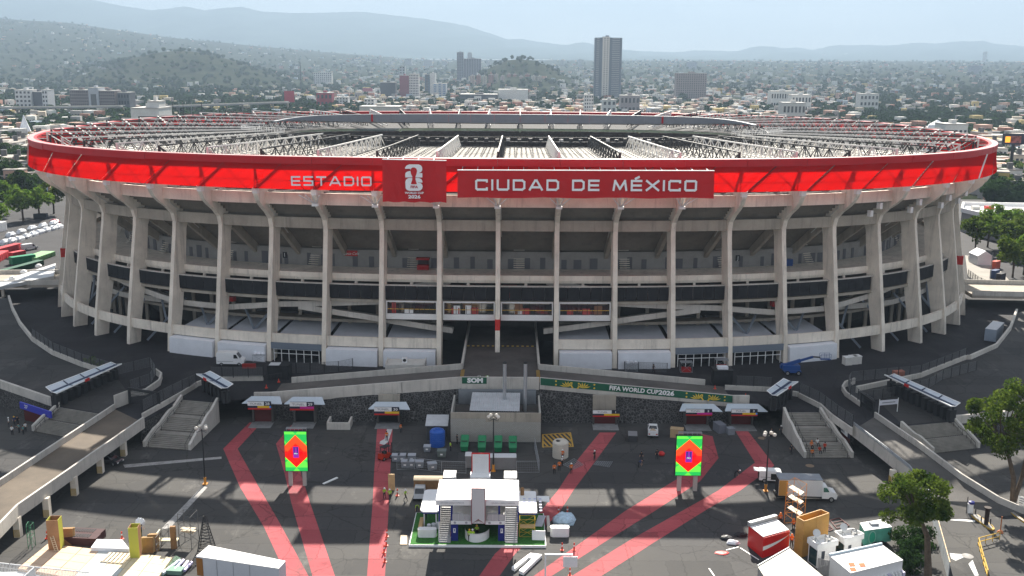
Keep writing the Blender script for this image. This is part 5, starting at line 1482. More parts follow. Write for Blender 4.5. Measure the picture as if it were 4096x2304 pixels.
for (u0, u1, v0, v1, z, t) in ((637, 815, 225, 335, 2.6, 'left'), (1535, 1713, 237, 345, 2.6, 'right')):
 p = P(*KB(u0, v1), z); q = P(*KB(u1, v1), z)
 ob = thing('service_pod', 'small white service pod behind the %s end of the stand roof' % t, 'cabin', (p.x, p.y, 0))
 g = G(); g.box(p.x, p.y, 0, q.x, p.y + 2.6, z); g.build('body', BW, ob)
 g = G(); g.box(p.x - .05, p.y - .05, z, q.x + .05, p.y + 2.65, z + .1); g.build('roof', WHITE, ob)
 g = G(); g.box(p.x + .25, p.y + 1.4, z + .1, p.x + 1.0, p.y + 2.1, z + .16); g.build('hatch', NAVY if t == 'left' else BW, ob)
p, q = P(*KB(1030, 330), 3.0), P(*KB(1325, 330), 3.0)
ob = thing('entrance_sign', 'white panel with red frame standing behind the stand roof', 'sign', (p.x, p.y, 0))
g = G(); g.box(p.x, p.y, 0, q.x, p.y + 2.2, 3.0); g.build('plinth', BW, ob)
g = G(); g.box(p.x + .15, p.y + 1.9, 3.0, q.x - .05, p.y + 2.1, 6.1); g.build('frame', mat('bright_red', (.6, .03, .03), .5), ob)
g = G(); g.box(p.x + .3, p.y + 1.86, 3.0, q.x - .25, p.y + 1.9, 5.95); g.build('panel', BW, ob)
def rounded(x0, y0, x1, y1, r):
 out = []
 for cx, cy, a0 in ((x1 - r, y0 + r, -90), (x1 - r, y1 - r, 0), (x0 + r, y1 - r, 90), (x0 + r, y0 + r, 180)):
  for i in range(5): a = math.radians(a0 + i * 22.5); out.append((cx + r * math.cos(a), cy + r * math.sin(a)))
 return out
p, q = P(*KB(295, 830), 3.2), P(*KB(548, 830), 3.2); yk = P(*KB(345, 505), 3.2).y
ob = thing('bar_pavilion', 'left bar pavilion with rounded white roof on the turf platform', 'pavilion', (p.x, p.y, .37))
g = G(); g.prism(rounded(p.x, p.y, q.x + .3, yk, .7), 3.0, 3.2); g.build('roof', BW, ob)
g = G(); g.prism(rounded(p.x + .02, p.y - .03, q.x + .28, yk, .7), 2.85, 2.995); g.build('roof_trim', NAVY, ob)
for x, y in ((p.x + .5, p.y + .6), (q.x - .2, p.y + .6), (p.x + .5, yk - .5), (q.x - .2, yk - .5)): g = G(); g.box(x - .08, y - .08, .37, x + .08, y + .08, 2.85); g.build('post', BW, ob)
g = G(); g.box(p.x + 1.0, yk - 1.5, .37, q.x, yk - .4, 2.0); g.build('back_bar', DKI, ob)
pa, pb = P(*KB(258, 1215), .37), P(*KB(535, 1215), .37)
g = G(); g.prism(rounded(pa.x, pa.y, pb.x, pa.y + 1.0, .4), .37, 1.5); g.build('counter', BW, ob)
g = G(); g.box(pa.x, pa.y + 1.0, .37, pa.x + .5, pa.y + 4.2, 1.4); g.build('counter_return', PLY, ob)
for i in range(3): g = G(); g.lathe([(.25, 0), (.3, .9), (.1, 1.0)], (pa.x + 1.4 + i * .6, pa.y + 2.2 + .3 * i, .37), 8); g.build('wrapped_stool', TENT, ob)
p, q = P(*KB(1750, 845), 3.2), P(*KB(2015, 850), 3.2); yk = P(*KB(1775, 530), 3.2).y
ob = thing('bar_pavilion', 'right bar pavilion with patterned white roof carried on scaffolding', 'pavilion', (p.x, p.y, .37))
g = G(); g.prism(rounded(p.x, p.y, q.x, yk, .3), 3.0, 3.2); g.build('roof', BW, ob)
g = G(); g.prism(rounded(p.x + .02, p.y - .03, q.x + .03, yk, .3), 2.85, 2.995); g.build('roof_trim', NAVY, ob)
for i in range(4):
 for j in range(5): g = G(); x, y = p.x + .6 + i * .75, p.y + .5 + j * .95; g.box(x, y, 3.2, x + .35, y + .35, 3.212); g.build('roof_tile', mat('pale_blue_print', (.45, .48, .68), .5), ob)
g = G(); g.lathe([(.28, 0), (.28, 1.0), (.2, 1.1)], (p.x + .5, yk - 1.3, 3.2), 10); g.build('vent', PLYD, ob)
SCY_ = mat('scaffold_yellow', (.55, .38, .04), .5)
def scaffold(g, x0, y0, x1, y1, z0, z1, r=.035, lev=2):
 for x in (x0, x1):
  for y in (y0, y1): g.tube([(x, y, z0), (x, y, z1)], r, 4)
 for i in range(lev + 1):
  z = z0 + (z1 - z0) * i / lev
  for a, b in (((x0, y0), (x1, y0)), ((x1, y0), (x1, y1)), ((x1, y1), (x0, y1)), ((x0, y1), (x0, y0))): g.tube([(*a, z), (*b, z)], r * .8, 4)
  if i < lev:
   z2 = z0 + (z1 - z0) * (i + 1) / lev
   g.tube([(x0, y0, z), (x1, y0, z2)], r * .7, 4); g.tube([(x1, y0, z), (x0, y0, z2)], r * .7, 4)
   g.tube([(x0, y1, z), (x1, y1, z2)], r * .7, 4)
g = G(); scaffold(g, p.x + .1, p.y - 1.6, q.x - .3, p.y - .3, .37, 2.9); g.build('scaffold_frame', SCY_, ob)
g = G(); g.box(p.x + .1, p.y - 1.6, 1.62, q.x - .3, p.y - .5, 1.68); g.build('scaffold_board', PLY, ob)
p, q = P(*KB(1985, 1040), .4), P(*KB(2140, 905), .4)
g = G(); a = P(*KB(1980, 1050), .5); b = P(*KB(2090, 1055), .5); c = P(*KB(2145, 900), .9); d = P(*KB(2035, 890), .9); g.add([a, b, c, d, up(a, .08), up(b, .08), up(c, .08), up(d, .08)], [(3, 2, 1, 0), (4, 5, 6, 7), (0, 1, 5, 4), (1, 2, 6, 5), (2, 3, 7, 6), (3, 0, 4, 7)])
tag(g.build('grey_board', mat('pale_board', (.42, .43, .47), .6)), 'grey board leaning on the turf at the right of the stand', 'board')
p = P(*KB(2040, 1250), .37)
g = G(); g.hexa([(p.x - .9, p.y, .37), (p.x + .9, p.y - .1, .37), (p.x + .9, p.y + 1.0, .37), (p.x - .9, p.y + 1.1, .37)], [(p.x - .9, p.y + .5, 1.5), (p.x + .9, p.y + .4, 1.5), (p.x + .9, p.y + .5, 1.5), (p.x - .9, p.y + .6, 1.5)]); tag(g.build('folded_sign', WHITE), 'white folded A board on the turf corner', 'sign')
pa, pb = P(*KB(2210, 1215), 0), P(*KB(2490, 1220), 0)
ob = thing('white_counter', 'white bar counter standing loose right of the platform', 'counter', tuple(pa)); g = G(); g.prism(rounded(pa.x, pa.y, pb.x, pa.y + 1.1, .4), .05, 1.35); g.build('body', BW, ob); g = G(); g.prism(rounded(pa.x + .1, pa.y + .1, pb.x - .1, pa.y + 1.0, .35), 1.35, 1.4); g.build('counter_top', WHITE, ob)
for i, (pts, z, lab) in enumerate((([KB(2165, 1045), KB(2210, 1045), KB(2195, 890), KB(2155, 890)], .9, 'long pale panel standing behind the loose white counter'), ([KB(2010, 600), KB(2195, 605), KB(2200, 690), KB(2015, 665)], 2.4, 'white shelf panel sticking out right of the patterned pavilion'))):
 q_ = [P(*x, z) for x in pts]; g = G(); g.add(q_ + [up(x, -.9 if i == 0 else -.1) for x in q_], [(0, 1, 2, 3), (7, 6, 5, 4), (0, 4, 5, 1), (1, 5, 6, 2), (2, 6, 7, 3), (3, 7, 4, 0)]); tag(g.build('white_board', mat('cream_panel', (.5, .46, .42), .6) if i == 0 else WHITE), lab, 'panel')
def bundle(nm, label, cat, c, rx, ry, h, m, seed, z0=0.0, n=9, sq=1.0):
 r = random.Random(seed); g = G(); rows = [(1.0, 0), (1.02, h * .35), (.8, h * .75), (.3, h)] if sq == 1 else [(1.0, 0), (1.0, h * .5), (.66, h * .92), (.55, h)]
 pw = lambda t: math.copysign(abs(t) ** sq, t)
 o_ = len(g.v)
 for f, z in rows:
  for k in range(n):
   a = 2 * math.pi * k / n; w = f * (r.uniform(.8, 1.15) if sq == 1 else r.uniform(.93, 1.06)); g.v.append((c[0] + rx * w * pw(math.cos(a)), c[1] + ry * w * pw(math.sin(a)), z0 + z * r.uniform(.85, 1.1)))
 for i in range(3):
  for k in range(n): g.f.append((i * n + k, i * n + (k + 1) % n, (i + 1) * n + (k + 1) % n, (i + 1) * n + k)); g.m.append(0)
 g.f.append(tuple(3 * n + k for k in range(n))); g.m.append(0)
 return tag(g.build(nm, m), label, cat)
c = P(*KB(2410, 1020), 0); bundle('wrapped_furniture', 'heap of furniture wrapped in clear blue plastic film', 'bundle', (c.x, c.y + .6), 1.6, 1.3, 1.5, mat('plastic_film', (.42, .55, .66), .25, .3, 2), 4)
g = G(); p = P(*KB(0, 1320), .02); q = P(*KB(105, 1320), .02); r_ = P(*KB(105, 1185), .02); s = P(*KB(10, 1182), .02); g.add([p, q, r_, s, up(p, .06), up(q, .06), up(r_, .06), up(s, .06)], [(4, 5, 6, 7), (0, 1, 5, 4), (1, 2, 6, 5), (2, 3, 7, 6), (3, 0, 4, 7)]); tag(g.build('plywood_sheet', mat('pale_plywood', (.62, .50, .36), .7)), 'plywood sheet lying on the asphalt left of the stand', 'board')
pf = P(*KB(60, 300), 0)
p = P(*K2(885, 905), 0); g = G(); g.box(p.x, p.y + .3, 0, p.x + 1.0, p.y + .5, 2.6); tag(g.build('standing_board', PLY), 'upright plywood board beside the workers left of the stand', 'board')
q = [P(*K3(x, y), .5) for x, y in ((75, 1390), (150, 1425), (270, 1310), (195, 1300))]
ob = thing('white_arrow_panel', 'heap of white cut panels at the bottom edge left of the red cone', 'panel', tuple(q[0]))
for a, b, c_, d in ((0, .28, 0, 1), (.62, 1, 0, 1), (.28, .62, .72, 1)):
 v = [q[0].lerp(q[1], a).lerp(q[3].lerp(q[2], a), c_), q[0].lerp(q[1], b).lerp(q[3].lerp(q[2], b), c_), q[0].lerp(q[1], b).lerp(q[3].lerp(q[2], b), d), q[0].lerp(q[1], a).lerp(q[3].lerp(q[2], a), d)]
 g = G(); g.add(v + [up(x, -.45) for x in v], [(0, 1, 2, 3), (7, 6, 5, 4), (0, 4, 5, 1), (1, 5, 6, 2), (2, 6, 7, 3), (3, 7, 4, 0)]); g.build('panel', WHITE, ob)
ob = thing('white_pipe_frame', 'tall white square frame at the bottom edge', 'frame', tuple(P(*K3(290, 1480), 0)))
g = G(); a = P(*K3(290, 1470), 0); g.box(a.x - .1, a.y - .1, 0, a.x + .1, a.y + .1, 3.3); g.box(a.x - .1, a.y - .1, 3.3, a.x + 3.4, a.y + .1, 3.5); g.build('frame', WHITE, ob)
g = G(); g.box(a.x + 2.2, a.y - .4, 1.9, a.x + 4.0, a.y - .3, 3.3); g.build('board', BW, ob)
CONE = mat('cone_red', (.62, .06, .03), .5)
cb = None
for pt, lab in ((KB(0, 0), None), (K2(878, 1198), 'top'), (K2(874, 1255), 'second'), (K2(860, 1300), 'third'), (K2(865, 1360), 'bottom'), (K2(945, 935), 'single red delineator left of the stand among workers'), (K3(398, 1285), 'left of the two red delineators below the loose white counter'), (K3(475, 1285), 'right of the two red delineators below the loose white counter'), (K3(448, 1449), 'red delineator at the bottom edge beside the pink lane'),
    (K3(375, 1050), 'red delineator behind the film wrapped heap, left'), (K3(432, 1050), 'red delineator behind the film wrapped heap, right'), (KL(1398, 305), 'red delineator behind the white covered stack'), (KL(540, 300), 'red delineator left of the first yellow tower')):
 if lab is None: continue
 lab = {'top': 'red delineator at the top of the line by the turf platform', 'second': 'second red delineator from the top in the line by the turf platform', 'third': 'third red delineator from the top in the line by the turf platform', 'bottom': 'red delineator at the foot of the line by the turf platform'}.get(lab, lab)
 if cb is None:
  cb = thing('delineator', lab, 'traffic cone', tuple(P(*pt, 0)), 0, 'red delineators on the plaza')
  g = G(); g.lathe([(.28, 0), (.28, .08), (.12, .12), (.09, 1.1), (.03, 1.15)], (0, 0, 0), 8); g.build('body', CONE, cb, True)
  g = G(); g.lathe([(.118, .6), (.112, .8)], (0, 0, 0), 8); g.build('band', WHITE, cb, True)
 else: dup(cb, tuple(P(*pt, 0)), 0, lab)
for pt, lab, z in ((K7(1243, 505), 'small red cone on the left walkway by the gate', ZC + .4), (K7(1095, 575), 'small red cone on the left walkway near the canopy', ZC + .3), (K8(2155, 465), 'small red cone on the right walkway under the black screen', 4.2), (K9(238, 660), 'small red cone on the right walkway near the canopy', 3.9)):
 g = G(); g.lathe([(.3, 0), (.3, .06), (.16, .1), (.04, .7)], P(*pt, z), 8); tag(g.build('traffic_cone', CONE), lab, 'traffic cone')
# building site, lower left
q = [P(*KL(270, 565), .5), P(*KL(1010, 690), .5), P(*KL(1830, 727), .5), P(*KL(1975, 510), .5), P(*KL(800, 388), .5), P(*KL(545, 360), .5)]
pl = [P(*KL(200, 640), .5), P(*KL(1700, 900), .5), P(*KL(1975, 512), .5), P(*KL(545, 358), .5)]
ob = thing('plywood_stage', 'broad plywood stage floor of pale sheets at the lower left', 'stage', tuple(pl[0]))
for i in range(7):
 for j in range(4):
  def S(u, v): return pl[0].lerp(pl[1], u).lerp(pl[3].lerp(pl[2], u), v)
  u0, u1, v0, v1 = i / 7 + .002, (i + 1) / 7 - .002, j / 4 + .004, (j + 1) / 4 - .004
  v = [S(u0, v0), S(u1, v0), S(u1, v1), S(u0, v1)]
  g = G(); g.add([up(x, -.45) for x in v] + v, [(3, 2, 1, 0), (4, 5, 6, 7), (0, 1, 5, 4), (1, 2, 6, 5), (2, 3, 7, 6), (3, 0, 4, 7)])
  c = (.62, .44, .31) if i < 3 else ((.52, .54, .52) if i == 3 or (i == 4 and j < 2) else (.66, .55, .37))
  g.build('sheet', mat('stage_sheet_%s' % ['peach', 'grey', 'cream'][0 if i < 3 else (1 if c[0] < .55 else 2)], c, .6, .06, .6), ob)
LIME = mat('lime_paint', (.42, .42, .06), .6); BRN = mat('brown_board', (.30, .16, .08), .7, .2, 1)
def tower(label, u, v, w, d, h, fm, sm):
 p = P(u, v, .52); o = thing('hollow_tower', label, 'tower', tuple(p), .08)
 for nm, b_, m in (('front_panel', (-w / 2, 0, w / 2, .06), fm), ('back_panel', (-w / 2, d - .06, w / 2, d), fm), ('side_panel', (-w / 2, .06, -w / 2 + .06, d - .06), sm), ('side_panel', (w / 2 - .06, .06, w / 2, d - .06), sm)):
  g = G(); g.box(b_[0], b_[1], 0, b_[2], b_[3], h); g.build(nm, m, o, True)
 return o
tower('hollow tower with brown front and lime side, ladder leaning on it', *KL(625, 430), 1.5, 1.5, 4.2, BRN, LIME)
tower('hollow tower with lime front and brown side, nearest the plank stack', *KL(1545, 520), 1.2, 1.4, 4.2, LIME, BRN)
a, b = P(*KL(650, 450), .52), P(*KL(585, 235), 3.6); b.y = a.y + 1.2
ob = thing('ladder', 'wooden ladder leaning on the brown and lime tower', 'ladder', tuple(a))
bt = PY(*KL(580, 235), a.y + .6)
for dx in (-.22, .22):
 g = G(); g.beam(a + Vector((dx, 0, 0)), bt + Vector((dx, 0, 0)), .07, .07); g.build('rail', mat('ladder_wood', (.6, .5, .35), .7), ob)
for i in range(9):
 c = a.lerp(bt, (i + .5) / 9); g = G(); g.beam(c - Vector((.22, 0, 0)), c + Vector((.22, 0, 0)), .06, .06); g.build('rung', MATS['ladder_wood'], ob)
for u, v, w, h, lab in ((745, 380, 2.0, 2.2, 'plywood sheets leaning right of the first tower'), (1680, 470, 1.6, 2.0, 'plywood sheets stacked upright right of the lime fronted tower'), (1745, 450, 1.3, 2.2, 'dark plywood sheets at the right end of the upright stack')):
 p = P(u / 2.8622, 2050 + v / 2.8622, 0); ob = thing('sheet_stack', lab, 'plywood stack', tuple(p), .1)
 for i in range(4):
  g = G(); g.hexa([(-w / 2 + i * .05, i * .12, 0), (w / 2 + i * .05, i * .12, 0), (w / 2 + i * .05, i * .12 + .08, 0), (-w / 2 + i * .05, i * .12 + .08, 0)], [(-w / 2 + i * .05, i * .12 + .5, h), (w / 2 + i * .05, i * .12 + .5, h), (w / 2 + i * .05, i * .12 + .58, h), (-w / 2 + i * .05, i * .12 + .58, h)]); g.build('sheet', PLYD if i % 2 == 0 else PLY, ob, True)
MAR = mat('maroon_crate', (.055, .02, .022), .6)
for u, v, lab in ((905, 380, 'maroon slatted bench crate in front of its twin'), (960, 320, 'maroon slatted bench crate at the back')):
 p = P(u / 2.8622, 2050 + v / 2.8622, 0); ob = thing('bench_crate', lab, 'crate', tuple(p), -.08)
 g = G(); g.box(-2.4, 0, 0, 2.4, 1.5, 1.1); g.build('body', MAR, ob, True)
 for i in range(10): g = G(); g.box(-2.2 + i * .36, .3, 1.1, -2.0 + i * .36, 1.2, 1.16); g.build('slat', DARK, ob, True)
q = [P(*KL(x, y), 1.0) for x, y in ((1040, 400), (1480, 415), (1400, 310), (1110, 305))]
ob = thing('covered_stack', 'flat stack under a white cover between the two towers', 'stack', tuple(q[0]))
g = G(); g.add([up(x, -1.0) for x in q] + q, [(3, 2, 1, 0), (4, 5, 6, 7), (0, 1, 5, 4), (1, 2, 6, 5), (2, 3, 7, 6), (3, 0, 4, 7)]); g.build('cover', TENT, ob)
q = [P(*KL(x, y), .62) for x, y in ((1160, 560), (1390, 580), (1480, 470), (1270, 455))]
ob = thing('pallet', 'wooden pallet frame lying on the plywood stage', 'pallet', tuple(q[0]))
for i in range(6):
 g = G(); g.beam(q[0].lerp(q[1], i / 5), q[3].lerp(q[2], i / 5), .35, .08); g.build('slat', mat('pale_wood', (.6, .52, .4), .7, .1, 2), ob)
for e in (0, .5, 1): g = G(); a, b = q[0].lerp(q[3], e), q[1].lerp(q[2], e); g.beam(up(a, -.07), up(b, -.07), .1, .06); g.build('bearer', MATS['pale_wood'], ob)
SCF = mat('scaffold_tube', (.10, .10, .10), .5)
def scaff(label, pts, h, m, boards=(.5,), lev=3, nm='scaffold_tower'):
 q = [P(*p, 0) for p in pts]; ob = thing(nm, label, 'scaffold', tuple(q[0]))
 g = G()
 for x in q: g.tube([x, up(x, h)], .04, 4)
 for i in range(1, lev + 1):
  for a, b in zip(q, q[1:] + q[:1]): g.tube([up(a, h * i / lev), up(b, h * i / lev)], .03, 4)
 for i in range(lev): g.tube([up(q[0], h * i / lev), up(q[1], h * (i + 1) / lev)], .025, 4); g.tube([up(q[2], h * i / lev), up(q[3], h * (i + 1) / lev)], .025, 4)
 for a, b in ((q[0], q[3]), (q[1], q[2])):
  for i in range(int(h / .45)): g.tube([up(a, .4 + i * .45), up(a.lerp(b, .3), .4 + i * .45)], .02, 4)
 g.build('frame', m, ob)
 for f in boards:
  g = G(); v = [up(x, h * f) for x in (q[0].lerp(q[3], .3), q[1].lerp(q[2], .3), q[1].lerp(q[2], .75), q[0].lerp(q[3], .75))]; g.add([up(x, -.06) for x in v] + v, [(3, 2, 1, 0), (4, 5, 6, 7), (0, 1, 5, 4), (1, 2, 6, 5), (2, 3, 7, 6), (3, 0, 4, 7)]); g.build('board', mat('pale_wood', (.6, .52, .4), .7, .1, 2), ob)
 return ob
scaff('grey scaffold tower with two boards left of the lattice mast', [KL(2055, 380), KL(2195, 425), KL(2280, 330), KL(2120, 330)], 4.6, SCF, (.42, .5))
scaff('low grey scaffold frame between the plank stack and the tall scaffold', [KL(1790, 470), KL(1850, 390), KL(1935, 300), KL(1860, 350)], 2.2, SCF, (), 2)
scaff('thin green bent frame standing at the far lower left', [KL(325, 420), KL(370, 425), KL(410, 380), KL(350, 370)], 3.4, mat('green_tube', (.03, .18, .09), .5), (), 2)
q0 = P(*KL(2365, 420), 0); ob = thing('lattice_mast', 'tapering black lattice mast at the lower left', 'mast', tuple(q0))
g = G(); H_ = PY(*KL(2345, 40), q0.y)[2]
lg = [(-1.0, -.7), (1.0, -.7), (1.0, .7), (-1.0, .7)]
def mp3(i, f): x, y = lg[i % 4]; k = 1 - .86 * f; return (q0.x + x * k, q0.y + y * k, H_ * f)
for i in range(4): g.tube([mp3(i, 0), mp3(i, 1)], .06, 4)
for j in range(11):
 for i in range(4): g.tube([mp3(i, j / 11), mp3(i + 1, j / 11)], .035, 4); g.tube([mp3(i, j / 11), mp3(i + 1, (j + 1) / 11)], .028, 4)
g.build('lattice', DARK, ob)
a, b, c = P(*KL(1830, 195), .9), P(*KL(1745, 310), .9), P(*KL(2040, 310), .9)
ob = thing('white_trestle', 'pale angled work trestle left of the scaffold tower', 'trestle', tuple(P(*KL(1745, 330), 0)))
g = G(); g.beam(a, b, .18, .12); g.build('rail', mat('cream_board', (.66, .62, .42), .6), ob); g = G(); g.beam(b, c, .8, .12); g.build('board', MATS['cream_board'], ob)
for x in (a, b, c): g = G(); g.beam(flat0(x, 0), flat0(x, .86), .08, .08); g.build('leg', DARK, ob)
p = P(*KL(1988, 420), 0); g = G(); g.box(p.x - .35, p.y, 0, p.x + .35, p.y + .4, 3.2); tag(g.build('dark_post', PLYD), 'dark brown square post in front of the trestle', 'post')
RL = [mat('roll_pale_blue', (.50, .60, .62), .4), mat('roll_lilac', (.45, .42, .66), .4), mat('roll_white', (.7, .7, .74), .4)]
for i, (a, b) in enumerate((((1860, 700), (2060, 550)), ((2000, 655), (2100, 545)), ((2070, 660), (2150, 560)), ((2110, 665), (2195, 570)))):
 g = G(); g.tube([P(*KL(*a), .35 + .05 * (i % 2)), P(*KL(*b), .35 + .05 * (i % 2))], .26 if i == 0 else .2, 8)
 tag(g.build('fabric_roll', RL[min(i, 2) if i < 3 else 1]), ['pale blue wrapped roll nearest the stage edge', 'lilac roll next to the pale blue one', 'white roll between two lilac ones', 'lilac roll farthest from the stage'][i], 'roll', 'rolls lying beside the plywood stage')
q = [P(*KL(x, y), .12) for x, y in ((1780, 727), (1910, 620), (2010, 490), (2070, 520), (1960, 640), (1880, 740))]; g = G(); g.add(q, [tuple(range(6))]); g.add([up(x, -.1) for x in q], [tuple(range(5, -1, -1))]); tag(g.build('green_tarpaulin', mat('tarp_green', (.05, .11, .07), .7, .3, 2)), 'dark green tarpaulin beside the rolls', 'tarpaulin')
p = P(*KL(1985, 700), 0); boxy('green_box', 'low grey green box by the white trailer', 'box', *KL(1985, 715), 2.0, 1.2, .5, mat('sage', (.16, .28, .22), .6), -.1)
a, b, c = P(*KL(0, 585), 0), P(*KL(395, 640), 0), P(*KL(1020, 690), 0)
ob = thing('site_hoarding', 'pale framed mesh hoarding in the bottom left corner', 'fence', tuple(a))
A = P(0, 2250, 2.4), P(138, 2268, 2.4), P(357, 2290, 2.4)
for s, e in ((P(-60, 2245, 2.4), A[1]), (A[1], A[2]), (A[1], P(70, 2330, 2.4))):
 for i in range(4):
  x, y = s.lerp(e, i / 4 + .01), s.lerp(e, (i + 1) / 4 - .01)
  g = G(); g.beam(x, y, .1, .12)
  for k in range(9): g.beam(flat0(x.lerp(y, k / 8), 0), x.lerp(y, k / 8), .05, .05)
  for z in (.6, 1.2, 1.8): g.beam(flat0(x, z), flat0(y, z), .03, .03)
  g.build('mesh_panel', mat('pale_steel', (.6, .61, .62), .4), ob)
g = G(); v = [P(-80, 2290, .15), P(120, 2285, .15), P(350, 2310, .15), P(330, 2400, .15), P(-80, 2400, .15)]; g.add(v, [(0, 4, 3, 2, 1)]); tag(g.build('white_sheeting', mat('white_sheet', (.62, .64, .66), .6, .2, 1.0)), 'white sheeting spread inside the corner hoarding', 'sheeting')
# kiosks, lower right
def hexpts(nm, m, par, top, z1, z0=0.0, shrink=0.0):
 q = [P(*p, z1) for p in top]; g = G()
 g.hexa([flat0(x, z0) for x in q], q); return g.build(nm, m, par), q
RK = mat('red_vinyl', (.55, .012, .012), .35, .05, .8)
top = [KR(370, 940), KR(715, 850), KR(520, 690), KR(190, 790)]
q = [P(*p, 3.0) for p in top]
ob = thing('red_kiosk', 'red kiosk with white wave on its side and white slatted roof', 'kiosk', (q[0].x, q[0].y, 0))
e = [q[3] + (q[0] - q[3]) * 0, q[0], q[1], q[2]]
hexpts('body', RK, ob, [KR(372, 955), KR(715, 862), KR(535, 700), KR(178, 800)], 2.85)
bq = [P(*p, 2.87) for p in (KR(372, 952), KR(715, 860), KR(535, 702), KR(180, 800))]
for i in range(8):
 f0, f1 = i / 8 + .01, (i + 1) / 8 - .01
 v = [bq[0].lerp(bq[1], .06).lerp(bq[3].lerp(bq[2], .06), f0), bq[0].lerp(bq[1], .97).lerp(bq[3].lerp(bq[2], .97), f0), bq[0].lerp(bq[1], .97).lerp(bq[3].lerp(bq[2], .97), f1), bq[0].lerp(bq[1], .06).lerp(bq[3].lerp(bq[2], .06), f1)]
 v = [bq[0].lerp(bq[1], f0).lerp(bq[3].lerp(bq[2], f0), .05), bq[0].lerp(bq[1], f1).lerp(bq[3].lerp(bq[2], f1), .05), bq[0].lerp(bq[1], f1).lerp(bq[3].lerp(bq[2], f1), .92), bq[0].lerp(bq[1], f0).lerp(bq[3].lerp(bq[2], f0), .92)]
 g = G(); g.hexa([up(x, .01) for x in v], [up(x, .12) for x in v]); g.build('roof_slat', WHITE, ob)
g = G(); g.beam(up(bq[3], .3), up(bq[2], .3), .5, .6); g.build('roof_beam', STEEL, ob)
d = (bq[1] - bq[0]).normalized(); nrm = Vector((d.y, -d.x, 0)); L_ = (bq[1] - bq[0]).length
wv = []
for i in range(11): t = i / 10; wv.append((t, 1.62 + .75 * t * t + .05 * math.sin(t * 3)))
lo = [(t, 1.62 + .75 * t * t - .62 * (1 - t) ** .8 + .05) for t, _ in wv]
g = G()
up_ = [bq[0] + d * (L_ * t) + nrm * .03 + Vector((0, 0, z - 2.87)) for t, z in wv]; dn = [bq[0] + d * (L_ * t) + nrm * .03 + Vector((0, 0, z - 2.87)) for t, z in lo]
for i in range(10): g.add([dn[i], dn[i + 1], up_[i + 1], up_[i]], [(0, 1, 2, 3)])
g.build('white_wave', WHITE, ob)
zt_ = 5.2
top = [KR(905, 735), KR(1235, 625), KR(1120, 575), KR(800, 675)]
q = [P(*p, zt_) for p in top]
ob = thing('plywood_tower', 'tall open topped plywood tower beside the scaffolding', 'tower', (q[0].x, q[0].y, 0))
for i in range(4):
 a, b = q[i], q[(i + 1) % 4]; d = (b - a).normalized(); s = Vector((-d.y, d.x, 0)) * .12
 for j in range(2):
  z0, z1 = (0, 2.55) if j == 0 else (2.57, zt_)
  for k in range(2):
   x, y = a.lerp(b, k / 2 + .003), a.lerp(b, (k + 1) / 2 - .003)
   g = G(); g.hexa([flat0(x, z0), flat0(y, z0), flat0(y + s, z0), flat0(x + s, z0)], [flat0(x, z1), flat0(y, z1), flat0(y + s, z1), flat0(x + s, z1)]); g.build('plywood_panel', mat('honey_plywood', (.50, .27, .07), .55, .12, 1.0), ob)
ORS = mat('orange_scaffold', (.65, .24, .03), .5)
ob = scaff('orange scaffold tower behind the plywood tower', [KR(640, 760), KR(790, 880), KR(900, 780), KR(740, 690)], 6.2, ORS, (.35, .62, .85), 4)
for i, pts in enumerate(([KR(1240, 720), KR(1330, 830), KR(1490, 790), KR(1360, 690)], [KR(1180, 800), KR(1230, 860), KR(1280, 840), KR(1230, 780)])):
 q = [P(*x, .1) for x in pts]; ob = thing('metal_grid', ['maroon steel frame lying on the asphalt behind the white pods', 'small maroon steel frame against the plywood tower'][i], 'frame', tuple(q[0]))
 g = G()
 for a, b in zip(q, q[1:] + q[:1]): g.beam(a, b, .1, .1)
 for f in (.33, .66): g.beam(q[0].lerp(q[1], f), q[3].lerp(q[2], f), .08, .08)
 g.build('frame', mat('oxide_red', (.10, .015, .015), .6), ob)
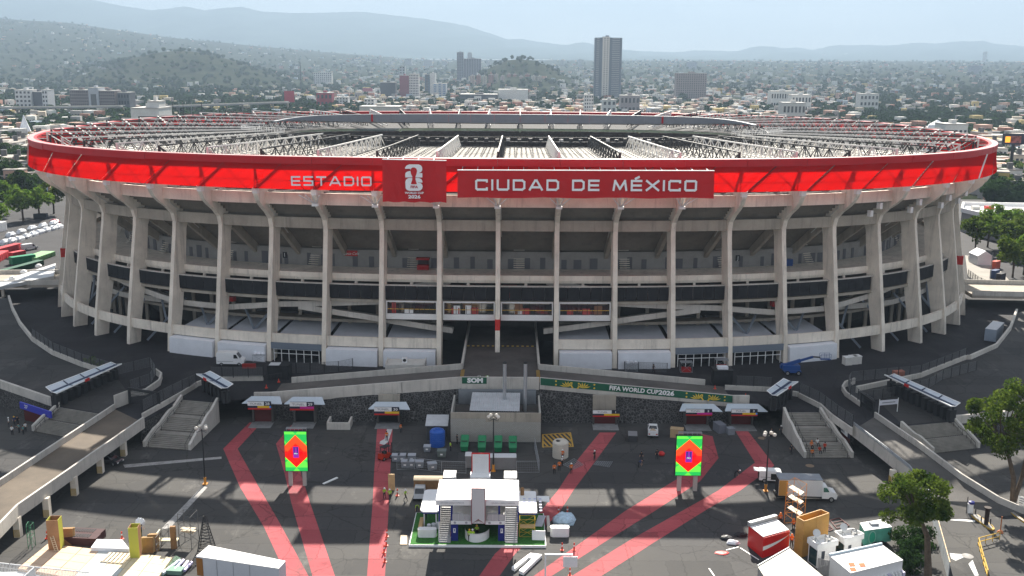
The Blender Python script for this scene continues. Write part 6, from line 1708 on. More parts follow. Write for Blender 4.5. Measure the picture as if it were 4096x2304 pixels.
def pod(label, top, grp='white pods with dishes on their roofs'):
 z = 3.4; q = [P(*p, z) for p in top]
 o = thing('white_pod', label, 'kiosk', (q[0].x, q[0].y, 0), 0, grp)
 c = (q[0] + q[2]) / 2
 b = [c + (x - c) * .86 for x in q]
 g = G(); g.hexa([flat0(x, 0) for x in b], [flat0(x, z - .75) for x in b]); g.build('body', BW, o)
 for i in range(4):
  a, e = q[i], q[(i + 1) % 4]; d = (e - a).normalized(); s = Vector((-d.y, d.x, 0)) * .14
  g = G(); g.hexa([flat0(a, z - .8), flat0(e, z - .8), flat0(e + s, z - .8), flat0(a + s, z - .8)], [a, e, e + s, a + s]); g.build('parapet', WHITE, o)
 g = G(); g.add([flat0(x, z - .55) for x in q], [(0, 1, 2, 3)]); g.build('roof_floor', BW, o)
 d = (b[3] - b[0]); g = G(); g.add([flat0(b[0].lerp(b[3], .06) + Vector((-.03, -.03, 0)), .15), flat0(b[0].lerp(b[3], .9) + Vector((-.03, -.03, 0)), .15), flat0(b[0].lerp(b[3], .9) + Vector((-.03, -.03, 0)), 2.4), flat0(b[0].lerp(b[3], .06) + Vector((-.03, -.03, 0)), 2.4)], [(0, 1, 2, 3)]); g.build('window', mat('teal_glass', (.02, .05, .055), .1, spec=.8), o)
 dd = (b[1] - b[0]).normalized(); nn = Vector((dd.y, -dd.x, 0)) * .03
 a = b[0].lerp(b[1], .22) + nn; e = b[0].lerp(b[1], .40) + nn; g = G(); g.add([flat0(a, .2), flat0(e, .2), flat0(e, 2.2), flat0(a, 2.2)], [(0, 1, 2, 3)]); g.build('door', mat('slate', (.05, .06, .08), .4), o)
 m_ = c + (q[3] - c) * .25 + Vector((-.3, 0, 0)); g = G(); g.tube([flat0(m_, z - .55), up(flat0(m_, z + .9), 0)], .05, 5)
 for k in range(3): g.tube([flat0(m_ + Vector((.5 * math.cos(k * 2.1), .5 * math.sin(k * 2.1), 0)), z - .5), flat0(m_, z + .1)], .03, 4)
 g.build('dish_stand', STEEL, o)
 g = G(); pr = [(.02, 0), (.25, .04), (.42, .14), (.5, .25)]
 g.lathe(pr, (0, 0, 0), 14); M = Matrix.Translation(flat0(m_, z + .8)) @ Matrix.Rotation(math.radians(60), 4, 'X'); g.v = [tuple(M @ Vector(v)) for v in g.v]; g.build('dish', mat('dish_grey', (.55, .56, .57), .4), o)
 m_ = c + (q[1] - c) * .35; g = G(); g.lathe([(.38, 0), (.4, .05), (.4, .9), (.32, 1.0), (.28, .85)], flat0(m_, z - .5), 14); g.build('drum', mat('stainless', (.5, .5, .5), .25, metal=.7), o)
 return o
pod('front white pod with satellite dish and steel drum on its roof', [KR(1080, 1040), KR(1355, 975), KR(1180, 900), KR(945, 940)])
pod('rear white pod with satellite dish and steel drum on its roof', [KR(1430, 965), KR(1690, 890), KR(1540, 820), KR(1290, 860)])
top = [KR(1510, 1410), KR(2195, 1240), KR(1915, 1035), KR(1230, 1180)]
ob = thing('white_roofed_cabin', 'long cabin with flat white roof and three rusty squares on it', 'cabin', tuple(P(*KR(1510, 1449), 0)))
hexpts('body', BW, ob, [KR(1512, 1418), KR(2190, 1247), KR(1912, 1040), KR(1232, 1187)], 2.75)
q = [P(*p, 2.95) for p in top]; g = G(); g.hexa([up(x, -.18) for x in q], q); g.build('roof', mat('white_roof', (.72, .72, .72), .5, .08, .5), ob)
for (x, y) in ((1530, 1300), (1665, 1305), (1545, 1362)):
 v = [P(*KR(x + dx, y + dy), 2.97) for dx, dy in ((-30, 25), (45, 20), (20, -25), (-55, -20))]; g = G(); g.hexa(v, [up(k, .03) for k in v]); g.build('rusty_plate', mat('rust', (.42, .13, .05), .8, .3, 3), ob)
g = G(); g.beam(up(q[3], .12), up(q[2], .12), .25, .22); g.build('roof_edge_beam', mat('pale_blue_steel', (.45, .55, .62), .4), ob)
top = [KR(295, 1320), KR(450, 1560), KR(1160, 1460), KR(705, 1080)]
ob = thing('beige_roofed_cabin', 'cabin with plain beige sheet roof at the bottom edge', 'cabin', tuple(P(*KR(295, 1400), 0)))
hexpts('body', mat('cabin_grey', (.34, .33, .31), .7), ob, [KR(300, 1330), KR(450, 1570), KR(1150, 1470), KR(703, 1092)], 2.8)
q = [P(*p, 3.0) for p in top]; g = G(); g.hexa([up(x, -.15) for x in q], q); g.build('roof', mat('beige_sheet', (.62, .58, .50), .6, .06, .4), ob)
g = G(); g.beam(up(q[3], .08), up(q[0], .08), .12, .1); g.build('gutter', STEEL, ob)
q = [P(*KR(x, y), 2.2) for x, y in ((1085, 1215), (1255, 1250))]
ob = thing('corrugated_screen', 'grey corrugated screen between the beige cabin and the white roof', 'screen', tuple(flat0(q[0], 0)))
for i in range(9): g = G(); a, b = q[0].lerp(q[1], i / 9), q[0].lerp(q[1], (i + .8) / 9); g.beam(flat0(a, 1.1), flat0(b, 1.1), .08, 2.2); g.build('panel', mat('corr_grey', (.36, .35, .35), .6), ob)
top = [KR(1690, 855), KR(2050, 805), KR(1930, 705), KR(1630, 755)]
ob = thing('food_trailer', 'teal and white food trailer under the tree', 'trailer', tuple(P(*KR(1700, 1000), 0)))
TEAL = mat('teal_vinyl', (.10, .36, .28), .4, .25, .9)
hexpts('body', TEAL, ob, top, 2.6, .45)
q = [P(*p, 2.7) for p in top]; g = G(); g.hexa([up(x, -.09) for x in q], q); g.build('roof', WHITE, ob)
c = (q[0] + q[2]) / 2; g = G(); g.cbox((c.x, c.y, 2.85), (1.1, .8, .3), .1); g.build('roof_unit', GBX, ob)
d = (q[1] - q[0]).normalized(); nn = Vector((d.y, -d.x, 0)) * .03
for f, r, m in ((.3, .95, mat('teal_pale', (.30, .52, .44), .4)), (.3, .8, mat('teal_deep', (.03, .30, .20), .4))):
 c = flat0(q[0].lerp(q[1], f), 1.55) + nn * (1 if r > .9 else 1.6); g = G(); g.add([c + d * (r * .6 * math.cos(t * math.pi / 8)) + Vector((0, 0, r * math.sin(t * math.pi / 8))) for t in range(16)], [tuple(range(16))]); g.build('oval_print', m, ob)
for i in range(2): c = q[0].lerp(q[1], .4 + .25 * i); g = G(); g.cbox((c.x, c.y, .35), (.7, .25, .7), math.atan2(d.y, d.x)); g.build('wheel', DARK, ob)
p0 = P(*KR(1770, 1440), 1.4); p1 = P(*KR(2170, 1350), 1.4)
ob = thing('barrier_stack', 'row of stacked white plastic barriers at the bottom edge', 'barrier', tuple(flat0(p0, 0)))
for i in range(9):
 c = p0.lerp(p1, (i + .5) / 9); g = G(); g.cbox((c.x, c.y, .7), (.35, 1.9, 1.4), .25); g.cbox((c.x, c.y, 1.45), (.12, 1.2, .1), .25); g.build('barrier', WHITE if i % 4 else mat('pale_lilac', (.6, .58, .72), .5), ob)
YK = mat('yellow_kerb', (.55, .36, .08), .7, .2, 1.5)
def island(label, pts, m2):
 q = [P(*p, 0) for p in pts]; o = thing('traffic_island', label, 'traffic island', tuple(q[0])); c = sum(q, Vector()) / len(q)
 q2 = []
 n = len(q)
 for i in range(n):
  for f in (0, .5):
   a, b, d = q[i], q[(i + 1) % n], q[i - 1]
   q2.append((a * .75 + (a.lerp(b, .5)) * .125 + a.lerp(d, .5) * .125) if f == 0 else a.lerp(b, .5))
 ar = sum(q2[i].x * q2[(i + 1) % len(q2)].y - q2[(i + 1) % len(q2)].x * q2[i].y for i in range(len(q2)))
 if ar < 0: q2 = q2[::-1]
 g = G(); g.prism([(x.x, x.y) for x in q2], 0, .2); g.build('kerb', YK, o)
 g = G(); g.prism([(c.x + (x.x - c.x) * .78, c.y + (x.y - c.y) * .9) for x in q2], .2, .215); g.build('top', m2, o)
 return o
isl = island('yellow kerbed island with ticket machine on the ramp road', [KQ(1340, 565), KQ(1400, 560), KQ(1755, 820), KQ(1755, 860), KQ(1690, 855), KQ(1350, 600)], CHALK)
island('yellow kerbed island at the foot of the ramp parapet', [KQ(1605, 415), KQ(1660, 410), KQ(1850, 520), KQ(1990, 590), KQ(2000, 625), KQ(1830, 550), KQ(1700, 520)], CHALK)
island('yellow kerb beside the lower right road under tree shade', [KQ(1860, 560), KQ(1900, 560), KQ(2160, 740), KQ(2160, 775)], CHALK)
p = P(*KQ(1440, 640), .2); ob = thing('ticket_machine', 'white ticket machine with dark hood on the island', 'ticket machine', tuple(p)); g = G(); g.box(p.x - .35, p.y, .2, p.x + .35, p.y + .6, 1.7); g.build('body', WHITE, ob); g = G(); g.lathe([(.45, 0), (.4, .3), (.1, .4)], (p.x + .15, p.y + .3, 1.7), 10); g.build('hood', NAVY, ob); g = G(); g.tube([(p.x - .6, p.y, .2), (p.x - .6, p.y, 2.9)], .06, 5); g.build('mast', DARK, ob)
p = P(*KQ(1645, 775), .2); g = G(); g.lathe([(.3, 0), (.32, 2.4), (.5, 2.45), (.5, 2.6)], p, 10); tag(g.build('dark_barrel_post', mat('dark_brown', (.03, .02, .018), .7)), 'thick dark post on the lower end of the toll island', 'post')
for x, y, lab in ((1655, 450, 'upper'), (1710, 500, 'second'), (1580, 740, 'lower'), (1505, 640, 'middle'), (1700, 770, 'last')):
 p = P(*KQ(x, y), .2); g = G(); g.lathe([(.09, 0), (.09, .75), (.03, .8)], p, 8); tag(g.build('bollard', DARK), 'small dark bollard, %s one along the yellow islands' % lab, 'bollard', 'bollards on the yellow islands')
p = P(*KQ(1830, 880), 0); ob = thing('barrier_post', 'slim orange red barrier post at the lower right road', 'barrier', tuple(p)); g = G(); g.lathe([(.45, 0), (.3, .25), (.08, .4), (.08, 2.4)], p, 8); g.build('post', mat('orange_post', (.45, .16, .06), .6), ob)
YRL = mat('yellow_rail', (.62, .40, .09), .5)
ob = thing('yellow_barrier', 'yellow tubular barrier turning a corner at the lower right', 'barrier', tuple(P(*KQ(1530, 1040), 0)))
pts = [P(*KQ(1820, 975), 0), P(*KQ(1540, 1050), 0), P(*KQ(1605, 1290), 0)]
for a, b in zip(pts[:-1], pts[1:]):
 for z in (.5, 1.1): g = G(); g.tube([up(a, z), up(b, z)], .07, 5); g.build('rail', YRL, ob)
 for f in (0, .33, .66, 1): g = G(); c = a.lerp(b, f); g.tube([c, up(c, 1.15)], .06, 5); g.build('post', YRL, ob)
a, b = P(*KQ(1610, 1310), 0), P(*KQ(1660, 1480), 0)
ob = thing('yellow_barrier', 'yellow tubular barrier running off the bottom edge', 'barrier', tuple(a));
for z in (.5, 1.1): g = G(); g.tube([up(a, z), up(b, z)], .09, 5); g.build('rail', YRL, ob)
for f in (0, .5, 1): g = G(); c = a.lerp(b, f); g.tube([c, up(c, 1.15)], .06, 5); g.build('post', YRL, ob)
g = G(); c = P(*KQ(1405, 1188), .012); g.lathe([(.75, 0), (.75, .01)], c, 16); tag(g.build('manhole', CHALK), 'pale round manhole cover on the lower right road', 'manhole cover')
for c_, lab in ((K4(82, 565), 'rusty manhole cover on the pink lane near the right stairs'), (K4(390, 742), 'round manhole cover near the foot of the right stairs')):
 g = G(); g.lathe([(.7, 0), (.7, .015)], P(*c_, .01), 14); tag(g.build('manhole', mat('manhole_rust', (.22, .16, .11), .9)), lab, 'manhole cover')
sheet('lime_smear', [KQ(1170, 1150), KQ(1340, 1165), KQ(1385, 1190), KQ(1250, 1250), KQ(1190, 1220)], .008, MATS['lime'])
sheet('lime_smear', [KQ(1415, 1290), KQ(1470, 1240), KQ(1550, 1440), KQ(1500, 1449)], .008, MATS['lime'])
a, b = P(*KQ(905, 570), 0), P(*KQ(1150, 1500), 0)
ob = thing('site_hoarding', 'tall hoarding of pale panels between the kiosks and the road', 'fence', tuple(a))
for i in range(12):
 x, y = a.lerp(b, i / 12 + .002), a.lerp(b, (i + 1) / 12 - .002)
 g = G(); g.beam(flat0(x, 1.2), flat0(y, 1.2), .08, 2.4); g.build('panel', mat('hoarding_grey', (.40, .43, .45), .6, .15, 1), ob)
 g = G(); g.beam(flat0(x, 2.42), flat0(y, 2.42), .12, .06); g.build('cap', mat('hoarding_tan', (.5, .38, .24), .6), ob)
ob = thing('notice_board', 'white notice board with grey lettering at the right edge', 'sign', tuple(P(*KQ(2060, 530), 0)))
p, q = P(*KQ(2055, 515), .6), P(*KQ(2141, 540), .6); g = G(); g.beam(up(p, .7), up(q, .7), .08, 1.4); g.build('board', WHITE, ob)
for i in range(3): g = G(); a, b = p.lerp(q, .15), p.lerp(q, .85 - .15 * (i == 2)); g.beam(up(a, 1.1 - i * .35) + Vector((0, -.06, 0)), up(b, 1.1 - i * .35) + Vector((0, -.06, 0)), .01, .14); g.build('text_line', TIT, ob)
p, q = P(*K9(1780, 850), ZC + .2), P(*K9(1995, 830), ZC + .2)
ob = thing('banner_frame', 'white banner on a portal frame beside the right road', 'sign', tuple(p)); z0, z1 = 1.3, 2.4
g = G(); g.beam(up(p, 1.9), up(q, 1.9), .06, .9); g.build('banner', mat('pale_banner', (.6, .6, .66), .6), ob)
for x in (p, q): g = G(); g.beam(x, up(x, 2.6), .1, .1); g.build('post', WHITE, ob)
g = G(); g.beam(up(p.lerp(q, .15), 1.9) + Vector((0, -.05, 0)), up(q.lerp(p, .15), 1.9) + Vector((0, -.05, 0)), .01, .18); g.build('text_line', TIT, ob)
for pa, pb, num, lab, pn in ((K6(1845, 790), K6(1990, 705), '27', 'white RAMPA sign on the wall beside the left road bridge', 1), (K9(1290, 975), K9(1415, 1085), '7', 'white RAMPA sign on the wall beside the right ramp road', 2)):
 a, b = P(*pa, 2.6), P(*pb, 2.6); a.y -= .35; b.y -= .35
 ob = thing('ramp_sign', lab, 'sign', tuple(a)); d = (b - a); an = math.atan2(d.y, d.x)
 g = G(); g.beam(a, b, .12, 1.0); g.build('board', WHITE, ob)
 g = G(); e = b + d * .18 if pn == 2 else a - d * .18; s = b if pn == 2 else a; g.beam(s.lerp(e, .1), e, .12, 1.0); g.build('number_plate', SIGNB, ob)
 g = G(); g.beam(up(a, -.9), up(b + d * .2, -.9), .10, .8); g.build('red_strip', DOORR, ob)
 c = a.lerp(b, .5) + Vector((d.y, -d.x, 0)).normalized() * .09
 piece('letters', font_mesh('RAMPA', .62, TIT, .01, .01, 'letters', xs=1.2), ob, c - Vector(ob['at']), (math.pi / 2, 0, an))
p = P(*K8(2190, 460), 4.4); ob = thing('control_box', 'black curtained control box at the end of the right walkway', 'booth', tuple(p)); g = G(); g.box(p.x, p.y + 4, 3.6, p.x + 3.6, p.y + 6.5, 6.6); g.build('body', BLACK, ob); g = G(); g.box(p.x - .1, p.y + 3.9, 6.6, p.x + 3.7, p.y + 6.6, 6.72); g.build('roof', DARK, ob); g = G(); g.box(p.x + .8, p.y + 4.5, 6.72, p.x + 2.8, p.y + 5.8, 7.2); g.build('white_bundle', TENT, ob)
p = P(*K7(1060, 500), 3.8); ob = thing('control_box', 'black control box with pale lid at the end of the left walkway', 'booth', tuple(p)); g = G(); g.box(p.x + .3, p.y + 2, 3.6, p.x + 4.4, p.y + 5, 6.4); g.build('body', BLACK, ob); g = G(); g.box(p.x + .6, p.y + 2.2, 6.4, p.x + 2.6, p.y + 4, 6.5); g.build('lid', CABT, ob)
g = G(); a = P(*K7(1060, 525), 3.7); b = P(*K7(1280, 490), 4.0)
ob = thing('bar_gate', 'black bar gate at the foot of the left walkway', 'gate', tuple(a))
for i in range(14): c = a.lerp(b, i / 13); g.beam(c, up(c, 1.6), .05, .05)
g.beam(up(a, 1.6), up(b, 1.6), .07, .07); g.build('bars', DARK, ob)
for x, y, w, lab in ((1745, 270, 2.6, 'steel cage with red goods at the right, in front of the white columns'), (2165, 240, 2.8, 'second steel cage with dark goods beside the wide white room')):
 p = P(*K8(x, y), ZC); ob = thing('steel_cage', lab, 'cage', tuple(p)); g = G(); scaffold(g, p.x, p.y, p.x + w * .9, p.y + 1.6, ZC, ZC + 2.0, .03, 1); g.build('frame', STEEL, ob); g = G(); g.box(p.x - .05, p.y, ZC + 2.0, p.x + w * .9 + .05, p.y + 1.6, ZC + 2.08); g.build('lid', mat('mesh_lid', (.2, .21, .22), .6), ob); g = G(); g.box(p.x + .3, p.y + .2, ZC, p.x + w * .9 - .2, p.y + 1.4, ZC + .8); g.build('goods', REDK, ob)
for x, y, lab in ((930, 265, 'trolley piled with white sacks beside the white van'), (1080, 255, 'trolley with white crumpled sheets by the right tents')):
 kk = K7 if x < 1000 else K8; p = P(*kk(x, y), ZC); ob = thing('trolley', lab, 'trolley', tuple(p)); g = G(); scaffold(g, p.x, p.y, p.x + 2.6, p.y + 1.3, ZC, ZC + 1.5, .03, 1); g.build('frame', STEEL, ob)
 for i in range(3): g = G(); r_ = random.Random(x + i); c = (p.x + .5 + i * .8, p.y + .6, ZC + 1.5); g.lathe([(.45, 0), (.5, .2), (.3, .45), (.05, .5)], c, 7); g.build('sack', TENT, ob)
p = P(*K7(805, 340), ZC); g = G(); g.box(p.x, p.y, ZC, p.x + 2.7, p.y + .5, ZC + .9); g.build('red_barrier', mat('dull_red', (.30, .02, .015), .6)); tag(bpy.context.scene.objects['red_barrier'], 'dull red water barrier near the white van', 'barrier')
for i, (x, y) in enumerate(((1435, 295), (1505, 285), (1545, 280))):
 p = P(*K9(x, y), ZC); ob = boxy('white_box', ['white chest leaning against the rib right of the boom lift, left one', 'white chest beside the rib, middle one', 'white chest beside the rib, right one'][i], 'chest', *K9(x, y), 1.5, 1.5, 1.6, OFFW, .2, None, WHITE, ZC)
p = P(*K9(2025, 440), 4.9); ob = boxy('orange_bin', 'orange box standing behind the right long canopy', 'box', *K9(2025, 440), 2.0, 1.2, 1.2, mat('salmon', (.45, .14, .08), .6), .15, None, None, 4.6)
a, b = P(3935, 1365, ZC), P(4010, 1290, ZC)
ob = thing('site_container', 'pale blue container parked in the sunken road on the right', 'container', tuple(a)); d = (b - a).normalized(); s = Vector((-d.y, d.x, 0)) * 2.4
q = [a, a - s, a - s + d * 8.5, a + d * 8.5]
g = G(); g.hexa([up(x, .2) for x in q], [up(x, 2.9) for x in q]); g.build('body', mat('pale_blue_box', (.30, .36, .44), .6, .06, 1), ob); g = G(); g.hexa([up(x, 2.9) for x in q], [up(x, 3.0) for x in q]); g.build('roof', mat('cabin_roof', (.55, .56, .58), .5), ob)
p, q = P(*K2(865, 95), ZC + 2.4), P(*K2(1120, 95), ZC + 2.4)
ob = thing('service_hut', 'low pale hut with two air conditioners on its roof left of the bridge', 'hut', (p.x, p.y, ZC)); g = G(); g.box(p.x, p.y, ZC, q.x, p.y + 4.2, ZC + 2.4); g.build('body', OFFW, ob)
for x in (p.x, q.x - .2): g = G(); g.box(x, p.y, ZC + 2.4, x + .2, p.y + 4.2, ZC + 2.7); g.build('parapet', OFFW, ob)
for i, x in enumerate((p.x + 3.2, p.x + 7.0)):
 if x < q.x - 1: g = G(); g.box(x, p.y + 1.5, ZC + 2.4, x + 1.0, p.y + 2.0, ZC + 3.4 + .5 * i); ac = g.build('air_conditioner', BW, ob); g = G(); g.lathe([(.33, 0), (.33, .02)], (0, 0, 0), 10); g.v = [(x + .5 + vx, p.y + 1.49 - vz, ZC + 2.9 + vy) for vx, vy, vz in g.v]; g.build('fan', DARK, ac)
for i, (x, y, lab, m) in enumerate(((1450, 1210, 'black cable heap left of the red kiosk', DARK), (1545, 1190, 'small black bag left of the red kiosk', BLACK), (1495, 1240, 'heap of pale cloths left of the red kiosk', TENT), (1420, 1302, 'flat red cloth on the asphalt below the cable heap', REDP))):
 p = P(*K3(x, y), 0); bundle('litter_heap', lab, 'heap', p, .9, .6, .5 if i < 3 else .15, m, 60 + i)
# vehicles
TYRE = mat('tyre', (.015, .015, .016), .8); RIM = mat('rim', (.35, .35, .36), .4, metal=.6); WIN = mat('car_glass', (.015, .018, .022), .08, spec=.8); CARW = mat('car_white', (.78, .78, .78), .25, spec=.6)
def wheels(o, xs, w, r=.34):
 for x in xs:
  for s in (-1, 1):
   g = G(); g.tube([(x, s * (w / 2 - .2), r), (x, s * (w / 2 + .01), r)], r, 14); wh = g.build('wheel', TYRE, o, True)
   g = G(); g.tube([(x, s * (w / 2), r), (x, s * (w / 2 + .03), r)], r * .6, 10); g.build('rim', RIM, wh, True)
def side_prism(prof, w, taper=.06, zt=None):
 zm = max(z for _, z in prof); z0 = zt or zm * .55
 g = G(); n = len(prof)
 f = lambda z: w / 2 * (1 - taper * 2 * max(0, (z - z0) / (zm - z0)))
 L = [(x, f(z), z) for x, z in prof]; R = [(x, -f(z), z) for x, z in prof]
 g.add(L + R, [tuple(range(n)), tuple(range(2 * n - 1, n - 1, -1))] + [((i + 1) % n, i, n + i, n + (i + 1) % n) for i in range(n)])
 return g, f
def side_panes(o, f, quads, m=None, nm='side_window'):
 for q in quads:
  for s in (-1, 1):
   g = G(); v = [(x, s * (f(z) + .012), z) for x, z in q]; g.add(v if s < 0 else v[::-1], [tuple(range(len(v)))]); g.build(nm, m or WIN, o, True)
def cross_pane(o, f, a, b, nm, m=None, k=.86):
 (x0, z0), (x1, z1) = a, b
 g = G(); g.add([(x0, -f(z0) * k, z0), (x0, f(z0) * k, z0), (x1, f(z1) * k, z1), (x1, -f(z1) * k, z1)], [(0, 1, 2, 3)]); g.build(nm, m or WIN, o, True)
def lights(o, x, z, w, m, nm):
 for s in (-1, 1): g = G(); g.cbox((x, s * w * .38, z), (.06, .3, .18)); g.build(nm, m, o, True)
HEADL = mat('headlight', (.75, .75, .72), .1); TAILL = mat('tail_light', (.4, .01, .01), .2)
def panel_van(nm, label, loc, rz, L=5.9, H=2.6, w=2.0, open_back=False, z=0, m=None):
 o = thing(nm, label, 'van', loc, rz)
 k = L / 5.9; h = H / 2.6
 pf = [(-2.95 * k, .45), (2.9 * k, .4), (2.95 * k, 1.0 * h), (2.75 * k, 1.25 * h), (2.05 * k, 1.45 * h), (1.35 * k, 2.4 * h), (1.0 * k, 2.58 * h), (-2.8 * k, 2.6 * h), (-2.95 * k, 2.4 * h)]
 g, f = side_prism(pf, w, .07, 1.3 * h); g.build('body', m or CARW, o, True)
 side_panes(o, f, [[(.75 * k, 1.5 * h), (1.75 * k, 1.5 * h), (1.3 * k, 2.2 * h), (.75 * k, 2.25 * h)]])
 cross_pane(o, f, (2.08 * k, 1.48 * h), (1.40 * k, 2.38 * h), 'windscreen'); wheels(o, (-1.9 * k, 1.9 * k), w, .36)
 lights(o, 2.93 * k, .85 * h, w, HEADL, 'headlight'); lights(o, -2.95 * k, 1.0, w, TAILL, 'tail_light')
 g = G(); g.box(2.8 * k, -w / 2 + .1, .35, 3.03 * k, w / 2 - .1, .6); g.box(-3.0 * k, -w / 2 + .1, .4, -2.9 * k, w / 2 - .1, .6); g.build('bumper', DARK, o, True)
 side_panes(o, f, [[(-2.7 * k, .95), (.6 * k, .95), (.6 * k, 1.0), (-2.7 * k, 1.0)]], DARK, 'rub_strip')
 if open_back:
  side_panes(o, f, [[(-.7 * k, .6), (.5 * k, .6), (.5 * k, 2.1 * h), (-.7 * k, 2.1 * h)]], mat('van_interior', (.02, .02, .02), .9), 'open_door')
  g = G(); g.hexa([(-2.9 * k, -w * .42, 2.4 * h), (-2.9 * k, w * .42, 2.4 * h), (-4.0 * k, w * .42, 2.55 * h), (-4.0 * k, -w * .42, 2.55 * h)][::-1], [(-2.9 * k, -w * .42, 2.46 * h), (-2.9 * k, w * .42, 2.46 * h), (-4.0 * k, w * .42, 2.61 * h), (-4.0 * k, -w * .42, 2.61 * h)][::-1]); g.build('tailgate', m or CARW, o, True)
  g = G(); g.box(-2.97 * k, -w * .4, .55, -2.955 * k, w * .4, 2.3 * h); g.build('open_back', MATS['van_interior'], o, True)
 return o
a, b = P(*K7(510, 300), ZC), P(*K7(845, 290), ZC)
panel_van('delivery_van', 'tall white delivery van parked by the left tents', (*((a + b) / 2).xy, ZC), .02, (b - a).length, 2.75)
a, b = P(*K4(80, 858), 0), P(*K4(250, 855), 0); c = (a + b) / 2
panel_van('small_van', 'small white van with raised tailgate and open side door by the right lamp post', (c.x, c.y + .9, 0), -.12, 4.6, 1.95, 1.8, True)
p = P(*crop(0, 760, 1.862)(222, 445), ZC); panel_van('distant_van', 'white van parked between red and green containers on the far left', (p.x, p.y, ZC), .9, 5.0, 2.1, 1.9)
a, b = P(*KR(600, 470), 0), P(*KR(1290, 490), 0)
o = thing('box_truck', 'white box truck with open brown rear door and grey roof', 'truck', (*((a + b) / 2 + Vector((0, 1.0, 0))).xy, 0), -.05)
Lt = 8.7; x0 = -Lt / 2
g = G(); g.box(x0, -1.2, .95, x0 + 6.4, 1.2, 3.5); g.build('cargo_box', mat('truck_box', (.62, .62, .62), .5, .05, .8), o, True)
g = G(); g.box(x0 - .02, -1.22, 3.5, x0 + 6.42, 1.22, 3.58); g.build('box_roof', mat('truck_roof', (.24, .26, .29), .6, .12, .8), o, True)
g = G(); g.box(x0 - .03, -1.1, 1.0, x0 - .005, 1.1, 3.4); g.build('box_opening', mat('van_interior', (.02, .02, .02), .9), o, True)
g = G(); g.hexa([(x0 + .02, -1.27, 1.0), (x0 + 1.3, -1.27, 1.0), (x0 + 1.3, -1.21, 1.0), (x0 + .02, -1.21, 1.0)], [(x0 + .02, -1.27, 3.4), (x0 + 1.3, -1.27, 3.4), (x0 + 1.3, -1.21, 3.4), (x0 + .02, -1.21, 3.4)]); g.build('rear_door', mat('truck_door_ochre', (.48, .25, .06), .6), o, True)
g, f = side_prism([(x0 + 6.5, .55), (x0 + 8.65, .5), (x0 + 8.75, 1.15), (x0 + 8.55, 1.45), (x0 + 7.75, 1.6), (x0 + 7.3, 2.3), (x0 + 7.0, 2.42), (x0 + 6.5, 2.42)], 2.0, .08, 1.4); g.build('cab', CARW, o, True)
side_panes(o, f, [[(x0 + 6.7, 1.6), (x0 + 7.55, 1.6), (x0 + 7.2, 2.2), (x0 + 6.7, 2.25)]]); cross_pane(o, f, (x0 + 7.78, 1.62), (x0 + 7.34, 2.28), 'windscreen')
wheels(o, (x0 + 1.5, x0 + 7.9), 2.1, .42); lights(o, x0 + 8.72, 1.05, 2.0, HEADL, 'headlight')
g = G(); g.box(x0, -.9, .6, x0 + 6.6, .9, .94); g.build('chassis', DARK, o, True)
for i in range(4): g = G(); g.box(x0 - .3 - .0 * i, -1.1 + .56 * i, .55, x0 - .05, -.75 + .56 * i, .95); g.build('tail_step', DARK, o, True)
p = P(*K3(990, 568), 0); o = thing('pickup', 'small white pickup with sand heap in its open bed', 'pickup', (p.x, p.y + 2.2, 0), math.pi / 2 - .12)
g, f = side_prism([(-2.2, .5), (2.1, .45), (2.15, .95), (1.9, 1.1), (1.0, 1.2), (.55, 1.75), (-.35, 1.78), (-.55, 1.15), (-2.2, 1.1)], 1.75, .1, 1.1); g.build('body', CARW, o, True)
side_panes(o, f, [[(-.3, 1.2), (.85, 1.2), (.5, 1.66), (-.25, 1.68)]]); cross_pane(o, f, (1.02, 1.22), (.58, 1.73), 'windscreen'); cross_pane(o, f, (-.565, 1.18), (-.38, 1.72), 'rear_window')
wheels(o, (-1.45, 1.4), 1.75, .33); g = G(); g.box(-2.1, -.72, 1.1, -.65, .72, 1.112); g.build('bed_floor', DARK, o, True); lights(o, -2.2, .8, 1.7, TAILL, 'tail_light')
for s in (-1, 1): g = G(); g.box(-2.2, s * .82 - .05, 1.1, -.55, s * .82 + .05, 1.42); g.build('bed_side', CARW, o, True)
g = G(); g.box(-2.22, -.85, 1.1, -2.12, .85, 1.42); g.build('tailgate', CARW, o, True); g = G(); g.lathe([(.6, 1.112), (.4, 1.35), (.08, 1.55)], (-1.35, 0, 0), 9); g.build('sand_heap', mat('sand', (.40, .31, .22), .9, .2, 3), o, True)
p = P(*K1(685, 745), 0); o = thing('parked_car', 'dark car parked in the shade under the left road bridge', 'car', (p.x, p.y + 1.2, 0), -.3)
g, f = side_prism([(-2.15, .4), (2.1, .35), (2.15, .7), (1.9, .85), (1.0, .95), (.4, 1.45), (-1.0, 1.48), (-1.8, 1.0), (-2.15, .95)], 1.75, .14, .9); g.build('body', mat('car_dark', (.04, .042, .045), .2, spec=.7), o, True)
side_panes(o, f, [[(-1.5, .98), (.8, .98), (.35, 1.38), (-.95, 1.4)]]); cross_pane(o, f, (1.03, .96), (.43, 1.44), 'windscreen'); cross_pane(o, f, (-1.83, 1.0), (-1.04, 1.46), 'rear_window'); wheels(o, (-1.3, 1.35), 1.75, .31); lights(o, 2.13, .6, 1.7, HEADL, 'headlight'); lights(o, -2.15, .75, 1.7, TAILL, 'tail_light')
q = [P(*x, 3.3) for x in (KL(2245, 500), KL(2390, 375))] + [P(*K2(228, 1352), 3.3), P(*K2(185, 1400), 3.3)]
o = thing('box_trailer', 'long white box trailer with brown end door at the bottom edge', 'trailer', (*q[0].xy, 0))
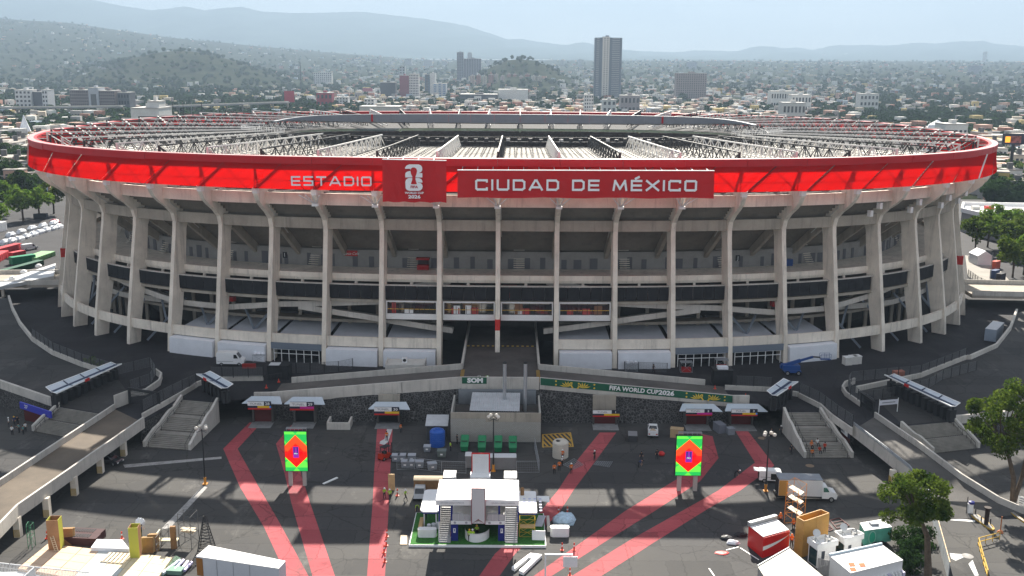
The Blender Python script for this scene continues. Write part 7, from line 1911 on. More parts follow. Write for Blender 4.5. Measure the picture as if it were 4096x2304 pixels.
g = G(); g.hexa([flat0(q[0], .6), flat0(q[3], .6), flat0(q[2], .6), flat0(q[1], .6)], [up(q[0], -.1), up(q[3], -.1), up(q[2], -.1), up(q[1], -.1)]); g.build('body', mat('trailer_side', (.56, .58, .62), .5, .04, .6), o)
g = G(); g.hexa([up(q[0], -.1), up(q[3], -.1), up(q[2], -.1), up(q[1], -.1)], [q[0], q[3], q[2], q[1]]); g.build('roof', WHITE, o)
d = (q[3] - q[0]).normalized(); n_ = Vector((d.y, -d.x, 0)) * .03; a, b = q[0] + n_, q[0] + d * .9 + n_; g = G(); g.add([flat0(a, .7), flat0(b, .7), flat0(b, 3.1), flat0(a, 3.1)], [(0, 1, 2, 3)]); g.build('end_door', mat('trailer_brown', (.30, .13, .03), .6), o)
for i in range(3): x = q[0] + (q[3] - q[0]) * (.25 + .2 * i) + n_; g = G(); g.beam(flat0(x, .65), flat0(x, 3.15), .04, .04); g.build('side_seam', mat('trailer_seam', (.3, .31, .33), .6), o)
for f in (.2, .8): c = q[0].lerp(q[3], f); g = G(); g.cbox((c.x, c.y + .3, .35), (.8, .3, .7), math.atan2(d.y, d.x)); g.build('wheel', TYRE, o)
p, r = P(*KB(185, 690), 0), P(*KB(560, 690), 0)
o = thing('stake_truck', 'small truck with tan tarpaulin roof behind the left pavilion', 'truck', (p.x, p.y, 0))
g = G(); yk = P(*KB(210, 320), 2.6).y; x1 = r.x + .5
g.hexa([(p.x, p.y + 2.1, .7), (x1, p.y + 2.1, .7), (x1, yk, .7), (p.x, yk, .7)], [(p.x, p.y + 2.1, 2.5), (x1, p.y + 2.1, 2.5), (x1, yk, 2.5), (p.x, yk, 2.5)]); g.build('load_body', PLYD, o)
g = G(); g.hexa([(p.x - .05, p.y + 2.0, 2.5), (x1, p.y + 2.0, 2.5), (x1, yk, 2.55), (p.x - .05, yk, 2.55)], [(p.x - .05, p.y + 2.0, 2.6), (x1, p.y + 2.0, 2.6), (x1, yk, 2.8), (p.x - .05, yk, 2.8)]); g.build('tarpaulin', mat('tan_tarp', (.55, .43, .29), .7, .1, .8), o)
g = G(); g.hexa([(p.x + .1, p.y, .5), (p.x + 1.9, p.y, .5), (p.x + 1.9, p.y + 1.95, .5), (p.x + .1, p.y + 1.95, .5)], [(p.x + .25, p.y + .7, 1.95), (p.x + 1.75, p.y + .7, 1.95), (p.x + 1.75, p.y + 1.95, 1.95), (p.x + .25, p.y + 1.95, 1.95)]); g.build('cab', mat('cab_grey', (.45, .46, .47), .3), o)
g = G(); g.hexa([(p.x + .3, p.y + .30, 1.15), (p.x + 1.7, p.y + .30, 1.15), (p.x + 1.7, p.y + .33, 1.15), (p.x + .3, p.y + .33, 1.15)], [(p.x + .35, p.y + .62, 1.85), (p.x + 1.65, p.y + .62, 1.85), (p.x + 1.65, p.y + .66, 1.85), (p.x + .35, p.y + .66, 1.85)]); g.build('windscreen', WIN, o)
for y in (p.y + .6, yk - .8):
 for x in (p.x + .15, p.x + 1.85): g = G(); g.tube([(x - .12, y, .36), (x + .12, y, .36)], .36, 12); g.build('wheel', TYRE, o)
p = P(*K5(130, 1245), 0); o = thing('forklift', 'red forklift on the pink lane by the grey crates', 'forklift', tuple(p), .9)
g = G(); g.hexa([(-1.2, -.6, .3), (1.0, -.6, .3), (1.0, .6, .3), (-1.2, .6, .3)], [(-1.1, -.55, 1.15), (.9, -.55, .85), (.9, .55, .85), (-1.1, .55, 1.15)]); g.build('chassis', mat('forklift_red', (.42, .03, .01), .4), o, True)
g = G()
for x in (-.7, .8):
 for y in (-.5, .5): g.beam((x, y, .85), (x * .8, y, 2.15), .08, .08)
g.box(-.75, -.55, 2.15, .8, .55, 2.23); g.build('guard', DARK, o, True)
g = G()
for y in (-.35, .35): g.beam((1.15, y, .1), (1.15, y, 2.6), .12, .1); g.beam((1.2, y, .15), (2.2, y, .15), .12, .05)
g.build('mast', DARK, o, True); wheels(o, (-.8, .7), 1.2, .32); g = G(); g.box(-.5, -.3, .85, .1, .3, 1.4); g.build('seat', BLACK, o, True)
BL = mat('boom_blue', (.02, .07, .24), .4)
p = P(*K9(770, 395), ZC); o = thing('boom_lift', 'blue boom lift with raised basket in front of the white tent', 'boom lift', tuple(p))
g = G(); g.box(-1.6, -1.1, .55, 1.6, 1.1, 1.0); g.build('chassis', BL, o, True); wheels(o, (-1.1, 1.1), 2.3, .48)
g = G(); g.box(-2.0, -1.0, 1.0, 1.4, 1.0, 2.0); g.build('turret', BL, o, True)
tip = PY(*K9(1020, 195), p.y) - p; el = PY(*K9(660, 300), p.y) - p; ba = PY(*K9(1140, 195), p.y) - p
g = G(); g.beam(el, el.lerp(tip, .6), .55, .6); g.beam(el.lerp(tip, .55), tip, .36, .4); g.build('boom', BL, o, True)
g = G(); g.beam(tip, Vector((ba.x - .6, 0, ba.z - .1)), .2, .25); g.build('jib', DARK, o, True)
g = G(); bx0, bz0 = ba.x - .6, ba.z - .5; g.box(bx0, -.5, bz0, bx0 + 2.0, .5, bz0 + .08)
for x in (bx0, bx0 + 1.0, bx0 + 2.0):
 for y in (-.5, .5): g.beam((x, y, bz0), (x, y, bz0 + 1.15), .05, .05)
for z in (.6, 1.15):
 for y in (-.5, .5): g.beam((bx0, y, bz0 + z), (bx0 + 2.0, y, bz0 + z), .05, .05)
g.build('basket', BL, o, True); g = G(); g.hexa([(el.x - .3, -.35, 1.2), (el.x + 1.6, -.35, 1.2), (el.x + 1.6, .35, 1.2), (el.x - .3, .35, 1.2)], [(el.x - .4, -.3, el.z + .2), (el.x + .3, -.3, el.z + .2), (el.x + .3, .3, el.z + .2), (el.x - .4, .3, el.z + .2)]); g.build('boom_mount', BL, o, True)
KF = crop(0, 760, 1.862); KG = crop(3676, 1000, 1.4619)
FOIL = mat('silver_cover', (.60, .62, .65), .35, .25, 1.0, .4, metal=.1)
for i, (x, y) in enumerate(((25, 405), (80, 395), (135, 380), (190, 362), (240, 345), (290, 328), (340, 312), (390, 300), (430, 288), (70, 350), (150, 325), (230, 300), (310, 280), (390, 262))):
 p = P(*KF(x, y), ZC); bundle('covered_car', 'car under a silver cover, %s from the left in the %s row of the lot' % (('first', 'second', 'third', 'fourth', 'fifth', 'sixth', 'seventh', 'eighth', 'ninth')[i if i < 9 else i - 9], 'front' if i < 9 else 'back'), 'car', (p.x, p.y + 1), 1.15, 2.4, 1.55, FOIL, 40 + i, ZC, 16, .5)['group'] = 'cars under silver covers, %s row' % ('front' if i < 9 else 'back')
def cont(label, pa, pb, dp, h, m, nm='container', cat='container'):
 a, b = P(*pa, ZC), P(*pb, ZC); d = (b - a).normalized(); s = Vector((-d.y, d.x, 0)) * dp; o = thing(nm, label, cat, tuple(a))
 g = G(); g.hexa([up(a, .1), up(b, .1), up(b + s, .1), up(a + s, .1)], [up(a, h), up(b, h), up(b + s, h), up(a + s, h)]); g.build('body', m, o)
 n = 8
 for i in range(n): g = G(); x = a.lerp(b, (i + .3) / n); y = a.lerp(b, (i + .7) / n); v = Vector((d.y, -d.x, 0)) * .06; g.hexa([up(x + v, .3), up(y + v, .3), up(y, .3), up(x, .3)], [up(x + v, h - .2), up(y + v, h - .2), up(y, h - .2), up(x, h - .2)]); g.build('rib', m, o)
 return o
CR, CG = mat('container_red', (.50, .04, .05), .5), mat('container_green', (.02, .22, .11), .5)
cont('low red container at the left edge of the lot, front one', KF(-40, 560), KF(70, 500), 2.4, 2.2, CR); cont('red container behind the front one in the left lot', KF(0, 490), KF(165, 445), 2.4, 2.2, CR); cont('short red container right of the red pair', KF(100, 510), KF(195, 490), 2.0, 1.8, CR)
cont('bright green container in the left lot', KF(95, 560), KF(270, 535), 2.4, 2.3, CG); cont('dark green container along the left terrace', KF(40, 640), KF(330, 560), 2.2, 1.6, mat('container_dark_green', (.02, .09, .05), .6)); cont('long pale green sheet roofed rack next to the ribs', KF(275, 540), KF(415, 490), 4.5, 1.5, mat('pale_green_sheet', (.22, .42, .20), .7))
cont('white truck trailer at the left edge below the trees', KF(-60, 335), KF(55, 300), 2.5, 3.4, WHITE, 'truck_trailer', 'trailer'); cont('dark crates under the left trees', KF(250, 215), KF(345, 215), 2, 2, mat('dark_crate', (.04, .05, .06), .7), 'crate_stack', 'crates')
p = P(*KF(410, 245), ZC); bundle('covered_car', 'maroon car with silver cover on its roof at the end of the left lot', 'car', (p.x, p.y), 2.2, 1.6, 1.5, mat('car_maroon', (.25, .02, .05), .4), 77, ZC)
o = thing('membrane_roof', 'low white membrane roof with vents on the left terrace', 'roof', tuple(P(*KF(200, 680), 7.2)))
q = [P(*KF(x, y), 8.0) for x, y in ((-30, 725), (400, 640), (415, 545), (-30, 690))]; g = G(); g.hexa([up(x, -.9) for x in q], q); g.build('membrane', mat('membrane_white', (.60, .62, .64), .5, .08, .3), o)
for x, y in ((92, 665), (177, 617), (288, 573)): g = G(); g.lathe([(.9, 0), (.9, .4), (.5, .8), (.1, .9)], P(*KF(x, y), 8.0), 10); g.build('vent', WHITE, o)
p, q = P(*KG(340, 90), ZC), P(*KG(420, 90), ZC); w = q.x - p.x; o = thing('frame_tent', 'white gabled tent in the right hand yard', 'tent', tuple(p)); g = G(); g.box(p.x, p.y, ZC, q.x, p.y + 6, ZC + 3); g.build('walls', TENT, o); c = (p.x + q.x) / 2; g = G(); g.add([(p.x - .2, p.y - .2, ZC + 3), (q.x + .2, p.y - .2, ZC + 3), (c, p.y - .2, ZC + 4.6), (p.x - .2, p.y + 6.2, ZC + 3), (q.x + .2, p.y + 6.2, ZC + 3), (c, p.y + 6.2, ZC + 4.6)], [(0, 1, 2), (5, 4, 3), (1, 4, 5, 2), (3, 0, 2, 5)]); g.build('roof', TENT, o)
for i, (x, y, m, t) in enumerate(((455, 165, 'toilet_blue', 'blue'), (490, 185, 'toilet_dark', 'dark'), (460, 110, 'toilet_red', 'red'))): boxy('portable_toilet', '%s portable cabin below the right hand trees' % t, 'portable toilet', *KG(x, y), 3.2, 1.4, 2.3, mat(m, ((.03, .06, .15), (.02, .02, .03), (.5, .08, .05))[i], .5), .7, None, None, ZC)
for i, (x, y) in enumerate(((320, 65), (355, 85))): boxy('white_crate', 'white crate %s the gabled tent' % ('left of' if i == 0 else 'in front of'), 'crate', *KG(x, y), 2.2, 1.5, 1.6, WHITE, .1, None, None, ZC)
sheet('yard', [KG(270, 30), KG(420, 60), KG(614, 270), KG(614, 290), KG(420, 240), KG(285, 150)], ZC + .006, mat('yard_paving', (.30, .28, .25), .9, .15, .2), 'pale paved yard at the right edge')
fence('dark railing round the pale yard on the right', [P(*KG(285, 160), ZC), P(*KG(340, 200), ZC), P(*KG(450, 255), ZC)], 2.4, 0, 2.5)
g = G(); p = P(*KG(413, 195), ZC); g.tube([p, up(p, 9)], [.12, .07], 6); tag(g.build('lamp_mast', STEEL), 'slim grey mast standing in the pale yard', 'mast')
o = thing('exhibition_hall', 'large hall with white curved parapet roof at the right edge', 'building', tuple(P(3860, 930, ZC)))
KH = crop(3676, 560, 1.862); zr_ = 12
q = [P(*KH(x, y), zr_) for x, y in ((320, 515), (720, 610), (900, 480), (330, 470))]; g = G(); g.hexa([flat0(x, ZC) for x in q], [up(x, -1.0) for x in q]); g.build('walls', mat('hall_grey', (.25, .25, .25), .8, .1, .2), o)
g = G(); g.add([up(x, -.9) for x in q], [(0, 1, 2, 3)]); g.build('roof', WHITE, o)
for a, b in zip(q, q[1:] + q[:1]): g = G(); g.beam(up(a, -.3), up(b, -.3), .8, 1.6); g.build('parapet', WHITE, o)
for x, y in ((420, 515), (520, 515), (600, 548), (730, 525)): c = P(*KH(x, y), zr_ - .8); g = G(); g.box(c.x - 1.5, c.y - 1, c.z, c.x + 1.5, c.y + 1, c.z + 1.2); g.build('roof_unit', OFFW if x != 520 else REDP, o)
# people
SKIN = mat('skin', (.36, .20, .13), .6);
def body_mesh(J, E, name):
 ks = list(J); me = bpy.data.meshes.new(name)
 me.from_pydata([J[k][:3] for k in ks], [(ks.index(a), ks.index(b)) for a, b in E], [])
 ob = bpy.data.objects.new(name, me); COL.objects.link(ob)
 ob.modifiers.new('s', 'SKIN'); sk = me.skin_vertices[0].data
 for i, k in enumerate(ks): sk[i].radius = (J[k][3], J[k][3] * (1 if k not in ('chest', 'belly', 'hip') else .72)); sk[i].use_root = (k == 'hip')
 sd = ob.modifiers.new('d', 'SUBSURF'); sd.levels = sd.render_levels = 1
 bpy.context.view_layer.update(); dg = bpy.context.evaluated_depsgraph_get()
 r = bpy.data.meshes.new_from_object(ob.evaluated_get(dg)); r.name = name
 bpy.data.objects.remove(ob)
 pts = [(Vector(J[k][:3]), J[k][4]) for k in ks]
 segs = [(Vector(J[a][:3]), Vector(J[b][:3]), J[b][4]) for a, b in E]
 r.materials.clear()
 idx = []
 for p in r.polygons:
  c = p.center; best = (9, 0)
  for a, b, m in segs:
   d = b - a; t = max(0, min(1, (c - a).dot(d) / max(1e-6, d.length_squared))); q = (c - (a + d * t)).length
   if q < best[0]: best = (q, m)
  idx.append(best[1])
 for i in range(4): r.materials.append(SKIN)
 r.polygons.foreach_set('material_index', idx); r.polygons.foreach_set('use_smooth', [True] * len(idx))
 return r
EDG = [('hip', 'belly'), ('belly', 'chest'), ('chest', 'neck'), ('neck', 'head'), ('head', 'crown')]
for s in 'LR': EDG += [('chest', 'sh' + s), ('sh' + s, 'el' + s), ('el' + s, 'wr' + s), ('wr' + s, 'ha' + s), ('hip', 'hp' + s), ('hp' + s, 'kn' + s), ('kn' + s, 'an' + s), ('an' + s, 'to' + s)]
def pose(kind):
 J = {'hip': (0, 0, .95, .155, 2), 'belly': (0, 0, 1.12, .15, 1), 'chest': (0, .01, 1.36, .17, 1), 'neck': (0, .01, 1.52, .062, 0), 'head': (0, -.02, 1.63, .098, 0), 'crown': (0, -.01, 1.72, .085, 0)}
 for s, x in (('L', -1), ('R', 1)):
  J.update({'sh' + s: (x * .20, .02, 1.43, .075, 1), 'el' + s: (x * .27, .03, 1.16, .055, 1), 'wr' + s: (x * .26, -.08, .93, .042, 0), 'ha' + s: (x * .25, -.11, .84, .045, 0),
     'hp' + s: (x * .10, 0, .88, .105, 2), 'kn' + s: (x * .12, -.02, .49, .075, 2), 'an' + s: (x * .13, .03, .09, .055, 2), 'to' + s: (x * .15, -.14, .05, .05, 3)})
 def mv(k, dx, dy, dz): a = J[k]; J[k] = (a[0] + dx, a[1] + dy, a[2] + dz, a[3], a[4])
 if kind == 'walk':
  mv('knL', 0, -.18, .02); mv('anL', 0, -.30, .0); mv('toL', 0, -.30, .0); mv('knR', 0, .05, .0); mv('anR', 0, .33, .06); mv('toR', 0, .36, .02); mv('elL', 0, .12, .02); mv('wrL', 0, .12, .03); mv('haL', 0, .1, .03); mv('elR', 0, -.12, .03); mv('wrR', 0, -.2, .1); mv('haR', 0, -.24, .12)
 if kind == 'work':
  for k in ('elL', 'elR'): mv(k, 0, -.10, .02)
  for k in ('wrL', 'wrR'): mv(k, 0, -.26, .22)
  for k in ('haL', 'haR'): mv(k, 0, -.32, .32)
  for k in ('chest', 'neck', 'head', 'crown', 'shL', 'shR'): mv(k, 0, -.08, -.02)
 if kind == 'bend':
  for k, y, z in (('belly', -.12, -.08), ('chest', -.36, -.22), ('neck', -.52, -.34), ('head', -.64, -.40), ('crown', -.74, -.44), ('shL', -.38, -.22), ('shR', -.38, -.22), ('elL', -.46, -.32), ('elR', -.46, -.32), ('wrL', -.44, -.42), ('wrR', -.44, -.42), ('haL', -.44, -.46), ('haR', -.44, -.46)): mv(k, 0, y, z)
 if kind == 'sit':
  for k in list(J):
   if k[:2] not in ('kn', 'an', 'to'): mv(k, 0, 0, -.62)
  for s, x in (('L', -1), ('R', 1)): J['kn' + s] = (x * .15, -.44, .34, .075, 2); J['an' + s] = (x * .15, -.46, -.05, .055, 2); J['to' + s] = (x * .15, -.62, -.12, .05, 3)
  for k in ('wrL', 'wrR', 'haL', 'haR'): mv(k, 0, -.25, .14)
 return J
PM = {k: body_mesh(pose(k), EDG, 'person_body') for k in ('stand', 'walk', 'work', 'bend', 'sit')}
HEADP = {k: Vector(pose(k)['crown'][:3]) for k in PM}
CL = {'lime': (.38, .62, .04), 'orange': (.68, .16, .02), 'white': (.7, .7, .68), 'black': (.02, .02, .025), 'navy': (.03, .05, .12), 'teal': (.08, .25, .24), 'red': (.5, .05, .03)}
PVAR = {}
def person(label, loc, kind='stand', top='lime', hat='white', rz=0.0, legs='black'):
 key = (kind, top, legs)
 if key not in PVAR:
  m = PM[kind].copy()
  m.materials[0] = SKIN; m.materials[1] = mat('cloth_' + top, CL[top], .8); m.materials[2] = mat('cloth_' + legs, CL[legs], .8); m.materials[3] = mat('shoe', (.02, .018, .016), .7)
  PVAR[key] = m
 o = bpy.data.objects.new('person', PVAR[key]); COL.objects.link(o); o.location = loc; o.rotation_euler[2] = rz; tag(o, label, 'person', 'people on and around the plaza')
 g = G(); h = HEADP[kind]
 if hat in ('white', 'yellow', 'orange'): g.lathe([(.165, -.06), (.125, -.03), (.12, .04), (.07, .10), (.01, .115)], h, 10); piece('hard_hat', g.mesh('hard_hat', mat('hat_' + hat, {'white': (.8, .8, .78), 'yellow': (.75, .45, .03), 'orange': (.7, .2, .03)}[hat], .4)), o)
 else: g.lathe([(.105, -.06), (.112, 0), (.09, .06), (.02, .09)], h, 10); piece('hair', g.mesh('hair', mat('hair_dark', (.015, .012, .01), .8)), o)
 if top in ('lime', 'orange') and kind != 'bend':
  c = pose(kind)['belly']; g = G(); g.lathe([(.16, 0), (.16, .05)], (c[0], c[1], c[2] + .02), 10); g.v = [(x, c[1] + (y - c[1]) * .75, z) for x, y, z in g.v]; piece('vest_stripe', g.mesh('vest_stripe', mat('reflective', (.6, .6, .55), .4)), o)
 return o
def ppl(k, x, y, z, label, *a, **kw): p = P(*k(x, y), z); return person(label, (p.x, p.y, z), *a, **kw)
for x, y, t, h, l, kd in ((115, 842, 'white', 'white', 'man in white shirt and cap standing left of the group by door 27', 'stand'), (185, 828, 'navy', 'yellow', 'man in tan hat at the back of the left group', 'stand'), (225, 822, 'black', 'hair', 'man in black beside the tan hatted man', 'stand'), (157, 945, 'white', 'hair', 'man in white shirt nearest the camera in the left group', 'stand'), (245, 915, 'teal', 'hair', 'man in teal top in the middle of the left group', 'work'), (298, 942, 'teal', 'hair', 'man in striped teal top at the right of the left group', 'stand'), (325, 905, 'white', 'hair', 'man in white shirt half behind the striped top', 'stand')): ppl(K6, x, y, 0, l, kd, t, h, x * .1)
for x, y, t, h, l, kd, r in ((862, 952, 'lime', 'white', 'worker in lime vest carrying things beside the standing board', 'work', .5), (897, 962, 'lime', 'white', 'worker in dark clothes and lime vest right of the standing board', 'walk', .2), (998, 965, 'lime', 'white', 'worker in lime vest and white helmet walking towards the tan truck', 'walk', 1.4), (877, 582, 'orange', 'hair', 'worker in orange vest standing on the lime smear', 'stand', 0), (967, 530, 'orange', 'hair', 'worker in orange vest by tunnel door 30', 'stand', 1)): ppl(K2, x, y, 0, l, kd, t, h, r)
for x, y, t, h, l, kd in ((1022, 1268, 'lime', 'yellow', 'worker in lime vest and yellow helmet left of the bar counter', 'stand'), (1068, 1268, 'lime', 'white', 'worker seen from behind in lime vest and white helmet at the bar', 'stand'), (1130, 1200, 'lime', 'yellow', 'worker behind the curved bar counter in yellow helmet', 'work'), (380, 960, 'lime', 'hair', 'worker in lime vest under the left pavilion roof', 'work'), (260, 840, 'lime', 'hair', 'worker in lime vest at the back corner of the turf', 'bend')): ppl(KB, x, y, .37, l, kd, t, h, math.pi if 'behind in' in l else 0)
for x, y, t, h, l, kd, r in ((400, 702, 'orange', 'white', 'worker in orange vest standing before the cream tank', 'stand', 0), (397, 745, 'white', 'white', 'worker in pale shirt and white helmet by the mesh panel', 'work', 1), (380, 775, 'orange', 'hair', 'worker in orange vest holding a grey board', 'stand', 0), (348, 795, 'orange', 'hair', 'worker in orange vest at the far left of the mesh panel crew', 'stand', 0), (456, 792, 'orange', 'white', 'worker in orange vest and white helmet right of the mesh panel', 'stand', .4), (605, 708, 'black', 'white', 'worker in black with white helmet on the pink lane', 'stand', .8), (905, 715, 'black', 'hair', 'worker in black standing left of the right screen', 'stand', 0), (888, 752, 'navy', 'hair', 'worker in navy crouched left of the right screen', 'bend', 1.2), (1005, 702, 'black', 'hair', 'worker in black with red bag near the right screen', 'stand', 0), (1505, 818, 'black', 'white', 'worker bending over, white cap, right of the right screen', 'bend', 1.5), (982, 145, 'black', 'hair', None, 'stand', 0)):
 if l: ppl(K3, x, y, 0, l, kd, t, h, r)
g = G(); p = P(*K3(1035, 680), 0); g.lathe([(.5, .2), (.6, .5), (.3, .8)], p, 8); tag(g.build('red_bag', REDP), 'red orange bag on the asphalt near the right screen', 'bag')
for x, y, f, t, l in ((1000, 1240, 0, 'orange', 'worker in orange helmet and vest sitting highest on the right stairs'), (1068, 1212, 0, 'white', 'worker in white sitting on the landing of the right stairs'), (1095, 1300, 0, 'red', 'worker in red in the middle of the seated group'), (1152, 1300, 0, 'red', 'worker in red standing at the right of the seated group'), (1008, 1330, 0, 'orange', 'worker in orange sitting lowest on the right stairs')):
 z = 1.25 - (y - 1212) / 118 * .85; ppl(K9, x, y, z, l, 'stand' if 'standing' in l else 'sit', t, 'orange' if 'helmet' in l else 'hair', .1)
ppl(K9, 765, 1322, 0, 'worker in dark clothes walking below the right stairs', 'walk', 'black', 'hair', .6); ppl(K9, 535, 1130, 0, 'worker in black by the right lamp post top', 'stand', 'black', 'hair'); ppl(K9, 645, 1100, 0, 'worker in black at the stone wall under the right stairs', 'stand', 'black', 'white')
for x, y, l in ((588, 775, 'worker in orange behind the red kiosk roof'), (735, 1060, 'worker in orange between the red kiosk and the plywood tower'), (760, 850, 'worker in orange inside the scaffold')): ppl(KR, x, y, 0, l, 'stand', 'orange', 'orange')
ppl(K5, 952, 1150, 0, 'worker in lime vest at the left corner of the block building', 'stand', 'lime', 'hair', 2); ppl(K5, 1035, 1060, 0, 'worker in black beside the first green skip', 'stand', 'black', 'hair', 2)
person('worker in white leaning over the middle parapet by the green cloth', (-5.9, FY + .7, 6.8), 'bend', 'white', 'hair', 0); person('worker in lime leaning over the middle parapet', (-4.5, FY + .7, 6.8), 'bend', 'lime', 'white', .2)
ppl(K8, 1418, 272, ZC, 'dark figure walking in front of the right white tents', 'walk', 'black', 'hair', 1); p = P(3992, 1145, ZC); person('dark figure walking in the pale yard at the right', (p.x, p.y, ZC), 'walk', 'black', 'hair', .5)
ppl(K1, 908, 1195, 0, 'worker carrying a big white sack behind the covered stack', 'work', 'navy', 'hair', 2); c = P(*K1(905, 1165), 0); bundle('white_sack', 'big white sack carried on the shoulder behind the covered stack', 'sack', (c.x, c.y - .1), .7, .5, .9, TENT, 9, 1.2)
# trees
def leaf_mat(name, c1, c2):
 m = bpy.data.materials.new(name); m.use_nodes = True; n, l = m.node_tree.nodes, m.node_tree.links; n.remove(n['Principled BSDF'])
 g = n.new('ShaderNodeNewGeometry'); x = n.new('ShaderNodeTexNoise'); x.inputs['Scale'].default_value = .55; x.inputs['Detail'].default_value = 5
 l.new(g.outputs['Position'], x.inputs['Vector'])
 r = n.new('ShaderNodeValToRGB'); r.color_ramp.elements[0].position = .35; r.color_ramp.elements[1].position = .68
 r.color_ramp.elements[0].color = (*c1, 1); r.color_ramp.elements[1].color = (*c2, 1); l.new(x.outputs['Fac'], r.inputs['Fac'])
 d = n.new('ShaderNodeBsdfDiffuse'); t = n.new('ShaderNodeBsdfTranslucent'); s = n.new('ShaderNodeMixShader'); s.inputs['Fac'].default_value = .38
 l.new(r.outputs['Color'], d.inputs['Color']); l.new(r.outputs['Color'], t.inputs['Color']); l.new(d.outputs[0], s.inputs[1]); l.new(t.outputs[0], s.inputs[2])
 l.new(s.outputs[0], n['Material Output'].inputs['Surface']); MATS[name] = m; return m
LEAF = leaf_mat('foliage', (.032, .068, .012), (.14, .19, .032)); LEAF2 = leaf_mat('foliage_dark', (.018, .042, .014), (.045, .085, .025)); LEAF3 = leaf_mat('foliage_bright', (.06, .13, .018), (.17, .25, .04))
BARK = mat('bark', (.10, .075, .055), .95, .3, 2.0, .5)
def crown_mesh(name, clumps, per, size, m, seed):
 r = np.random.default_rng(seed); V = []
 for cx, cy, cz, cr in clumps:
  d = r.normal(size=(per, 3)); d /= np.linalg.norm(d, axis=1)[:, None]
  p = np.array([cx, cy, cz]) + d * (cr * r.uniform(.35, 1.08, (per, 1)) ** .6) * np.array([1, 1, .82])
  a = r.normal(size=(per, 3)); a /= np.linalg.norm(a, axis=1)[:, None]; b = np.cross(a, r.normal(size=(per, 3))); b /= np.linalg.norm(b, axis=1)[:, None]
  s = size * r.uniform(.6, 1.25, (per, 1))
  V.append(np.stack([p - a * s, p - b * s * .6, p + a * s, p + b * s * .6], 1).reshape(-1, 3))
 V = np.concatenate(V); n = len(V) // 4
 me = bpy.data.meshes.new(name); me.vertices.add(len(V)); me.vertices.foreach_set('co', V.ravel())
 me.loops.add(n * 4); me.loops.foreach_set('vertex_index', np.arange(n * 4)); me.polygons.add(n); me.polygons.foreach_set('loop_start', np.arange(n) * 4)
 me.materials.append(m); me.update(); me.validate(); return me
def clump_set(rx, ry, rz, zc, n, cr, seed):
 r = random.Random(seed); out = []
 while len(out) < n:
  x, y, z = r.uniform(-1, 1), r.uniform(-1, 1), r.uniform(-1, 1); q = x * x + y * y + z * z
  if .12 < q < 1: out.append((x * rx, y * ry, zc + z * rz, cr * r.uniform(.7, 1.25)))
 return out
def big_tree(label, base, cl, forks, per, size, m, seed, grp=None):
 o = thing('tree', label, 'tree', tuple(base), 0, grp); g = G()
 for pts, r in forks: g.tube([Vector(p) for p in pts], r, 8)
 rr = random.Random(seed); top = Vector(forks[0][0][-1])
 for c in cl[::2]: g.tube([top.lerp(Vector(c[:3]), .0), top.lerp(Vector(c[:3]), .55) + Vector((0, 0, -.3)), Vector(c[:3])], [.14, .09, .03], 5)
 g.build('trunk', BARK, o, True); c = piece('crown', crown_mesh('crown', cl, per, size, m, seed), o); return o
b1 = P(3712, 2345, 0); t1 = PY(3655, 2000, b1.y + 1.0); rel = t1 - b1
cl = [(rel.x + x, y + 1, z, r) for x, y, z, r in clump_set(3.9, 3.6, 3.9, rel.z - .1, 38, 1.1, 5)]
big_tree('round leafy tree rising beside the kiosks at the lower right', b1, cl, [([(0, 0, 0), (-.2, .2, 3), (-.5, .5, 6.5), (rel.x * .7, .8, rel.z - 2)], [.55, .45, .34, .22])], 260, .20, LEAF, 3)
b2 = P(4050, 2010, 0); t2 = PY(4040, 1690, b2.y); rel = t2 - b2
cl = [(rel.x + x, y, z, r) for x, y, z, r in clump_set(6.4, 5.2, 5.4, rel.z + .6, 44, 1.35, 9)]
big_tree('tall forked tree with open crown at the right edge', b2, cl, [([(0, 0, 0), (-.3, 0, 4), (-1.2, .2, 7), (-2.6, .3, 9.5)], [.42, .36, .28, .18]), ([(.2, 0, .2), (1.0, .1, 4), (1.4, .3, 8), (1.0, .3, 11)], [.36, .3, .24, .14])], 240, .23, LEAF, 8)
for x, y, rr_, lab in ((640, 1080, 2.2, 'dark bush between the white roof and the hoarding, upper one'), (700, 1230, 2.4, 'dark bush left of the trunk of the lower right tree'), (620, 1380, 2.0, 'dark bush beside the white barriers at the bottom edge'), (760, 1000, 1.8, 'dark bush at the foot of the hoarding under the tree')):
 c = P(*KQ(x, y), 0); o = tag(bpy.data.objects.new('bush', crown_mesh('bush', clump_set(rr_, rr_ * .8, rr_ * .6, rr_ * .7, 14, .8, x), 110, .18, LEAF2, x)), lab, 'bush'); o.location = c; COL.objects.link(o)
VAR = []
for i in range(4):
 cs = clump_set(3.0, 3.0, 2.6, 5.4, 20, 1.15, 20 + i); g = G(); g.tube([(0, 0, -1), (.1, 0, 2.5), (0, .1, 5)], [.3, .22, .14], 6)
 VAR.append((g.mesh('trunk', BARK), crown_mesh('crown', cs, 90, .34, (LEAF2, LEAF, LEAF2, LEAF3)[i], 30 + i)))
def mid_tree(label, p, s, v, grp):
 o = thing('tree', label, 'tree', tuple(p), random.uniform(0, 6), grp); o.scale = (s, s, s * random.uniform(.9, 1.15)); piece('trunk', VAR[v][0], o); piece('crown', VAR[v][1], o)
KF2 = crop(0, 420, 4.2617)
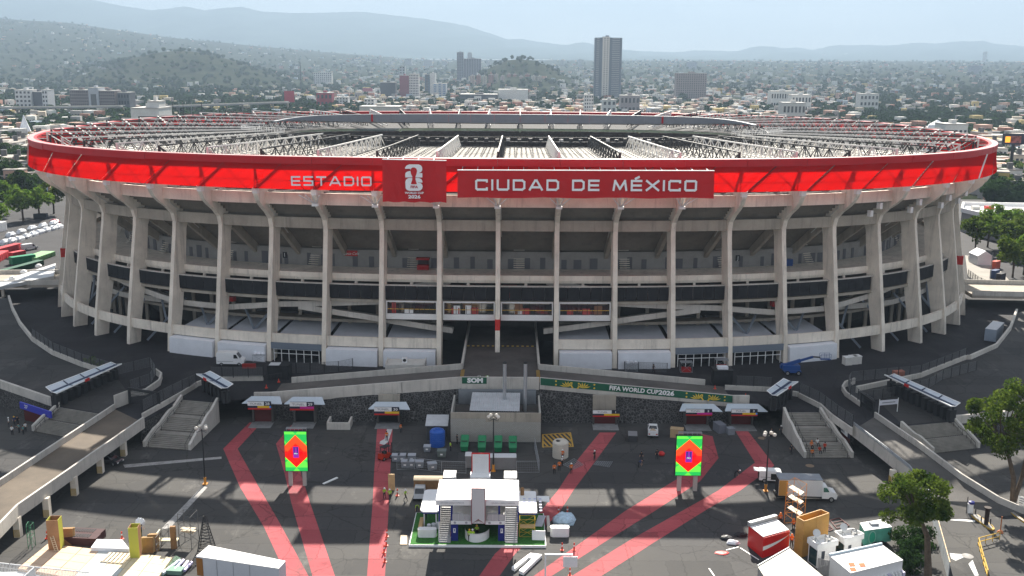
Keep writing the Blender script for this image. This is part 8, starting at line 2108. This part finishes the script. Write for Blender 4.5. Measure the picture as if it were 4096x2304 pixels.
for x, y, s, v in ((30, 835, 1.9, 3), (95, 860, 1.7, 3), (160, 850, 1.6, 3), (215, 830, 1.7, 1), (-20, 900, 1.6, 3), (20, 640, 1.9, 2), (75, 655, 1.7, 0), (120, 700, 1.8, 2), (40, 740, 1.9, 0), (95, 770, 1.6, 2), (30, 560, 1.5, 2), (100, 580, 1.4, 0), (-30, 690, 1.7, 1)):
 p = P(x, y + 25, ZC); mid_tree('%s leafy tree at the left edge, %s' % ('bright' if v == 3 else 'dark', 'by the covered cars' if y > 800 else 'lower in the dark clump' if y > 670 else 'higher in the dark clump, behind the rim'), p, s, v, 'trees at the left edge, %s' % ('bright' if v == 3 else 'dark'))
for x, y, s, v in ((3900, 1010, 1.5, 1), (3950, 990, 1.6, 3), (4010, 1005, 1.8, 3), (4070, 1030, 1.8, 1), (3990, 940, 1.5, 3), (4050, 1110, 1.6, 1), (4095, 1100, 1.5, 3), (4100, 970, 1.6, 1), (3950, 780, 1.5, 2), (3990, 800, 1.4, 0), (4040, 760, 1.3, 2)):
 mid_tree('leafy tree in the clump by the %s' % ('pale yard' if y > 900 else 'white hall'), P(x, y, ZC), s, v, 'trees on the right, by the %s' % ('yard' if y > 900 else 'hall'))
for x, y in ((K6(1150, 30)), (K6(1220, 60))): c = P(x, y, 4.6); o = tag(bpy.data.objects.new('shrub', crown_mesh('shrub', clump_set(1.2, .8, .5, .5, 6, .5, int(x)), 60, .16, LEAF, int(x))), 'small green shrub %s on the left terrace kerb' % ('left one' if y < 1455 else 'right one'), 'shrub'); o.location = c; COL.objects.link(o)
# land behind the stadium
def sm(t): t = np.clip(t, 0, 1); return t * t * (3 - 2 * t)
def hz(X, Y):
 X = np.asarray(X, float); Y = np.asarray(Y, float); u = 2048 + 4096 * X / np.maximum(Y, 1)
 top = np.interp(u, [-900, 0, 300, 650, 1000, 1300, 1700, 5000], [450, 403, 371, 278, 217, 171, 118, 135])
 f = np.clip((u - 1200) / 700, 0, 1); S = (1 - f) * sm((Y - 2500) / 5600) + f * sm((Y - 1500) / 6500)
 z = 3.0 + (top - 3) * S
 z = z + 92 * np.exp(-((u - 720) / 330) ** 2 - ((Y - 3300) / 520) ** 2) + 70 * np.exp(-(np.abs(u - 2080) / 165) ** 2.6 - ((Y - 3000) / 330) ** 2)
 return z + 1.5 * np.sin(X / 90) * np.sin(Y / 130) * np.clip((Y - 900) / 900, 0, 1)
Ys = np.concatenate([[470], np.geomspace(520, 13500, 95)]); As = np.linspace(-.85, .85, 120); g = G()
for Y in Ys:
 for a in As: g.v.append((a * Y if Y > 480 else a * 480, Y, float(hz(a * Y, Y)) if Y > 480 else 3.0))
na = len(As)
for i in range(len(Ys) - 1):
 for j in range(na - 1): k = i * na + j; g.f.append((k, k + 1, k + na + 1, k + na)); g.m.append(0)
TERR = mat('city_ground', (.018, .030, .016), .95, .4, .012, col2=(.048, .054, .034), detail=9, spec=0)
struct('terrain', g, TERR)
MT = mat('mountain_forest', (.05, .07, .06), .95, .3, .002, spec=0)
def range_(nm, label, sky, D, dz):
 g = G(); us = np.arange(sky[0][0], sky[-1][0] + 1, 14); vs = np.interp(us, [q[0] for q in sky], [q[1] for q in sky]); r = np.random.default_rng(len(sky)); rows = 9
 for i, (u, v) in enumerate(zip(us, vs)):
  t = PY(u, v + r.uniform(-1.2, 1.2), D)
  for k in range(rows): f = k / (rows - 1); Y = D - 4500 * f; g.v.append((t.x * (Y / D) ** .7, Y, t.z * (1 - f) ** 1.15 + dz * f + (34 * math.sin(i * .31 + k * 1.7) + 18 * math.sin(i * .17 - k)) * (f > 0) * (1 - f)))
 n = len(us)
 for i in range(n - 1):
  for k in range(rows - 1): o = i * rows + k; g.f.append((o, o + 1, o + rows + 1, o + rows)); g.m.append(0)
 tag(g.build(nm, MT, smooth=True), label, None, None, 'structure')
range_('mountain', 'long pale mountain range on the left and centre horizon', [(-500, -70), (0, -40), (353, -4), (480, 22), (607, 41), (680, 33), (740, 25), (817, 41), (890, 32), (966, 26), (1049, 47), (1180, 52), (1325, 50), (1460, 47), (1571, 61), (1714, 77), (1863, 102), (1957, 132), (2029, 157), (2095, 157), (2178, 171), (2261, 179), (2344, 176), (2382, 182), (2500, 199), (2700, 215), (2900, 235)], 14000, 140)
range_('mountain', 'low pale mountain range on the right horizon', [(2200, 215), (2400, 205), (2564, 204), (2700, 209), (2810, 201), (2948, 205), (3003, 190), (3075, 185), (3130, 193), (3186, 190), (3252, 199), (3335, 182), (3473, 179), (3561, 182), (3660, 171), (3749, 174), (3837, 165), (3903, 165), (3970, 174), (4096, 185), (4600, 200)], 14800, 140)
# named buildings of the city
WD = mat('window_dark', (.03, .035, .045), .2, spec=.6)
def bld(label, u0, u1, vt, Y, dp, c, rows=0, cols=0, nm='apartment_block', cat='building', grp=None, side=None, zb=None, wm=None, ww=.55, wh=.5):
 a, b = PY(u0, vt, Y), PY(u1, vt, Y); z0 = (float(hz((a.x + b.x) / 2, Y)) - 1) if zb is None else zb; z1 = a.z
 o = thing(nm, label, cat, ((a.x + b.x) / 2, Y, z0), 0, grp); m = mat('wall_%d_%d_%d' % tuple(int(x * 255) for x in c), c, .8, .08, .3)
 g = G(); g.box(a.x, Y, z0, b.x, Y + dp, z1); g.build('wall', m, o)
 g = G(); w = b.x - a.x; g.box(a.x - .15, Y - .15, z1, b.x + .15, Y + dp + .15, z1 + .8); g.build('roof', mat('roof_pale', (.42, .41, .39), .8), o)
 g = G(); g.box(a.x + w * .4, Y + dp * .3, z1 + .8, a.x + w * .62, Y + dp * .6, z1 + 3.2); g.build('roof_room', m, o)
 if rows:
  g = G(); h = (z1 - z0 - 2) / rows
  for i in range(rows):
   for j in range(cols): x = a.x + w * (j + .5 - ww / 2) / cols; z = z0 + 2 + h * (i + .5 - wh / 2); g.box(x, Y - .08, z, x + w * ww / cols, Y + .1, z + h * wh)
  tag(g.build('window_rows', wm or WD, o), kind='stuff')
 return o
WH, CRM, BRK, GRY, DRK = (.62, .62, .60), (.50, .45, .37), (.30, .14, .11), (.30, .30, .31), (.045, .05, .06)
Y = 1900; a, b = PY(2382, 150, Y), PY(2491, 150, Y); z0 = float(hz(a.x, Y)); o = thing('tall_tower', 'tall residential tower with pale central spine, highest building in the city', 'tower', (a.x, Y, z0)); w = b.x - a.x; zt = a.z; TG = mat('tower_glass', (.11, .14, .18), .3)
g = G(); g.hexa([(a.x, Y + 6, z0), (a.x + w * .36, Y, z0), (a.x + w * .36, Y + 25, z0), (a.x, Y + 25, z0)], [(a.x, Y + 6, zt), (a.x + w * .36, Y, zt), (a.x + w * .36, Y + 25, zt), (a.x, Y + 25, zt)]); g.hexa([(a.x + w * .5, Y, z0), (b.x, Y + 6, z0), (b.x, Y + 25, z0), (a.x + w * .5, Y + 25, z0)], [(a.x + w * .5, Y, zt), (b.x, Y + 6, zt), (b.x, Y + 25, zt), (a.x + w * .5, Y + 25, zt)]); g.build('wing', TG, o)
g = G(); g.box(a.x + w * .27, Y - 3, z0, a.x + w * .52, Y + 20, zt + 1.6); g.build('spine', mat('tower_spine', (.58, .56, .52), .7), o); g = G(); g.box(a.x + w * .38, Y + 2, zt + 1.6, a.x + w * .5, Y + 12, zt + 4); g.build('roof_room', TG, o)
n = 33; bal = mat('tower_balcony', (.36, .38, .40), .6)
g = G(); g.box(0, 0, 0, w * .2, .5, 1.2); mb = g.mesh('balcony', bal); g = G(); g.box(0, 0, 0, w * .28, .5, 1.2); mb2 = g.mesh('balcony', bal); g = G(); g.box(0, 0, 0, w * .055, .1, 1.2); mw = g.mesh('window', WD)
for i in range(n):
 z = (zt - z0) * (i + .4) / n; piece('balcony', mb, o, (w * .05, 4.0, z), (0, 0, -.12)); piece('balcony', mb2, o, (w * .63, 1.0, z), (0, 0, .12))
 for f in (.32, .42): piece('window', mw, o, (w * f, -3.1, z))
for args in (('dark slab tower with a lower twin at its right', 1827, 1853, 209, 3000, 25, (.15, .16, .19), 18, 3), ('lower dark tower joined to the dark slab', 1855, 1925, 235, 3005, 25, (.17, .17, .20), 15, 7), ('pale hazy tower behind the dark slab', 1870, 1888, 211, 4600, 30, GRY), ('white faced block beside the dark red one', 1636, 1674, 297, 2000, 22, (.55, .52, .50), 9, 6), ('dark red narrow block joined to the white faced one', 1598, 1634, 302, 2002, 22, (.22, .05, .07)),
    ('dark glass block with white flank left of the blue windowed one', 1699, 1718, 298, 2200, 20, (.06, .10, .14), 12, 1), ('plain white slab right of the dark glass block', 1719, 1742, 294, 2202, 20, WH), ('small tower with blue window bands', 1731, 1786, 335, 2050, 20, (.42, .46, .50), 6, 3, 'apartment_block', 'building', None, None, None, mat('blue_glass', (.04, .13, .28), .2)), ('squat black glass office block', 1521, 1582, 330, 1990, 20, DRK), ('white and blue block far behind the red one', 1597, 1620, 265, 2700, 20, (.4, .43, .46), 8, 2), ('brown apartment slab with many windows right of the tall tower', 2706, 2828, 293, 2000, 22, (.24, .20, .19), 14, 14),
    ('white office block with dark windows at the far left', 58, 121, 361, 1300, 22, (.55, .56, .57), 5, 4), ('dark wing between two white office blocks', 121, 166, 368, 1305, 20, (.10, .11, .13)), ('narrow white office block right of the dark wing', 166, 188, 361, 1302, 20, (.52, .53, .55), 5, 2), ('brown office slab, left half of the hillside pair', 277, 350, 361, 1300, 22, (.17, .14, .14), 7, 9), ('pale stair tower between two brown office slabs', 351, 391, 352, 1298, 22, (.40, .42, .46), 1, 1), ('brown office slab, right half of the hillside pair', 392, 457, 364, 1300, 22, (.17, .14, .14), 7, 8), ('low dark glass office right of the brown pair', 458, 515, 371, 1310, 22, (.09, .10, .12), 3, 5),
    ('blank white block just beyond the left rim of the stadium', 522, 634, 436, 620, 24, WH, 0, 0), ('white stair tower on the blank block beyond the rim', 588, 635, 409, 624, 12, WH, 1, 2), ('red building with billboard', 1265, 1328, 372, 1500, 18, (.30, .03, .05), 2, 4), ('white long hall in the city centre', 1993, 2112, 359, 1800, 40, WH), ('dark long warehouse beside the white hall', 1840, 1990, 378, 1780, 40, DRK), ('white stepped block at the right, upper one', 3086, 3180, 366, 1500, 22, WH, 2, 9), ('white block right of the stepped one', 3169, 3246, 381, 1380, 22, WH, 2, 6), ('wide white block above the right rim', 3133, 3224, 413, 1050, 18, (.6, .58, .55), 2, 6), ('white modern block on the right among trees', 3442, 3517, 377, 1400, 18, WH, 3, 5), ('white villa just beyond the right rim', 3782, 3873, 500, 640, 16, WH, 2, 5),
    ('white seven storey block left of the tall tower base', 2338, 2374, 380, 1300, 14, WH, 6, 4), ('white block below the tall tower', 2411, 2465, 400, 1200, 14, WH, 3, 3), ('grey concrete block right of the tall tower base', 2482, 2560, 383, 1350, 16, (.25, .24, .25), 2, 5), ('white low rise left of the black office', 1345, 1392, 390, 1500, 16, WH, 4, 4), ('white low rise with dark windows near the black office', 1456, 1496, 396, 1450, 16, WH, 3, 3), ('long pale roofed shed behind the far rim', 1437, 1597, 428, 1000, 30, (.55, .52, .46)), ('white slab hotel on the left hillside', 1254, 1326, 290, 3000, 20, WH, 6, 9), ('pale hazy tower in the far right skyline', 3940, 3950, 207, 7800, 30, GRY), ('twin hazy blocks on the right plain', 3885, 3930, 262, 4200, 30, (.2, .22, .26), 0, 0), ('hazy tower left of the right skyline', 2750, 2788, 248, 4800, 30, (.2, .22, .26))):
 bld(*args)
r = random.Random(5)
for i in range(12): u = 1880 + i * 24.5; bld('brick and beige apartment slab in the long row right of the dark towers', u, u + r.uniform(14, 21), 298 + r.uniform(-3, 8), 2600 + r.uniform(0, 80), 18, r.choice([BRK, CRM, (.42, .33, .28)]), 8, 3, grp='row of brick and beige apartment slabs')
for i in range(10): u = 2980 + i * 60 + r.uniform(-20, 20); bld('faint tower in the hazy skyline below the right mountains', u, u + r.uniform(8, 22), 230 - r.uniform(0, 16), 13000, 40, GRY, nm='distant_tower', cat='tower', grp='faint skyline under the right mountains')
for i in range(14): u = 1400 + i * 75 + r.uniform(-20, 20); bld('faint block in the hazy city below the central mountains', u, u + r.uniform(14, 36), 248 - r.uniform(0, 14), 5200, 40, (.28, .29, .30), nm='distant_block', cat='building', grp='faint blocks under the central mountains')
for lab, u0, v0, u1, v1, Y0, Y1 in (('long elevated road crossing the trees on the left', -80, 434, 492, 427, 1120, 1180), ('elevated road continuing behind the stadium rim', 640, 428, 1150, 410, 1210, 1330)):
 a, b = PY(u0, v0, Y0), PY(u1, v1, Y1); o = thing('elevated_road', lab, 'viaduct', tuple(a)); g = G(); g.beam(a, b, 14, 1.6); g.build('deck', mat('viaduct_concrete', (.26, .26, .26), .8), o); g = G(); d = (b - a)
 for i in range(9): c = a.lerp(b, i / 8); g = G(); g.box(c.x - 1, c.y - 1, 0, c.x + 1, c.y + 1, c.z - .8); g.build('pier', CONC2, o)
 for e in (-1, 1): g = G(); g.beam(a + Vector((0, 7 * e, 1.2)), b + Vector((0, 7 * e, 1.2)), .3, .9); g.build('barrier', PARA, o)
p = PY(94, 460, 800); g = G(); z0 = float(hz(p.x, 800)); g.lathe([(8.5, 0), (4.5, (p.z - z0) * .4), (1.2, (p.z - z0) * .85), (.3, p.z - z0)], (p.x, 800, z0), 10); tag(g.build('pointed_tent', TENT), 'pointed white tent among the trees on the far left', 'tent')
p = PY(3750, 480, 760); g = G(); z0 = float(hz(p.x, 760)); h = p.z - z0; g.lathe([(9, 0), (9, h * .55), (6, h * .85), (.4, h)], (p.x, 760, z0), 12); tag(g.build('shell_roof', TENT), 'pale shell roofed hall beyond the right rim', 'hall')
for lab, u, vt, Y, m in (('red advertising board on a pole left of the red building', 1156, 364, 1450, (.42, .03, .06)), ('dark video billboard with orange patches at the right edge', 4060, 535, 520, (.03, .03, .05)), ('blue and pink billboard near the black office', 1470, 352, 1900, (.35, .12, .16))):
 p = PY(u, vt, Y); z0 = float(hz(p.x, Y)); w = Y * (46 if u == 4060 else 20) / 4096; o = thing('billboard', lab, 'billboard', (p.x, Y, z0)); h = Y * (44 if Y < 1500 else 14) / 4096
 g = G(); g.box(p.x - w, Y, p.z - h, p.x + w, Y + 1, p.z); g.build('panel', mat('board_%d' % u, m, .5), o); g = G(); g.box(p.x - .7, Y + .3, z0, p.x + .7, Y + .9, p.z - h); g.build('pole', DARK, o)
 if u == 4060: g = G(); g.box(p.x - w * .8, Y - .1, p.z - h * .8, p.x - w * .35, Y, p.z - h * .25); g.build('orange_patch', emis('bill_orange', (.9, .35, .03), .6), o); g = G(); g.box(p.x - w * .3, Y - .1, p.z - h * .85, p.x + w * .6, Y, p.z - h * .2); g.build('picture', mat('bill_picture', (.3, .08, .07), .5, .8, .5), o)
for i, (u, vt, Y) in enumerate(((690, 405, 520), (715, 408, 520), (731, 406, 520), (764, 407, 520), (806, 412, 520), (870, 404, 520), (1200, 246, 2500), (1180, 200, 4200))):
 p = PY(u, vt, Y); z0 = float(hz(p.x, Y)); g = G(); g.tube([(p.x, Y, z0), (p.x, Y, p.z)], .16 if i < 6 else 1.0, 5); tag(g.build('mast', STEEL if i % 2 else DARK), ('slim flag mast behind the left rim of the stadium' if i < 6 else 'dark lattice mast on the left hillside' if i == 6 else 'thin radio mast near the left ridge'), 'mast', 'flag masts behind the left rim' if i < 6 else None)
# houses and trees of the city
R = np.random.default_rng(23)
def scatter(n, y0, y1, pw=1.0):
 u = R.uniform(-260, 4360, n * 3); t = R.uniform(0, 1, n * 3) ** pw; Y = 1 / (1 / y1 + (1 / y0 - 1 / y1) * t); X = (u - 2048) / 4096 * Y
 return u, X, Y
def vis(u, X, Y, h):
 v = 1152 - 4000 * np.tan(PITCH + np.arctan((hz(X, Y) + h - CAMZ) / Y)); lim = np.interp(u, [-300, 60, 130, 330, 540, 830, 1400, 2700, 3420, 3640, 3890, 3990, 4030, 4500], [1100, 1100, 560, 500, 480, 458, 448, 448, 480, 502, 546, 600, 1100, 1100])
 return (v < lim) & (Y > 455)
wood = lambda u, Y: np.clip(np.exp(-((u - 720) / 380) ** 2 - ((Y - 3300) / 900) ** 2) * 1.6 + 1.4 * np.exp(-(np.abs(u - 2080) / 190) ** 2.6 - ((Y - 3000) / 520) ** 2), 0, 1)
def patch(X, Y, s, k): return np.sin(X / s + k) * np.sin(Y / (s * 1.7) + 2 * k) + .6 * np.sin(X / (s * .43) - 2 * k) * np.sin(Y / (s * .6) + k)
HC = [('white', (.66, .65, .62)), ('cream', (.55, .48, .38)), ('grey', (.30, .29, .28)), ('brick', (.34, .17, .12)), ('salmon', (.50, .31, .24)), ('ochre', (.52, .40, .16)), ('pale blue', (.38, .45, .52))]
u, X, Y = scatter(9500, 470, 9000, .9); k = vis(u, X, Y, 7) & (R.uniform(0, 1, len(u)) > wood(u, Y)) & (R.uniform(-1.2, 1.2, len(u)) < patch(X, Y, 130, 1) + np.where((u > 1350) & (u < 3450), .8, np.where(u < 1100, -.25, .0)) - 0)
u, X, Y = u[k][:9500], X[k][:9500], Y[k][:9500]; n = len(u); far = np.clip((Y - 900) / 3500, 0, 1.4)
W_ = R.uniform(5, 12, n) * (1 + .35 * far); D_ = R.uniform(6, 12, n) * (1 + .3 * far); H_ = R.choice([3.5, 6, 6.5, 9, 12], n, p=[.25, .3, .25, .14, .06]) * (1 + .05 * far); C_ = R.choice(7, n, p=[.27, .18, .24, .13, .10, .04, .04]); Z_ = hz(X, Y) - .6
order = np.argsort(-(W_ * H_) / Y ** 2); NI = 285
def zone(u, Y):
 for lim, t in ((120, 'by the far left white offices'), (500, 'by the brown office slabs on the left'), (800, 'behind the left rim of the stadium'), (1180, 'left of the red billboards'), (1500, 'between the red billboards and the black office'), (1820, 'around the dark red and white block'), (2120, 'around the long white hall'), (2390, 'left of the foot of the tall tower'), (2700, 'right of the foot of the tall tower'), (3000, 'below the brown slab right of the tower'), (3300, 'around the white stepped block'), (3650, 'around the white modern block on the right'), (9999, 'at the far right')):
  if u < lim: return t + (' up front' if Y < 900 else ' farther back')
g = G(); g.box(-.5, 0, 0, .5, 1, 1); HB = {c: g.mesh('house', mat('house_%s' % nme.replace(' ', '_'), col, .85, .12, .3)) for c, (nme, col) in enumerate(HC)}
g = G(); g.box(-.52, -.02, 1.0, .52, 1.02, 1.05); HR = g.mesh('roof', mat('house_roof', (.34, .31, .28), .85, .3, .2))
g = G(); g.box(-.22, .3, 1.05, .05, .6, 1.32); HT = g.mesh('roof_tank', mat('tank_dark', (.10, .10, .10), .6))
g = G()
for j in range(3):
 for i in range(2): g.box(-.4 + j * .3, -.012, .16 + i * .46, -.22 + j * .3, .002, .40 + i * .46)
HW = g.mesh('window_rows', WD)
for i in order[:NI]:
 c = int(C_[i]); nme = HC[c][0]; zn = zone(u[i], Y[i]); sz = 'low' if H_[i] < 5 else 'two storey' if H_[i] < 8.4 else 'taller'
 o = bpy.data.objects.new('house', HB[c]); COL.objects.link(o); o.location = (X[i], Y[i], Z_[i]); o.scale = (W_[i], D_[i], H_[i]); o.rotation_euler[2] = R.choice([-.35, -.1, .12, .4])
 tag(o, '%s %s flat house %s' % (sz, nme, zn), 'house', '%s %s houses %s' % (sz, nme, zn)); piece('roof', HR, o); tag(piece('window_rows', HW, o), kind='stuff')
 if i % 2: piece('roof_tank', HT, o)
for c, (nme, col) in enumerate(HC):
 g = G()
 for i in order[NI:]:
  if C_[i] != c: continue
  g.cbox((X[i], Y[i] + D_[i] / 2, Z_[i] + H_[i] / 2), (W_[i], D_[i], H_[i]), (i % 5 - 2) * .18)
  if Y[i] < 2600:
   for q in (-.3, 0.05, .32): g.cbox((X[i] + q * W_[i], Y[i] - .06, Z_[i] + H_[i] * .55), (W_[i] * .16, .2, H_[i] * .28), 0, 1)
 tag(g.build('distant_houses', [MATS['house_%s' % nme.replace(' ', '_')], WD]), '%s houses spreading across the far city' % nme, None, None, 'stuff')
def blob(seed):
 r = random.Random(seed); g = G(); o = 0
 for ring, (rr, z) in enumerate(((.35, .12), (.95, .35), (1.0, .62), (.6, .92))):
  for q in range(7): a = 2 * math.pi * (q + .5 * (ring % 2)) / 7; w = rr * r.uniform(.7, 1.2); g.v.append((w * math.cos(a), w * math.sin(a), z * r.uniform(.85, 1.15)))
 return np.array(g.v), [(ring * 7 + q, ring * 7 + (q + 1) % 7, ring * 7 + 7 + (q + 1) % 7, ring * 7 + 7 + q) for ring in range(3) for q in range(7)] + [tuple(21 + q for q in range(7))]
BL_ = [blob(i) for i in range(5)]
u, X, Y = scatter(15000, 462, 8500, .85); k = vis(u, X, Y, 6) & (R.uniform(-1.3, 1.3, len(u)) < -.8 * patch(X, Y, 130, 1) + np.where(u < 1250, .6, np.where(u > 3250, .35, -.4)) + 2 * wood(u, Y))
u, X, Y = u[k][:15000], X[k][:15000], Y[k][:15000]; n = len(u); S_ = R.uniform(2.6, 5.6, n) * (1 + .5 * np.clip((Y - 900) / 3000, 0, 1.3)); T_ = S_ * R.uniform(1.3, 2.1, n); Z_ = hz(X, Y) - .4; order = np.argsort(-S_ * T_ / Y ** 2)
for i in order[:285]:
 v = int(i) % 3; zn = zone(u[i], Y[i]); s = S_[i] / 3.6
 o = thing('tree', '%s crowned tree %s' % (('dark', 'mid green', 'deep green')[v], zn), 'tree', (X[i], Y[i], Z_[i]), float(i % 6), '%s trees %s' % (('dark', 'mid green', 'deep green')[v], zn)); o.scale = (s, s, T_[i] / 7.2); piece('trunk', VAR[v][0], o); piece('crown', VAR[v][1], o)
for part in range(3):
 idx = order[285:][part::3]; V = []; F = []; base = 0
 for i in idx:
  bv, bf = BL_[i % 5]; V.append(bv * np.array([S_[i], S_[i], T_[i]]) + np.array([X[i], Y[i], Z_[i]])); F += [tuple(q + base for q in f) for f in bf]; base += len(bv)
 g = G(); g.v = [tuple(q) for q in np.concatenate(V)]; g.f = F; g.m = [0] * len(F)
 tag(g.build('distant_trees', LEAF2), 'dark trees filling the far city and the wooded hills', None, None, 'stuff')
# haze
g = G(); g.box(-13000, -450, -1.4, 13000, 15600, 1150)
hm = bpy.data.materials.new('haze'); hm.use_nodes = True; n, l = hm.node_tree.nodes, hm.node_tree.links; n.remove(n['Principled BSDF'])
pv = n.new('ShaderNodeVolumePrincipled'); pv.inputs['Color'].default_value = (.275, .36, .465, 1); pv.inputs['Density'].default_value = 1.2e-4; pv.inputs['Anisotropy'].default_value = .25
l.new(pv.outputs[0], n['Material Output'].inputs['Volume']); hm.cycles.homogeneous_volume = True
tag(g.build('haze', hm), 'pale blue haze over the city', None, None, 'stuff')
